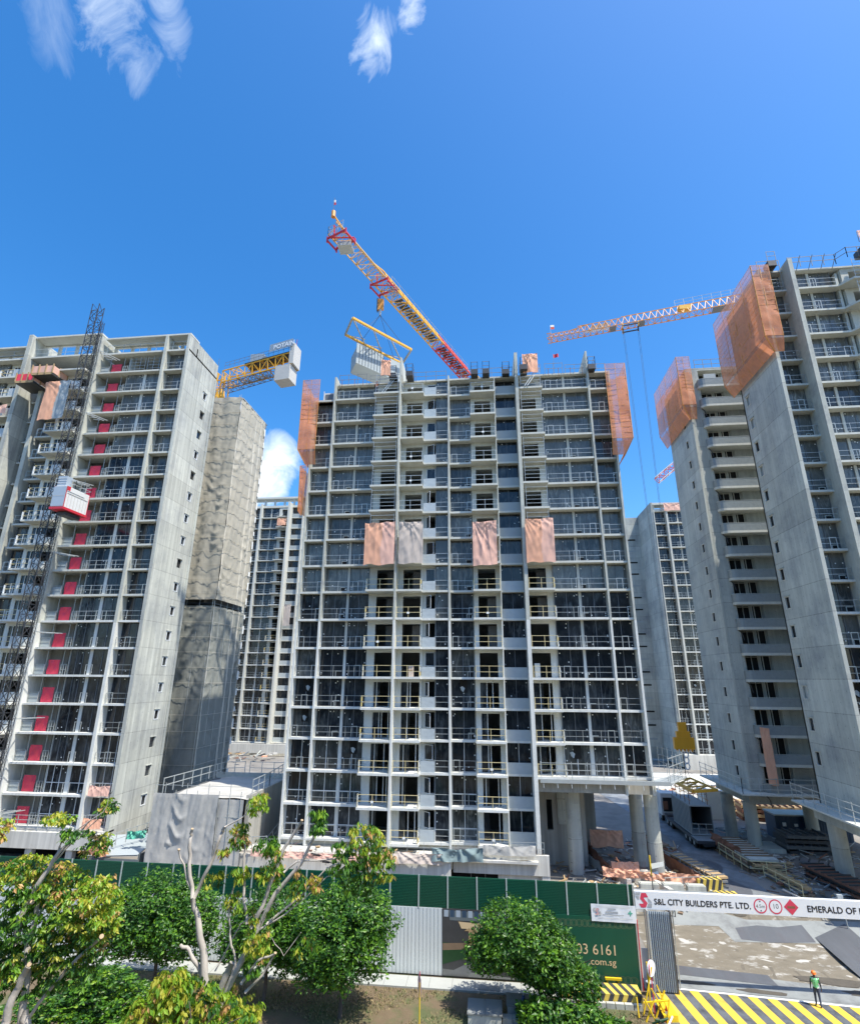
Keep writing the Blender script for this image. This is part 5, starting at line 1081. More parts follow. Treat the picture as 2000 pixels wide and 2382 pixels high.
m = MB(); m.bar(P3(0) + Vector((0, 0, .4)), P3(0) + Vector((0, 0, 3.0)), .04, 'galv'); m.box(P3(0).x, P3(0).x + .7, P3(0).y, P3(0).y + .05, 82.4, 82.9, 'cone_red'); m.box(P3(0).x, P3(0).x + .7, P3(0).y - .01, P3(0).y + .04, 82.9, 83.3, 'tape'); lattice(m, P3(0), P3(-.02), 1.9, .9, 1, .07, 'crane_rust'); m.build('jib_end', t)
m = MB(); lattice(m, (48, 79, 0), (48, 79, 80), 2.1, 2.1, 26, .13, 'crane_yellow', dr=.07); m.build('mast', t)
t = thing('hook_block', HB - Vector((0, 0, 3)), 'stepped yellow hook block with a white chain hook hanging low between the towers', 'hook block')
m = MB(); x, y, z = HB
m.prism([(x - .55, y - .25), (x + .55, y - .25), (x + .55, y + .25), (x - .55, y + .25)], z - .7, z + .5, 'hook_yellow'); m.box(x - .9, x + .9, y - .3, y + .3, z - 1.5, z - .7, 'hook_yellow'); m.box(x - 1.35, x + 1.35, y - .35, y + .35, z - 3.0, z - 1.5, 'hook_yellow')
for i in range(5): m.bar((x - 1 + i * .5, y, z - 3.0), (x - 1 + i * .5, y, z - 3.35), .2, 'hook_yellow', n=6, r2=.08)
m.build('block', t)
m = MB()
for i in range(3):
    c = Vector((x + .1, y, z - 3.7 - i * .75)); m.path([c + Vector((.3 * math.cos(a * .7854), .05 * (i % 2), .42 * math.sin(a * .7854))) for a in range(9)], .09, 'sign_white', n=6)
m.build('chain_link', t)
t = thing('spreader_frame', onZ(1610, 1825, 7.4), 'yellow lattice lifting frame hanging over the lorry between the towers', 'lifting frame')
m = MB(); zf = 7.4; a, b, c, d = onZ(1562, 1815, zf), onZ(1606, 1811, zf), onZ(1668, 1838, zf), onZ(1612, 1842, zf)
for p_, q_, r_ in ((a, b, .13), (b, c, .13), (c, d, .2), (d, a, .22)): m.bar(p_, q_, r_, 'crane_yellow')
for f in (.33, .66): m.bar(a.lerp(d, f), b.lerp(c, f), .1, 'crane_yellow'); m.bar(a.lerp(d, f), b.lerp(c, f - .33), .09, 'crane_yellow')
m.bar(d, b.lerp(c, .66), .09, 'crane_yellow'); m.build('frame', t)
m = MB()
for q in (a, b, c, d): m.bar((x, y, z - 5.8), q, .02, 'steel_dark')
m.build('sling', t)
# far jib tip beside the round balcony tower
m = MB(); lattice(m, (47.0, 140, 70.5), (52, 139, 74.5), 1.6, 1.6, 4, .12, 'tape', mb2='cone_red', dr=.08)
tag(m.build('crane_jib'), 'small red and white crane jib tip far behind, left of the round balcony tower', 'crane jib')

# ---------------------------------------------------------------- lorry carrying a module
t = thing('lorry', (23.5, 78, 1.5), 'lorry with a white cab and long flat trailer standing on the haul road', 'lorry')
m = MB(); m.box(22.2, 24.9, 69.0, 80.0, 2.25, 2.55, 'steel_dark'); m.box(22.9, 24.2, 69.2, 80.5, 1.95, 2.25, 'steel_dark'); m.box(22.2, 24.9, 69.0, 71.0, 2.55, 2.57, 'steel_grey'); m.build('trailer', t)
for i, y in enumerate((70.6, 71.9, 73.2, 78.6, 79.9, 82.6)):
    for x_ in (22.35, 24.5):
        w = MB(); w.bar((x_ - .02, y, 2.0), (x_ + .33, y, 2.0), .5, 'tyre', n=16); w.sub('rim').bar((x_ - .05, y, 2.0), (x_ - .021, y, 2.0), .22, 'galv', n=10); w.build('wheel', t)
m = MB(); m.box(22.1, 24.4, 81.2, 83.4, 2.4, 5.0, 'hoist_white'); m.box(22.35, 24.15, 81.1, 81.2, 2.9, 4.5, 'black_void'); m.box(22.3, 22.9, 81.05, 81.1, 3.1, 4.1, 'rust'); m.box(21.8, 22.0, 82.9, 83.1, 3.4, 4.4, 'steel_dark'); m.box(22.3, 24.2, 79.8, 81.0, 2.2, 2.7, 'steel_dark'); m.build('cab', t)
t = thing('module', (23.5, 74, 2.6), 'grey ribbed room module with a dark open end loaded on the lorry trailer', 'building module')
m = MB(); x0, x1, y0, y1, z0, z1 = 22.45, 24.85, 71.2, 77.6, 2.58, 5.6
m.box(x0, x1, y0, y1, z0, z0 + .12, 'module_grey'); m.box(x0, x1, y0, y1, z1 - .12, z1, 'module_grey'); m.box(x0, x0 + .1, y0, y1, z0 + .12, z1 - .12, 'module_dark'); m.box(x1 - .1, x1, y0, y1, z0 + .12, z1 - .12, 'module_dark'); m.box(x0 + .1, x1 - .1, y1 - .1, y1, z0 + .12, z1 - .12, 'module_dark'); m.build('shell', t)
m = MB()
for i in range(13): m.box(x0 - .04, x0, y0 + .15 + i * .5, y0 + .27 + i * .5, z0 + .05, z1, 'module_grey')
m.build('wall_rib', t)
m = MB(); rail(m, [(x0, y0 + .05, z0 + .12), (x1, y0 + .05, z0 + .12)], 1.0, 'galv', posts=.9, r=.03); m.build('end_railing', t)
t = thing('scaffold_tower', (24, 76, 5.6), 'rusty tube scaffold with small planks standing on the module on the lorry', 'scaffold')
m = MB()
for i in range(5):
    for x_ in (x0 + .2, x1 - .2): m.bar((x_, y0 + .4 + i * 1.5, z1), (x_, y0 + .4 + i * 1.5, z1 + 1.7), .04, 'rust')
    m.bar((x0 + .2, y0 + .4 + i * 1.5, z1 + 1.1), (x1 - .2, y0 + .4 + i * 1.5, z1 + 1.1), .03, 'wood')
for z in (.5, 1.1, 1.6):
    for x_ in (x0 + .2, x1 - .2): m.bar((x_, y0, z1 + z), (x_, y1, z1 + z), .03, 'galv' if z > 1 else 'crane_rust')
m.build('tube_frame', t)

# ---------------------------------------------------------------- people
def person(x, y, z, rot, label, vest=None, helmet='helmet_orange', walk=.12, h=1.74, body='shirt_dark', legs='denim'):
    c, s = math.cos(rot), math.sin(rot); k = h / 1.74
    def W(p): return Vector((x + (p[0] * c - p[1] * s) * k, y + (p[0] * s + p[1] * c) * k, z + p[2] * k))
    V = []; E = []; Rr = []
    def add(p, r, par=None):
        V.append(p); Rr.append(r)
        if par is not None: E.append((par, len(V) - 1))
        return len(V) - 1
    pel = add((0, 0, .95), .145); wa = add((0, .005, 1.10), .13, pel); ch = add((0, .01, 1.28), .155, wa); nb = add((0, .01, 1.43), .10, ch); nk = add((0, 0, 1.50), .055, nb)
    j = add((0, -.01, 1.57), .075, nk); hd = add((0, -.015, 1.645), .092, j); tp = add((0, -.005, 1.71), .06, hd)
    for sx in (-1, 1):
        st = walk * sx
        hp = add((.09 * sx, 0, .90), .105, pel); kn = add((.10 * sx, -st * .6 - .02, .50), .065, hp); cf = add((.105 * sx, -st * .7, .32), .058, kn); an = add((.11 * sx, -st + .02, .09), .042, cf); add((.11 * sx, -st + .03, .045), .045, an); to = add((.125 * sx, -st - .15, .035), .035, an)
        sh = add((.19 * sx, .01, 1.41), .068, nb); el = add((.255 * sx, .03, 1.14), .045, sh); wr = add((.27 * sx, -.05 - .02 * sx, .90), .028, el); pm = add((.272 * sx, -.07, .84), .030, wr)
        for q, ln in enumerate((.055, .065, .06, .048)):
            f0 = add((.268 * sx, -.095 + q * .019, .795), .010, pm); f1 = add((.262 * sx, -.10 + q * .019, .795 - ln * .6), .009, f0); add((.25 * sx, -.10 + q * .018, .795 - ln), .008, f1)
        t0 = add((.255 * sx, -.105, .83), .011, pm); add((.245 * sx, -.125, .80), .009, t0)
    me = bpy.data.meshes.new('person'); me.from_pydata([W(p) for p in V], E, []); ob = bpy.data.objects.new('person', me); COL.objects.link(ob)
    sm = ob.modifiers.new('s', 'SKIN'); sm.use_smooth_shade = True
    for i, v in enumerate(me.skin_vertices[0].data): v.radius = (Rr[i] * k,) * 2; v.use_root = (i == 0)
    ob.modifiers.new('u', 'SUBSURF').levels = 1
    dg = bpy.context.evaluated_depsgraph_get(); dg.update(); m2 = bpy.data.meshes.new_from_object(ob.evaluated_get(dg)); bpy.data.objects.remove(ob)
    for q in ('skin', legs, body, 'steel_dark'): m2.materials.append(MT[q])
    inv = lambda p: ((p.z - z) / k)
    for p in m2.polygons:
        q = p.center; hz = inv(q); rr_ = math.hypot(q.x - x, q.y - y) / k
        p.material_index = 0 if hz > 1.5 or (hz < .88 and rr_ > .22 and hz > .65) else 2 if hz > .93 else 3 if hz < .1 else 1
        p.use_smooth = True
    o = bpy.data.objects.new('person', m2); COL.objects.link(o); tag(o, label, 'person')
    if vest:
        m = MB(); mi = []
        vv = [v.co for v in m2.vertices]
        for p in m2.polygons:
            q = p.center; hz = inv(q); dx = ((q.x - x) * c + (q.y - y) * s) / k
            if .98 < hz < 1.46 and abs(dx) < .20 and p.normal.z < .85:
                m.face([tuple(vv[i] + m2.vertices[i].normal * .02) for i in p.vertices], 'vest_tape' if (1.06 < hz < 1.10 or abs(abs(dx) - .09) < .018) else vest)
        if m.f: m.build('vest', o)
    m = MB(); cc = W((0, -.01, 1.665)); n = 14
    rings = [(0.0, .125), (.05, .128), (.1, .105), (.135, .06), (.15, .002)]
    b0 = len(m.v)
    for dz, r in rings:
        for i in range(n): a = 2 * math.pi * i / n; m.v.append(tuple(cc + Vector((r * math.cos(a) * k, r * math.sin(a) * 1.1 * k, dz * k))))
    for i in range(len(rings) - 1):
        for j_ in range(n): m.f.append((b0 + i * n + j_, b0 + i * n + (j_ + 1) % n, b0 + (i + 1) * n + (j_ + 1) % n, b0 + (i + 1) * n + j_)); m.m.append(m.mi(helmet))
    br = [W((.15 * math.cos(a) , -.01 + .175 * math.sin(a), 1.668)) for a in [i * math.pi / 5 for i in range(10)]]; m.face(br, helmet)
    m.build('helmet', o, smooth=True)
    f = MB()
    for sx in (-.033, .033): q = W((sx, -.105, 1.63)); f.bar(q, q + (W((0, -.01, 0)) - W((0, 0, 0))), .011, 'shirt_dark', n=6)
    q = W((0, -.10, 1.61)); f.bar(q, W((0, -.125, 1.595)), .016, 'skin', n=5); q = W((-.022, -.098, 1.565)); f.bar(q, W((.022, -.098, 1.565)), .007, 'rust', n=4); f.build('face', o)
    return o
person(19.8, 42.95, .02, R(160), 'person in a green reflective vest, orange helmet and jeans walking on the striped entrance', vest='vest_green', walk=.1, h=1.8)
person(22.6, 86.1, 1.53, R(20), 'person in dark clothes standing on the haul road left of the lorry cab', helmet='steel_dark', h=1.75)
person(42.1, 94.0, 1.5, R(30), 'person in dark clothes, left of two workers on the bright ground beyond the columns', helmet='sign_white', h=1.7)
person(42.9, 93.3, 1.5, R(-60), 'person stepping forward, right of two workers on the bright ground beyond the columns', walk=.22, h=1.75, helmet='sign_white')
person(-12.9, 56.4, 52.5, R(0), 'person in an orange vest at the rail below the hanging module', vest='vest_orange', walk=.02)
# ---------------------------------------------------------------- hoarding
YH = 43.6
t = thing('hoarding', (-12, YH, 0), 'tall hoarding with a dark green band above ribbed white panels along the site', 'hoarding')
m = MB(); xl = -56
m.box(xl, 9.4, YH, YH + .06, 3.97, 5.9, 'hoard_green')
for i in range(20): m.box(xl, 9.4, YH - .012, YH, 4.02 + i * .094, 4.05 + i * .094, 'hoard_green')
m.build('green_band', t)
px_ = [-5.4 + 2.06 * i for i in range(-24, 8)]
for x in px_:
    if x < 9.4: m = MB(); m.box(x - .045, x + .045, YH - .05, YH - .0125, 3.93, 5.95, 'post_metal'); m.build('post', t)
m = MB(); m.box(xl, -3.73, YH - .03, YH + .03, .1, 3.97, 'hoard_white')
for i in range(100 * 2): x = xl + .15 + i * .262; 
for i in range(199):
    x = xl + .1 + i * .262
    if x < -3.8: m.box(x, x + .022, YH - .045, YH - .03, .12, 3.96, 'module_grey')
m.build('white_cladding', t)
m = MB()
for i in range(12): x = xl + 2 + i * 5; m.bar((x, YH + .1, 5.6), (x, YH + 2.6, .2), .06, 'galv')
m.build('back_stay', t)
m = MB(); m.box(-3.73, 1.3, YH - .05, YH + .03, .1, 3.97, 'steel_dark'); y = YH - .055
F = lambda pts, mm, d=0: m.face([(a, y - d, b) for a, b in pts], mm)
F([(-3.7, .5), (1.3, .2), (1.3, .12), (-3.7, .12)], 'slab_grey', .001); F([(-3.7, .75), (-.9, 1.5), (-.6, 1.9), (-3.7, 2.0)], 'leaf_deep', .002); F([(-3.7, 1.55), (-.9, 1.75), (-.9, 2.1), (-3.7, 1.95)], 'wood_dark', .003)
F([(-3.7, .12), (-1.2, 1.25), (-.9, 1.5), (-2.0, .12)], 'galv_dark', .004); F([(-3.2, 3.3), (1.0, 3.3), (1.0, 3.7), (-3.3, 3.9)], 'module_dark', .002)
for i in range(7): F([(-3.6 + i * .42, 3.5), (-3.3 + i * .42, 3.5), (-3.3 + i * .42, 3.9), (-3.6 + i * .42, 3.9)], 'blue_container' if i % 2 else 'hoist_blue', .005)
F([(-2.4, 2.85), (.9, 2.85), (.9, 3.1), (-2.6, 3.25)], 'gold', .006); F([(-2.2, 2.72), (.9, 2.72), (.9, 2.85), (-2.0, 2.85)], 'wood', .007); F([(-1.9, 1.95), (-.9, 1.95), (-.9, 2.72), (-1.9, 2.72)], 'wood', .007); F([(.1, 3.3), (.6, 3.3), (.6, 3.9), (.1, 3.9)], 'hoist_blue', .006)
m.build('picture_panel', t)
m = MB(); m.box(1.3, 9.35, YH - .05, YH + .03, .1, 3.965, 'hoard_green'); 
def ringband(z, r, n, x0):
    for i in range(n):
        cx = x0 + i * r * 1.35
        if cx + r > 9.3: break
        k = 12
        for j in range(k):
            a, b = 2 * math.pi * j / k, 2 * math.pi * (j + 1) / k
            for rr_ in (r, r * .62): F([(cx + rr_ * math.cos(a), z + rr_ * math.sin(a) * .8), (cx + rr_ * math.cos(b), z + rr_ * math.sin(b) * .8), (cx + rr_ * .84 * math.cos(b), z + rr_ * .84 * math.sin(b) * .8), (cx + rr_ * .84 * math.cos(a), z + rr_ * .84 * math.sin(a) * .8)], 'gold_dim', .001 + .0006 * (i % 2) + (.0003 if rr_ < r else 0))
ringband(3.55, .27, 40, 1.6); ringband(.5, .27, 40, 1.6)
def tfit(mb, body, xa, xb, z, mm, y, bold=0, hf=1.0, size=1.0):
    """text between two X positions at baseline z on the plane Y=y"""
    tmp = MB(); text_mesh(tmp, body, size, lambda a, b: (a, 0, b), mm, bold=bold); wd = max(v[0] for v in tmp.v); k = (xb - xa) / wd
    i = mb.mi(mm); b0 = len(mb.v); mb.v += [(xa + v[0] * k, y, z + v[2] * k * hf) for v in tmp.v]; mb.f += [tuple(b0 + q for q in f) for f in tmp.f]; mb.m += [i] * len(tmp.f)
zz = lambda px, py: onY(px, py, YH - .06)
a = zz(1340, 2225); b = zz(1432, 2223); tfit(m, '03 6161', zz(1340, 2215).x, b.x, zz(1400, 2222).z, 'gold', YH - .062, hf=1.0)
tfit(m, '.com.sg', zz(1369, 2245).x, zz(1433, 2240).x, zz(1400, 2246).z, 'gold', YH - .062, hf=.92); m.build('advert_panel', t)
m = MB(); m.box(9.3, 9.4, YH - .08, YH + .1, 0, 5.95, 'galv'); m.box(9.4, 9.46, YH - .09, YH - .02, 0, 3.9, 'paint_red'); m.build('end_post', t)
t = thing('banner', (8, YH, 4.2), 'white contact banner with a faded red emblem and a green cross on the green hoarding', 'banner')
m = MB(); yb = YH - .10; 
def bq(pts, mm, d=0): m.face([(a, yb - d, b) for a, b in pts], mm)
m.grid(lambda u, v: (6.45 + 2.95 * u, yb + .01 * math.sin(u * 20), 4.72 - v * 1.0 - u * .02), 12, 4, 'sign_white'); m.build('sheet', t)
m = MB(); ym = yb - .02
def S_logo(mb, cx, cz, s, yy, m1='sign_red', m2='sign_grey'):
    """slanted S of three bars with two grey side bars"""
    g = lambda pts, mm, d: mb.face([(cx + (a - 1133) / 215 * s, yy - d, cz + (236 - b) / 215 * s) for a, b in pts], mm)
    g([(1010, 125), (1095, 125), (1072, 170), (1000, 170)], m2, 0); g([(1000, 180), (1068, 180), (1062, 222), (1045, 240)], m2, 0)
    g([(1200, 200), (1240, 225), (1270, 265), (1208, 265)], m2, 0); g([(1208, 277), (1270, 277), (1255, 342), (1175, 342)], m2, 0)
    g([(1105, 130), (1078, 215), (1128, 272), (1140, 210), (1150, 192), (1150, 130)], m1, .004); g([(1150, 130), (1182, 130), (1213, 192), (1150, 192)], m1, .004)
    g([(1128, 272), (1140, 210), (1195, 275), (1160, 342), (1118, 342), (1118, 288)], m1, .004); g([(1085, 342), (1052, 288), (1118, 288), (1118, 342)], m1, .004)
S_logo(m, 6.85, 4.28, .42, ym, 'sign_faded', 'ballast')
for a, b, c, d in ((7.55, 8.1, 4.42, 4.5), (7.4, 8.2, 4.22, 4.33), (7.2, 8.6, 4.10, 4.15), (6.8, 9.2, 4.62, 4.64), (7.0, 9.0, 4.55, 4.57), (6.9, 9.1, 3.92, 3.95)):
    mm = 'sign_grey' if d < 4.55 and c > 4 else 'ballast'; x = a
    while x < b: m.face([(x, ym, c), (x + .05, ym, c), (x + .05, ym, d), (x, ym, d)], mm); x += .07
m.face([(8.98, ym, 4.12), (9.06, ym, 4.12), (9.06, ym, 4.42), (8.98, ym, 4.42)], 'sign_green'); m.face([(8.88, ym - .002, 4.23), (9.16, ym - .002, 4.23), (9.16, ym - .002, 4.31), (8.88, ym - .002, 4.31)], 'sign_green'); m.build('print', t)
# gate header with its lettering
t = thing('gate_header', (17, YH, 5), 'long white overhead sign board with a red emblem and black lettering above the site entrance', 'sign')
m = MB(); zl0, zl1, zr0, zr1 = 4.62, 5.66, 4.52, 5.3; m.prism([(9.42, YH - .1), (27, YH - .1), (27, YH + .15), (9.42, YH + .15)], 4.56, 5.58, 'sign_white'); m.build('board', t)
m = MB(); ys_ = YH - .108; XX = lambda px: onY(px, 2100, ys_).x
S_logo(m, XX(1497), 5.07, .86, ys_)
for q_, (ox, oz) in enumerate(((-.012, 0), (.012, 0), (0, .012), (0, -.010))):
    tfit(m, 'S&L CITY BUILDERS PTE. LTD.', XX(1521) + ox, XX(1744) + ox, 4.86 + oz, 'sign_black', ys_ - .001 * q_, hf=1.02); tfit(m, 'EMERALD OF K', XX(1874) + ox, XX(2006) + ox, 4.86 + oz, 'sign_black', ys_ - .001 * q_, hf=.98)
def disc(cx, cz, r, mm, d, n=22): m.face([(cx + r * math.cos(6.2832 * i / n), ys_ - d, cz + r * math.sin(6.2832 * i / n)) for i in range(n)], mm)
for px, s_ in ((1767, '4.5m'), (1802, '10')):
    cx = XX(px); disc(cx, 5.06, .42, 'sign_red', .002); disc(cx, 5.06, .345, 'sign_white', .004); tfit(m, s_, cx - (.29 if len(s_) > 2 else .2), cx + (.27 if len(s_) > 2 else .18), 4.95, 'sign_black', ys_ - .006)
cx = XX(1767)
for sg in (1, -1): m.face([(cx - .07, ys_ - .006, 5.06 + sg * .30), (cx + .07, ys_ - .006, 5.06 + sg * .30), (cx, ys_ - .006, 5.06 + sg * .2)], 'sign_black')
cx = XX(1838); m.face([(cx, ys_ - .002, 5.53), (cx + .45, ys_ - .002, 5.08), (cx, ys_ - .002, 4.63), (cx - .45, ys_ - .002, 5.08)], 'sign_red'); m.face([(cx - .24, ys_ - .004, 5.0), (cx + .24, ys_ - .004, 5.0), (cx + .24, ys_ - .004, 5.14), (cx - .24, ys_ - .004, 5.14)], 'rust')
m.build('lettering', t)
t = thing('folding_gate', (10.6, YH, 0), 'grey blue folding gate leaf pushed open under the left end of the white sign board', 'gate')
m = MB()
for i in range(11):
    x = 10.15 + i * .125; m.face([(x, YH - .3, .1), (x + .085, YH - .22, .1), (x + .085, YH - .22, 4.5), (x, YH - .3, 4.5)], 'gate_blue'); m.face([(x + .085, YH - .22, .1), (x + .125, YH - .3, .1), (x + .125, YH - .3, 4.5), (x + .085, YH - .22, 4.5)], 'gate_blue')
    m.box(x + .095, x + .12, YH - .32, YH - .30, .1, 4.5, 'steel_dark' if i % 2 else 'module_dark')
m.build('leaf', t)
m = MB(); m.box(10.05, 10.12, YH - .36, YH + .1, 0, 4.55, 'galv'); m.box(11.54, 11.62, YH - .3, YH + .1, 0, 4.55, 'steel_dark'); m.bar((11.9, YH + .4, 0), (11.9, YH + .4, 4.5), .04, 'galv')
for z in (.6, 1.8, 3.0, 4.0): m.bar((11.6, YH, z + .3), (11.9, YH + .4, z), .03, 'galv')
m.box(9.55, 9.95, YH, YH + .03, .1, 2.3, 'gate_blue'); m.box(9.95, 10.0, YH, YH + .05, 0, 4.5, 'galv'); m.build('frame', t)
t = thing('lamp_post', (24.4, 50, 0), 'thin grey pole standing in the yard below the right end of the white sign board', 'pole')
m = MB(); q = onZ(1983, 2195, 0); m.bar((q.x, q.y, 0), (q.x - .3, q.y, 3.0), .04, 'galv', n=6); m.build('pole', t); m = MB(); m.box(q.x - .5, q.x - .1, q.y - .1, q.y + .1, 2.9, 3.2, 'film_sheet'); m.build('lamp_head', t)

# ---------------------------------------------------------------- things in the yard and on the verge
def chevbox(name, label, x0, x1, y0, y1, h, n, cat='barrier', group=None, top=True, z=0.0):
    mb = MB(); mb.box(x0, x1, y0, y1, z, z + h, 'barrier_yellow'); L = x1 - x0; w = L / n
    for i in range(n):
        a = x0 + i * w; 
        def cl(v): return min(max(v, x0), x1)
        mb.face([(cl(a), y0 - .004, z), (cl(a + w * .5), y0 - .004, z), (cl(a + w * 1.0), y0 - .004, z + h), (cl(a + w * .5), y0 - .004, z + h)], 'steel_dark')
        if top: mb.face([(cl(a + w * .5), y0, z + h + .004), (cl(a + w), y0, z + h + .004), (cl(a + w * .2), y1, z + h + .004), (cl(a - w * .3), y1, z + h + .004)], 'steel_dark')
    return tag(mb.build(name), label, cat, group)
chevbox('barrier', 'long low yellow and black striped barrier in front of the green advert panel', 3.9, 8.9, 41.5, 42.8, .62, 9)
mb = MB()
for i in range(9): mb.box(3.9 + i * .55, 4.4 + i * .55, 41.2, 41.45, 0, .28, 'concrete')
tag(mb.build('kerb_block'), 'row of low grey kerb blocks under the striped barrier', 'kerb')
g_ = 'striped concrete blocks in the yard'
chevbox('barrier', 'striped concrete block at the back of the yard, farther of the two', 17.9, 20.0, 57.0, 58.0, .95, 4, group=g_, z=gz(57))
chevbox('barrier', 'striped concrete block in the yard, nearer of the two, beside broken slabs', 18.5, 20.3, 54.4, 55.4, .95, 4, group=g_, z=gz(54.5) - .1)
rg = random.Random(3)
for i, (x, y, L, s_) in enumerate(((12.6, 55.6, 1.6, 'left'), (14.6, 55.7, 1.7, 'second'), (16.6, 55.6, 1.5, 'third'))):
    mb = MB(); z = gz(y); mb.box(x, x + L, y, y + .7, z, z + .85, 'concrete_wall'); mb.box(x + .1, x + L - .1, y + .1, y + .6, z + .85, z + .9, 'concrete')
    tag(mb.build('concrete_block'), ('leftmost', 'middle', 'rightmost')[i] + ' of three grey concrete blocks behind the rail at the back of the yard', 'concrete block', 'grey concrete blocks')
mb = MB(); rail(mb, [(11.5, 54.2, gz(54.2)), (18.4, 54.2, gz(54.2))], 1.1, 'galv', posts=2.3, rails=(1,), r=.04); tag(mb.build('guard_rail'), 'single white guard rail in front of the concrete blocks in the yard', 'railing')
mb = MB(); rail(mb, [(2, 52.0, gz(52)), (14.5, 52.8, gz(52.5)), (15.2, 54.0, gz(54))], 1.2, 'galv', posts=1.6, r=.035); tag(mb.build('guard_rail'), 'long pale guard rail just behind the green hoarding below the stilted wing', 'railing')
mb = MB(); rail(mb, [(15.0, 56.5, gz(56)), (19.7, 57.5, gz(57.5)), (16.6, 67, 1.5)], 1.1, 'galv', posts=1.8, r=.03); tag(mb.build('guard_rail'), 'thin grey guard rail turning along the left edge of the haul road', 'railing')
for i in range(3):
    mb = MB(); pts = []; x = 14.6 + i * 1.2; y = 54.7 + .2 * i; z = gz(y)
    P_ = [(x + rg.uniform(-.7, .9), y + rg.uniform(-.4, .4)) for _ in range(3)]
    mb.prism([(x - .7, y - .3), (x + .5, y - .4), (x + .9, y + .2), (x - .2, y + .45)], z, z + .18 + .08 * i, 'podium_concrete')
    tag(mb.build('broken_slab'), ('left', 'middle', 'right')[i] + ' piece of broken concrete lying in front of the concrete blocks', 'rubble', 'broken concrete pieces')
cloth('debris_net', 'long orange net on the yard rail, seen under the white sign board', (9.8, 57.9, 3.0), (18.3, 57.7, 2.7), .7, 'orange_cloth', 81, 'debris net', wav=.2, nu=60)
cloth('debris_net', 'pink net along the rail just above the green hoarding, before the stilted wing', (3.6, 52.4, 1.9), (9.8, 52.6, 1.9), .9, 'orange_cloth', 82, 'debris net', wav=.15, nu=50)
cloth('debris_net', 'brown net draped on the rail next to the podium corner', (.4, 52.2, 2.2), (2.2, 52.2, 2.2), 1.0, 'tan_cloth', 83, 'debris net', wav=.2)
cloth('debris_net', 'orange net hung on the starter bars between the two groups of round columns', (10.8, 58.6, 3.2), (13.3, 58.7, 3.2), .8, 'orange_cloth', 84, 'debris net', wav=.12)
cloth('debris_net', 'rusty orange net along the left side of the pit under the stilted wing', (8.9, 66, 3.4), (10.4, 58.0, 2.6), 1.2, 'rust', 85, 'debris net', wav=.2, dirv=(1, 0, 0))
cloth('debris_net', 'orange net wall far back under the stilted wing', (10.5, 68.0, 3.6), (14.0, 68.0, 3.6), 1.7, 'orange_cloth', 86, 'debris net', wav=.15)
cloth('debris_net', 'rust coloured net strip between the round columns and the haul road', (16.6, 63, 2.9), (18.9, 57.6, 2.3), 1.2, 'rust', 87, 'debris net', wav=.15, dirv=(1, 0, 0))
mb = MB(); mb.prism([(9.3, 64), (9.7, 64), (12.2, 57.0), (11.8, 57.0)], 1.0, 2.2, 'podium_concrete'); mb.box(10.4, 14.2, 58.9, 59.2, 1.2, 2.4, 'podium_concrete'); mb.box(5.0, 14.5, 53.2, 53.5, .5, 1.5, 'podium_concrete'); mb.prism([(13.6, 59), (14.0, 59), (15.2, 55.0), (14.8, 55.0)], 1.0, 2.2, 'podium_concrete')
for i in range(26): x = 10.5 + i * .14; mb.bar((x, 59.0, 2.3), (x + .02, 58.98, 3.1), .014, 'rust', n=3)
for i in range(70): x = 5.1 + i * .135; mb.bar((x, 53.35, 1.4), (x, 53.3, 2.0 + .15 * math.sin(i)), .014, 'rust', n=3)
tag(mb.build('low_wall'), 'unfinished low concrete walls with steel starter bars under the stilted wing', 'wall')
mb = MB(); mb.bar((13.3, 54.2, .8), (13.3, 54.2, 4.9), .05, 'steel_dark'); mb.bar((13.3, 54.2, 3.4), (13.3, 54.2, 4.9), .07, 'safety_yellow'); mb.face([(13.3, 53.8, 4.0), (14.3, 53.9, 4.2), (14.5, 54.5, 4.4), (13.4, 54.5, 4.2)], 'galv'); mb.face([(13.3, 54.2, 3.6), (13.9, 54.1, 3.5), (13.9, 54.4, 3.7)], 'tape')
tag(mb.build('solar_lamp'), 'yellow pole with a tilted solar panel in front of the round columns', 'lamp')
# stacks of frames, timber and steel beside the haul road
def stack(name, label, a, b, w, z, layers, h, m1, m2, seed, cat='timber stack', group=None):
    rg = random.Random(seed); mb = MB(); a = Vector(a); b = Vector(b); d = (b - a).normalized(); s = Vector((-d.y, d.x)); L = (b - a).length
    for k in range(layers):
        o = rg.uniform(-.25, .25); q = a + d * rg.uniform(0, .4); e = b - d * rg.uniform(0, .5); ww = w * rg.uniform(.8, 1.0); zz_ = z + k * h
        pts = [q + s * o, e + s * o, e + s * (o + ww), q + s * (o + ww)]; mb.prism([tuple(p) for p in pts], zz_, zz_ + h * .62, m1 if k % 2 else m2)
        for i in range(int(L / .8)): c = a + d * (i * .8 + .2) + s * o; mb.prism([tuple(c), tuple(c + d * .1), tuple(c + d * .1 + s * ww), tuple(c + s * ww)], zz_ + h * .62, zz_ + h, m2)
    return tag(mb.build(name), label, cat, group)
stack('beam_stack', 'long stack of planks topped with rusty mesh beside the lorry trailer', (24.2, 70.3), (24.75, 62.4), 2.9, 1.5, 4, .32, 'concrete', 'wood_dark', 1)
cloth('debris_net', 'rusty orange net lying on the long plank stack beside the lorry', (24.2, 70.0, 3.3), (25.1, 64.4, 3.1), 1.0, 'rust', 88, 'debris net', wav=.2, dirv=(-1, 0, 0))
stack('beam_stack', 'square end of the plank stack with yellow rails near the middle of the right yard', (24.8, 62.2), (27.9, 62.2), 2.2, 1.5, 3, .3, 'wood_dark', 'wood', 2)
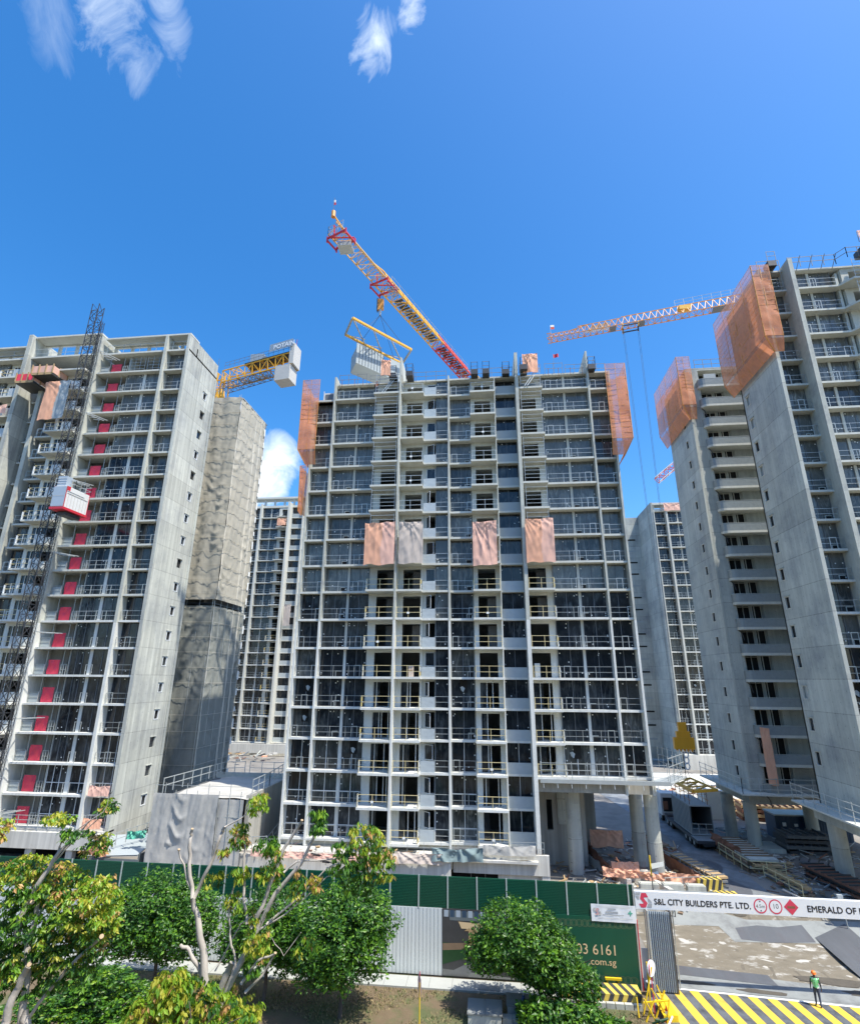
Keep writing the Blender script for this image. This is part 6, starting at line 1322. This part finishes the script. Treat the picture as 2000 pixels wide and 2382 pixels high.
stack('beam_stack', 'narrow stack of long steel beams lying along the haul road', (25.7, 61.6), (26.6, 56.6), .8, 1.4, 3, .3, 'galv_dark', 'wood', 4)
stack('beam_stack', 'brown stack of curved steel forms at the right edge', (29.4, 62.6), (30.6, 55.6), 2.4, 1.4, 4, .3, 'rust', 'steel_dark', 5)
stack('beam_stack', 'jumbled pale frames between the round columns and the haul road', (17.6, 64.5), (19.6, 57.4), 1.4, 1.5, 4, .26, 'wood', 'galv_dark', 6)
stack('beam_stack', 'dark heap of bars behind the pair of round columns', (15.6, 70.5), (17.6, 66.5), 1.4, 1.5, 4, .3, 'wood_dark', 'rust', 7)
stack('beam_stack', 'grey slabs stacked in the shade behind the slanting columns', (31.4, 69.5), (36.5, 69.5), 3.0, 1.5, 4, .5, 'concrete_dark', 'steel_dark', 8)
stack('beam_stack', 'weathered timber stack beyond the columns in bright light', (33, 84), (42, 83), 3.0, 1.5, 4, .5, 'wood', 'rust', 9)
stack('beam_stack', 'pale boards and mesh in the bright area behind the lorry', (27.5, 88), (36, 88), 3.0, 1.5, 3, .5, 'podium_concrete', 'wood', 10)
stack('beam_stack', 'low pile of frames in shade by the right slanting column', (30.5, 65.6), (33.5, 63.6), 1.5, 1.5, 2, .3, 'galv_dark', 'steel_dark', 11)
mb = MB(); rail(mb, [(24.0, 68, 1.5), (24.4, 62.0, 1.5), (27.6, 61.7, 1.5)], 1.2, 'yellow_rail', posts=1.6, r=.035); tag(mb.build('guard_rail'), 'yellow guard rail round the plank stack by the haul road', 'railing')
mb = MB(); rail(mb, [(25.4, 61.3, 1.5), (26.3, 56.4, 1.5)], 1.0, 'yellow_rail', posts=1.6, r=.035); tag(mb.build('guard_rail'), 'short yellow guard rail along the narrow beam stack', 'railing')
t = thing('container', (36, 76, 1.5), 'dark blue site container with a grey roof in the shade behind the columns', 'container')
m = MB(); m.box(33.2, 41.5, 74.8, 77.4, 1.5, 4.1, 'blue_container')
for i in range(30): m.box(33.3 + i * .27, 33.4 + i * .27, 74.74, 74.8, 1.6, 4.0, 'blue_container')
m.build('body', t); m = MB(); m.box(33.1, 41.6, 74.6, 77.5, 4.1, 4.25, 'steel_grey'); m.build('roof', t); m = MB(); m.box(33.9, 34.3, 74.69, 74.73, 3.0, 3.4, 'tape'); m.box(35.2, 35.6, 74.69, 74.73, 3.0, 3.3, 'tape'); m.build('notice', t)
mb = MB(); mb.prism([(28.6, 84), (31.6, 84), (31.6, 86.5), (28.6, 86.5)], 1.5, 5.0, 'white_paint'); tag(mb.build('concrete_block'), 'tall pale concrete block behind the lorry, left of the slanting columns', 'concrete block')
sheet('sunlit_ground_tint', [(26, 86), (70, 82), (90, 122), (26, 122)], .02, 'podium_concrete', 1.5)  # paler sheet: the sunlight beyond the columns is put into its colour
# verge: signs, boxes, cone
t = thing('warning_sign', (-4.6, 38.6, 0), 'red diamond warning sign seen edge on, on a yellow pole in the dry verge', 'road sign')
q = onZ(975, 2412, 0); m = MB(); m.bar((q.x, q.y, 0), (q.x, q.y, 2.5), .035, 'safety_yellow', n=8); m.build('pole', t)
m = MB(); m.face([(q.x - .08, q.y - .02, 3.05), (q.x + .08, q.y - .06, 2.65), (q.x + .1, q.y - .05, 2.15), (q.x, q.y - .02, 1.65), (q.x - .1, q.y + .02, 2.1), (q.x - .12, q.y + .03, 2.6)], 'sign_faded'); m.box(q.x - .02, q.x + .02, q.y + .03, q.y + .06, 1.7, 3.0, 'sign_red'); m.build('plate', t)
for i, (px, py, w, l) in enumerate(((1128, 2372, 1.95, 1.5), (1207, 2355, 1.4, 1.3))):
    q = onZ(px, py, 0); t = thing('utility_box', q, ('larger, left one of two grey concrete utility boxes sunk in the verge', 'smaller utility box in the verge with a blue object on its lid')[i], 'utility box', 'utility boxes')
    m = MB(); m.box(q.x - w / 2, q.x + w / 2, q.y - l / 2, q.y + l / 2, 0, .55, 'concrete_side'); m.build('body', t); m = MB(); m.box(q.x - w / 2 - .05, q.x - .01, q.y - l / 2 - .05, q.y + l / 2 + .05, .55, .62, 'slab_grey'); m.box(q.x + .01, q.x + w / 2 + .05, q.y - l / 2 - .05, q.y + l / 2 + .05, .55, .62, 'slab_grey'); m.build('lid', t)
    if i: m = MB(); m.bar((q.x + .3, q.y, .62), (q.x + .3, q.y, .85), .14, 'blue_paint', n=10, r2=.08); m.bar((q.x + .3, q.y, .85), (q.x + .3, q.y, .92), .04, 'sign_white', n=8); tag(m.build('bottle'), 'small blue container standing on the lid of the smaller utility box', 'bottle')
for px in (1180, 1203):
    q = onZ(px, 2380, 0); mb = MB(); mb.prism([(q.x - .28, q.y - .3), (q.x + .28, q.y - .3), (q.x + .3, q.y + .3), (q.x - .26, q.y + .25)], 0, .3, 'concrete_side'); tag(mb.build('stone_block'), ('left' if px < 1190 else 'right') + ' small rough stone at the lower edge beside the utility boxes', 'stone', 'small stones')
q = onZ(1137, 2300, .1); mb = MB(); mb.box(q.x - .7, q.x + .0, q.y - .3, q.y + .3, .104, .125, 'slab_grey'); mb.box(q.x + .02, q.x + .7, q.y - .3, q.y + .3, .104, .125, 'slab_grey'); tag(mb.build('manhole_cover'), 'pale rectangular double manhole cover on the pavement', 'manhole cover')
# yellow barricade with mirror, cone and hoses at the corner of the entrance
t = thing('barricade', (9.4, 41.5, 0), 'tangle of yellow trestles and a round mirror at the left side of the entrance', 'barricade')
m = MB(); q = onZ(1535, 2372, 0); x, y = q.x, q.y
for a, b, c, d in ((-.9, .2, -.1, 2.4), (-.2, .1, .5, 1.3), (.5, .0, -.3, 1.4), (-.9, -.4, -.3, 1.0), (-.3, -.5, -.9, 1.1), (.3, -.4, .6, 1.1), (.7, .2, .1, 1.5), (-1.2, .0, -1.2, .9)): m.bar((x + a, y + b, 0), (x + c, y + b + .2, d), .05, 'safety_yellow')
m.bar((x - .35, y + .5, 0), (x - .35, y + .5, 2.6), .06, 'safety_yellow'); m.bar((x - .9, y - .1, .8), (x + .7, y + .1, .9), .05, 'safety_yellow'); m.build('trestle', t)
m = MB(); m.bar((x - .15, y + .5, 2.3), (x - .1, y + .45, 2.3), .42, 'sign_white', n=20); m.bar((x - .17, y + .52, 2.3), (x - .2, y + .53, 2.3), .40, 'sign_red', n=20); m.bar((x - .15, y + .5, 0), (x - .15, y + .5, 2), .04, 'sign_red'); m.build('mirror', t)
m = MB(); m.prism([(x + .15, y - .3), (x + 1.0, y - .2), (x + .9, y + 1.4), (x + .1, y + 1.3)], .3, .36, 'safety_yellow'); m.prism([(x + .15, y - .34), (x + 1.0, y - .24), (x + 1.0, y - .2), (x + .15, y - .3)], 0, .36, 'safety_yellow'); m.build('cover_plate', t)
m = MB(); m.path([(x - .6, y - .6, .05), (x - .2, y - .8, .3), (x + .3, y - .6, .35), (x + .1, y - .4, .1), (x - .4, y - .5, .2)], .06, 'leaf_deep', n=6); m.path([(x + .3, y - .7, .1), (x + .6, y - .5, .4), (x + .5, y - .2, .1)], .05, 'tape', n=6); m.build('hose', t)
q = onZ(1545, 2372, 0); q = onZ(1546, 2376, 0)
t = thing('traffic_cone', (q.x, q.y, 0), 'red and white traffic cone beside the yellow cover plate', 'traffic cone')
m = MB(); x, y = q.x + .15, q.y; m.box(x - .2, x + .2, y - .2, y + .2, .02, .06, 'cone_red'); m.bar((x, y, .06), (x, y, .3), .15, 'cone_red', n=16, r2=.11); m.bar((x, y, .3), (x, y, .5), .11, 'tape', n=16, r2=.075); m.bar((x, y, .5), (x, y, .75), .075, 'cone_red', n=16, r2=.03); m.build('body', t)
q = onZ(1352, 2345, 0); mb = MB(); mb.bar((q.x + .8, q.y - .4, 0), (q.x + .8, q.y - .4, 1.5), .035, 'safety_yellow'); mb.bar((q.x + .8, q.y - .4, 1.5), (q.x + .8, q.y - .4, 1.6), .08, 'cone_red', n=8); tag(mb.build('marker_post'), 'slim yellow marker post in front of the striped barrier', 'post')
q = onZ(1425, 2298, 0); mb = MB(); mb.box(q.x - .5, q.x + .55, 43.3, 43.42, .55, .68, 'safety_yellow'); mb.box(q.x - .4, q.x - .3, 43.42, 43.5, .1, .6, 'safety_yellow'); mb.box(q.x + .3, q.x + .4, 43.42, 43.5, .1, .6, 'safety_yellow'); tag(mb.build('wheel_stop'), 'short yellow bar at the foot of the green advert panel', 'bar')
mb = MB(); mb.bar((9.75, 43.0, 0), (9.75, 43.0, .7), .22, 'blue_container', n=12); mb.bar((9.75, 43.0, .7), (9.75, 43.0, .75), .23, 'hoist_blue', n=12); tag(mb.build('bucket'), 'blue bucket between the advert panel and the folded gate', 'bucket')
# loose offcuts, planks and pipes scattered over the site ground, too many and small to count
rg = random.Random(91); mb = MB()
def litter(n, x0, x1, y0, y1, base=None, s=1.0):
    for i in range(n):
        x = rg.uniform(x0, x1); y = rg.uniform(y0, y1); z = (gz(y) if base is None else base) + rg.uniform(0, .25); L = rg.uniform(.2, 1.6) * s; a = rg.uniform(0, 3.14); w = rg.uniform(.03, .16) * s
        d = Vector((math.cos(a), math.sin(a), rg.uniform(-.15, .3))); p = Vector((x, y, z + w * .5)); m_ = rg.choice(('wood', 'wood_dark', 'rust', 'galv', 'ballast', 'concrete', 'galv_dark', 'podium_concrete', 'orange_cloth' if rg.random() < .3 else 'wood'))
        if rg.random() < .3: mb.prism([(x, y), (x + d.x * L * .5, y + d.y * L * .5), (x + d.x * L * .5 - d.y * w * 3, y + d.y * L * .5 + d.x * w * 3), (x - d.y * w * 3, y + d.x * w * 3)], z, z + w, m_)
        else: mb.bar(p, p + d * L, w * .5, m_, cap=False)
litter(260, 4.6, 16.4, 53.0, 57.5); litter(180, 5, 16, 58, 72); litter(160, 16.3, 20.2, 57.5, 70); litter(160, 24.6, 31, 56, 68); litter(140, 28, 40, 64, 80); litter(220, 27, 60, 84, 110, 1.5, 1.8); litter(40, 11, 19, 54.8, 57)
litter(60, -38, -33, 52, 57, 1.0); litter(90, -72, -50, 118, 130, 2.2, 2.0); litter(70, -24, 4, 55.2, 56.6, 3.76, .7)
tag(mb.build('debris'), 'loose planks, pipes and offcuts scattered over the building site', 'debris', kind='stuff')
# ---------------------------------------------------------------- trees
def leaves(mb_mats, pts, size, seed, slots, droop=0.0, asp=2.0, up=.3):
    """pts: list of (position, outward dir, slot weights index); builds folded leaf quads"""
    rg = random.Random(seed); v = []; f = []; mi = []
    for p, n, sl in pts:
        n = (Vector(n) + Vector((rg.uniform(-.7, .7), rg.uniform(-.7, .7), rg.uniform(-.5, .5) + up))).normalized()
        if droop: d = (Vector((rg.uniform(-1, 1), rg.uniform(-1, 1), 0)).normalized() * (1 - droop) + Vector((0, 0, -droop)) + Vector((rg.uniform(-.2, .2),) * 3)).normalized()
        else: d = Vector((rg.uniform(-1, 1), rg.uniform(-1, 1), rg.uniform(-.8, .4))).normalized()
        s = d.cross(n)
        if s.length < .05: continue
        s.normalize(); s_ = size * rg.uniform(.7, 1.3); L = s_ * asp / 1.5; w = s_ * .36; up_ = d.cross(s) * (-.12 * s_)
        b = len(v); v += [tuple(p), tuple(p + d * L * .45 + s * w + up_), tuple(p + d * L), tuple(p + d * L * .45 - s * w + up_)]
        f.append((b, b + 1, b + 2)); f.append((b, b + 2, b + 3)); mi += [sl, sl]
    return v, f, mi
def build_leaves(name, v, f, mi, mats, parent):
    me = bpy.data.meshes.new(name); me.from_pydata(v, [], f)
    for k in mats: me.materials.append(MT[k])
    me.polygons.foreach_set('material_index', mi); me.update(); o = bpy.data.objects.new(name, me); COL.objects.link(o); o.parent = parent
    o.matrix_parent_inverse = Matrix.Translation(-parent.location); return o
def blob_pts(cen, rad, n, seed, slots, lump=.28, shell=.45):
    """points in lumpy masses filling an ellipsoid; leaves are denser towards the outside"""
    rg = random.Random(seed); cen = Vector(cen); out = []
    for i in range(n):
        d = Vector((rg.gauss(0, 1), rg.gauss(0, 1), rg.gauss(0, 1))).normalized()
        r = 1 - abs(rg.gauss(0, .22)); r = max(r, .25) if rg.random() < .85 else rg.uniform(.2, .95)
        k = 1 + lump * noise.noise(d * 2.1 + Vector((seed, 0, 0))) + lump * .55 * noise.noise(d * 5.5 + Vector((0, seed, 0)))
        if noise.noise(d * 4.2 + Vector((0, 0, seed + .5))) < -.24 and r > .66: continue
        p = cen + Vector((d.x * rad[0], d.y * rad[1], d.z * rad[2])) * (r * k)
        if p.z < .1: continue
        q = noise.noise(p * .9 + Vector((seed, seed, 0))); w = rg.random() + q * .5
        out.append((p, d, slots[0] if w < .36 else slots[1] if w < .80 else slots[2]))
    return out
LM = ['leaf_dark', 'leaf_mid', 'leaf_lit', 'leaf_yellow', 'leaf_lime', 'leaf_orange', 'leaf_deep']
def round_tree(x, y, label, blobs, seed, trunk_h, n=11000, size=.165, lean=(0, 0), group='clipped round trees by the hoarding'):
    t = thing('tree', (x, y, 0), label, 'tree', group); pts = []
    n = int(n * 1.45); tot = sum(b[1][0] * b[1][2] for b in blobs)
    for i, (c, r) in enumerate(blobs): pts += blob_pts(c, r, int(n * r[0] * r[2] / tot), seed + i * 7, (0, 1, 2))
    v, f, mi = leaves(None, pts, size, seed, None, asp=2.1); build_leaves('crown', v, f, mi, LM, t)
    m = MB(); c0 = Vector(blobs[0][0]); rg = random.Random(seed); top = Vector((x + lean[0], y + lean[1], trunk_h))
    m.path([(x, y, 0), Vector((x, y, 0)).lerp(top, .5) + Vector((.06, 0, 0)), top], .13, 'bark_dark', n=8, r2=.10)
    for i in range(9):
        a = rg.uniform(0, 6.28); b = Vector(rg.choice(blobs)[0]) + Vector((math.cos(a) * .8, math.sin(a) * .8, rg.uniform(-.4, 1.2))); m.path([top, top.lerp(b, .5) + Vector((rg.uniform(-.2, .2), rg.uniform(-.2, .2), .2)), b], .07, 'bark_dark', n=5, r2=.02)
    m.build('trunk', t, smooth=True); return t
round_tree(-9.4, 38.3, 'dense round clipped tree right of the pruned tree, before the white panels', [((-9.5, 38.3, 4.3), (3.35, 2.9, 2.75)), ((-10.4, 38.2, 3.4), (2.6, 2.4, 1.7)), ((-8.6, 38.3, 5.2), (2.1, 2.0, 1.8))], 11, 2.2, n=17000)
round_tree(-21.9, 39.2, 'broad round clipped tree left of the pruned tree, its trunk above dark soil', [((-22.2, 38.9, 4.5), (3.3, 2.8, 2.5)), ((-20.3, 38.9, 4.2), (2.6, 2.4, 2.2)), ((-24.2, 38.9, 4.0), (2.0, 2.2, 1.9))], 12, 2.4, n=19000)
round_tree(-14.4, 38.9, 'dark bushy clipped tree behind the bare limbs of the pruned tree', [((-14.3, 39.0, 4.3), (2.7, 2.4, 2.1)), ((-15.8, 39.0, 3.5), (1.9, 2.0, 1.8)), ((-12.9, 39.0, 3.6), (1.5, 1.8, 1.9))], 13, 2.4, n=13000)
round_tree(3.0, 39.9, 'bright green lopsided tree in front of the green advert panel', [((1.3, 39.7, 4.1), (2.7, 2.3, 1.9)), ((3.55, 39.7, 2.8), (1.3, 1.6, 1.8)), ((-.6, 39.8, 3.2), (1.4, 1.6, 1.1)), ((2.8, 39.7, 3.2), (2.2, 2.0, 1.7)), ((5.2, 39.7, 1.8), (1.0, 1.2, 1.1))], 14, 1.3, n=17000, lean=(-.5, 0))
def shrub(x, y, label, blobs, seed, n, size=.2, slots=(0, 1, 2), group='leafy shrubs on the verge'):
    t = thing('shrub', (x, y, 0), label, 'shrub', group); pts = []
    for i, (c, r) in enumerate(blobs): pts += blob_pts(c, r, n // len(blobs), seed + i, slots)
    v, f, mi = leaves(None, pts, size, seed, None, asp=2.2); build_leaves('foliage', v, f, mi, LM, t)
    m = MB(); rg = random.Random(seed)
    for i in range(8): b = Vector(rg.choice(blobs)[0]); m.path([(x + rg.uniform(-.2, .2), y, 0), b.lerp(Vector((x, y, 0)), .4), b + Vector((rg.uniform(-.5, .5), 0, .3))], .03, 'bark_dark', n=4, r2=.01)
    m.build('stem', t)
shrub(3.6, 38.2, 'low leafy shrub under the bright green lopsided tree', [((2.6, 38.2, .9), (1.4, 1.0, .9)), ((4.6, 38.2, .8), (1.5, 1.0, .8)), ((6.4, 38.3, .4), (1.2, .9, .5))], 21, 5200, slots=(0, 1, 2))
shrub(1.9, 39.2, 'small grassy shrub at the trunk of the bright green lopsided tree', [((1.7, 39.0, .5), (.6, .6, .6))], 22, 900)
# foreground pruned trees, much nearer to the viewpoint
def limb(mb, pts, Y, r0, r1, m='bark', n=9):
    P_ = [onY(px, py, Y + (q[0] if q else 0)) for px, py, *q in pts]
    # smooth with midpoints
    S_ = [P_[0]]
    for a, b in zip(P_[:-1], P_[1:]): S_ += [a.lerp(b, .33) + Vector((0, .05, 0)), a.lerp(b, .67) - Vector((0, .05, 0)), b]
    mb.path(S_, r0, m, n=n, r2=r1); return S_[-1]
def cluster(px, py, Y, rw, rh, n, seed, mix):
    """drooping pinnate sprays: whorls of long hanging leaves. mix: weights for slots"""
    rg = random.Random(seed); c = onY(px, py, Y); sc = Y / 1231 * 1.08; out = []; n = int(n * 2.0)
    sl = [k for k, w in mix.items() for _ in range(w)]; nw = max(3, n // 14)
    for w in range(nw):
        d = Vector((rg.uniform(-1, 1), rg.uniform(-1, 1), rg.uniform(-1, 1)))
        if d.length > 1: d.normalize()
        q = c + Vector((d.x * rw * sc, d.y * rw * sc, d.z * rh * sc)); tone = rg.choice(sl)
        for i in range(14):
            a = rg.uniform(0, 6.28); rr_ = rg.uniform(0, .16)
            p = q + Vector((math.cos(a) * rr_, math.sin(a) * rr_, -rg.uniform(0, .12)))
            out.append((p, Vector((math.cos(a), math.sin(a), .6)), tone if rg.random() < .7 else rg.choice(sl)))
    return out
GM = {0: 3, 1: 5, 2: 3, 4: 1}; YM_ = {3: 5, 4: 4, 5: 1, 2: 2}; MX = {1: 3, 2: 1, 4: 3, 3: 3, 0: 2, 5: 1}; OR_ = {5: 3, 3: 3, 4: 1}
YT = 22.0
t = thing('tree', onY(478, 2382, YT) * 1.0, 'pruned tree with bare pale forked limbs and tufts of drooping leaves in the left foreground', 'tree', 'pruned foreground trees')
m = MB()
limb(m, [(462, 2460), (478, 2330), (475, 2240), (462, 2150), (448, 2090)], YT, .17, .085); limb(m, [(448, 2090), (440, 2010), (443, 1950), (447, 1932)], YT, .075, .055); limb(m, [(448, 2090), (432, 2030), (416, 1980)], YT, .045, .03); limb(m, [(448, 2095), (490, 2010), (515, 1940), (522, 1925)], YT, .07, .055)
limb(m, [(505, 2350), (560, 2240), (600, 2160), (640, 2080), (700, 2010), (732, 1945)], YT, .12, .05); limb(m, [(585, 2160), (610, 2110), (635, 2040), (660, 1975), (702, 1912)], YT, .085, .05); limb(m, [(478, 2340), (500, 2330), (540, 2240)], YT, .15, .10)
limb(m, [(575, 2150), (567, 2080), (568, 1990), (572, 1950)], YT, .06, .03); limb(m, [(660, 2030), (690, 2005), (760, 2000), (825, 1997)], YT, .035, .02); limb(m, [(620, 2150), (700, 2085), (760, 2020), (800, 2003)], YT, .04, .015); limb(m, [(600, 2165), (660, 2130), (720, 2080), (760, 2040), (830, 2032)], YT, .03, .01)
limb(m, [(560, 2290), (600, 2235), (640, 2220)], YT, .05, .035); limb(m, [(570, 2310), (610, 2270), (638, 2222)], YT, .05, .03); limb(m, [(478, 2340), (470, 2270), (440, 2210), (420, 2200)], YT, .09, .06); limb(m, [(530, 2300), (548, 2240), (535, 2180), (533, 2110), (545, 2060)], YT, .045, .03)
limb(m, [(522, 1925), (560, 1905), (590, 1880), (600, 1850)], YT, .03, .012); limb(m, [(478, 2400), (520, 2400), (545, 2320)], YT, .06, .05); limb(m, [(700, 2170), (660, 2225), (632, 2182)], YT, .015, .01); limb(m, [(500, 2260), (560, 2150), (640, 2100)], YT + 1, .03, .015); limb(m, [(720, 1960), (735, 1945), (745, 1930)], YT, .03, .02)
m.build('trunk', t, smooth=True)
m = MB()
for px, py in ((447, 1930), (702, 1910), (732, 1943), (416, 1978), (640, 2219)): q = onY(px, py, YT); m.bar(q, q + Vector((.01, -.01, .03)), .052, 'cut_wood', n=8)
m.build('cut_end', t)
pts = []
for i, (px, py, rw, rh, n, mx) in enumerate(((848, 1960, 34, 38, 420, MX), (882, 1990, 32, 38, 380, MX), (800, 1990, 30, 28, 240, GM), (830, 2040, 30, 30, 260, GM), (738, 1908, 16, 22, 200, GM), (604, 1865, 18, 20, 170, YM_), (556, 1940, 18, 24, 200, MX),
    (640, 1990, 18, 22, 160, MX), (622, 2030, 26, 14, 160, MX), (690, 2050, 16, 24, 130, MX), (560, 2025, 14, 12, 110, YM_), (500, 2040, 16, 12, 80, MX), (545, 2095, 14, 20, 120, YM_), (605, 2120, 28, 10, 80, MX), (600, 2190, 22, 32, 220, YM_), (735, 2045, 10, 14, 80, OR_),
    (400, 1930, 10, 10, 0, GM), (715, 2195, 24, 10, 70, MX), (735, 1945, 5, 5, 0, GM), (520, 2320, 26, 26, 300, YM_), (560, 2350, 36, 24, 340, YM_), (590, 2240, 14, 14, 70, GM), (520, 1980, 8, 10, 60, OR_), (620, 1958, 20, 16, 150, GM))):
    if n: pts += cluster(px, py, YT, rw, rh, n, 100 + i, mx)
v, f, mi = leaves(None, pts, .098, 5, None, droop=.62, asp=3.0, up=.1); build_leaves('foliage', v, f, mi, LM, t)
YT = 19.0
t = thing('tree', onY(60, 2382, YT) * 1.0, 'large leafy tree with yellowing leaves and cut branches filling the lower left corner', 'tree', 'pruned foreground trees')
m = MB()
limb(m, [(40, 2480), (60, 2300), (65, 2200), (80, 2150), (90, 2100)], YT, .12, .06); limb(m, [(30, 2200), (55, 2120), (100, 2040), (140, 1980), (180, 1940), (215, 1905)], YT, .11, .02); limb(m, [(5, 2400), (30, 2320), (65, 2250)], YT - .5, .12, .09); limb(m, [(50, 2390), (110, 2310), (180, 2230), (235, 2182)], YT, .05, .05); limb(m, [(0, 2290), (30, 2285)], YT, .04, .04)
limb(m, [(120, 2010), (150, 1950), (240, 1890), (262, 1840)], YT, .025, .01); limb(m, [(120, 2010), (170, 1960), (235, 1900)], YT, .03, .012); limb(m, [(70, 2180), (100, 2110), (120, 2080)], YT, .05, .02); limb(m, [(60, 2200), (40, 2190), (28, 2195)], YT, .02, .01); limb(m, [(75, 2190), (110, 2200), (150, 2140)], YT, .02, .01); limb(m, [(130, 1990), (150, 1950), (135, 1900)], YT, .02, .01)
limb(m, [(0, 2110), (50, 2060), (110, 2010)], YT + .5, .06, .03); limb(m, [(45, 2480), (60, 2400), (58, 2350)], YT, .14, .12); m.build('trunk', t, smooth=True)
m = MB()
for px, py in ((68, 2245), (236, 2180), (75, 2100)): q = onY(px, py, YT - .45); m.bar(q, q + Vector((.03, -.04, .03)), .065, 'cut_wood', n=9)
m.build('cut_end', t)
pts = []
for i, (px, py, rw, rh, n, mx) in enumerate(((140, 1898, 24, 10, 150, YM_), (258, 1870, 18, 13, 130, MX), (225, 1955, 26, 20, 220, MX), (175, 1935, 22, 10, 120, GM), (5, 1925, 16, 22, 150, OR_), (50, 2012, 50, 18, 400, YM_), (30, 2045, 56, 34, 620, MX), (150, 2060, 40, 34, 520, MX), (130, 2140, 70, 50, 1300, GM),
    (215, 2100, 50, 34, 620, YM_), (180, 2170, 60, 44, 900, MX), (245, 2140, 26, 26, 300, YM_), (80, 2110, 50, 50, 700, GM), (20, 2150, 40, 70, 700, GM), (120, 2230, 70, 40, 800, GM), (30, 2240, 50, 40, 500, MX), (190, 2250, 40, 26, 300, GM), (110, 2020, 40, 20, 160, OR_), (225, 2050, 30, 20, 260, YM_))):
    pts += cluster(px, py, YT + .4 * (i % 3), rw, rh, n, 200 + i, mx)
v, f, mi = leaves(None, pts, .102, 6, None, droop=.5, asp=2.4, up=.2); build_leaves('foliage', v, f, mi, LM, t)
# leafy masses along the bottom left, belonging to lower trees
def low_tree(label, Y, spots, seed, size, droop, mixes, base):
    t = thing('shrub', onY(base[0], base[1], Y) * 1.0, label, 'shrub', 'leafy shrubs on the verge'); pts = []
    for i, (px, py, rw, rh, n) in enumerate(spots): pts += cluster(px, py, Y + .5 * (i % 3), rw, rh, n, seed + i, mixes[i % len(mixes)])
    v, f, mi = leaves(None, pts, size, seed, None, droop=droop, asp=2.2, up=.4); build_leaves('foliage', v, f, mi, LM, t)
    m = MB(); b = onY(base[0], base[1], Y)
    for px, py, *_ in spots: q = onY(px, py, Y); m.path([(b.x, b.y, max(0, b.z - 5)), b.lerp(q, .4), q], .04, 'bark_dark', n=5, r2=.015)
    m.build('stem', t)
low_tree('glossy green bush filling the bottom edge left of the pruned tree', 26, [(140, 2330, 60, 40, 1500), (230, 2310, 60, 34, 1500), (300, 2330, 50, 26, 1000), (200, 2370, 80, 24, 1400), (320, 2370, 60, 20, 900), (60, 2360, 50, 30, 900), (240, 2270, 26, 14, 300)], 300, .12, .1, [GM], (200, 2400))
low_tree('yellow leaved bush at the bottom edge below the pruned tree', 20, [(400, 2290, 30, 26, 420), (440, 2330, 50, 34, 700), (500, 2360, 44, 26, 520), (370, 2345, 44, 34, 460), (560, 2368, 30, 14, 240), (330, 2375, 40, 12, 200)], 320, .14, .6, [YM_, MX, MX], (450, 2420))
# two dark birds on the thin branches
for px, py, lb in ((735, 1990, 'black bird standing on the thin branch left of the leaf tuft'), (757, 2006, 'small black bird perched below the first, at the fork of the thin branches')):
    q = onY(px, py, 22); m = MB(); 
    m.path([q + Vector((-.19, 0, .03)), q + Vector((-.13, 0, .05)), q, q + Vector((.13, 0, .01)), q + Vector((.26, 0, -.03))], .035, 'crow', n=7, r2=.012); m.path([q + Vector((-.12, 0, .02)), q + Vector((-.03, 0, .015)), q + Vector((.08, 0, .0)), q + Vector((.15, 0, -.01))], .045, 'crow', n=8, r2=.03)
    m.bar(q + Vector((-.19, 0, .03)), q + Vector((-.25, 0, .02)), .012, 'crow', r2=.003); m.bar(q, q + Vector((0, 0, -.1)), .006, 'crow'); m.bar(q + Vector((.03, 0, 0)), q + Vector((.03, 0, -.1)), .006, 'crow')
    tag(m.build('bird', smooth=True), lb, 'bird')
# dry grass on the verge
rg = random.Random(77); v = []; f = []; mi = []
for i in range(16000):
    x = rg.uniform(-26, 9.0); y = rg.uniform(36.2, 41.85)
    if noise.noise(Vector((x * .35, y * .5, 0))) < -.15 + .2 * rg.random(): continue
    if x > 3.7 and y > 41: continue
    h = rg.uniform(.05, .16); a = rg.uniform(0, 3.14); dx, dy = math.cos(a) * .03, math.sin(a) * .03; b = len(v)
    v += [(x - dx, y - dy, 0), (x + dx, y + dy, 0), (x + rg.uniform(-.07, .07), y + rg.uniform(-.07, .07), h)]; f.append((b, b + 1, b + 2)); mi.append(rg.choice((0, 0, 1, 2)))
me = bpy.data.meshes.new('grass'); me.from_pydata(v, [], f)
mat('dry_grass', (.30, .24, .12), .9, .2, 2); mat('green_grass', (.10, .15, .04), .9, .2, 2)
for k in ('dry_grass', 'green_grass', 'dry_grass'): me.materials.append(MT[k])
me.polygons.foreach_set('material_index', mi); o = bpy.data.objects.new('grass', me); COL.objects.link(o); tag(o, 'short dry grass on the verge in front of the pavement', 'grass', kind='stuff')
# ---------------------------------------------------------------- unseen block of flats added behind the viewpoint to darken the glass reflections
t = thing('added_flats_block', (0, -48, 0), 'unseen block of flats added behind the viewpoint to darken the window reflections', 'apartment building')
m = MB(); m.box(-75, 75, -62, -46, 0, 44, 'pale_plaster'); m.build('wall', t)
m = MB()
for k in range(14):
    m.box(-74, 74, -46.0, -44.8, 2.8 + 3 * k, 3.9 + 3 * k, 'pale_plaster'); m.box(-74, 74, -45.99, -45.95, 3.9 + 3 * k, 5.6 + 3 * k, 'steel_dark')
m.build('corridor', t)
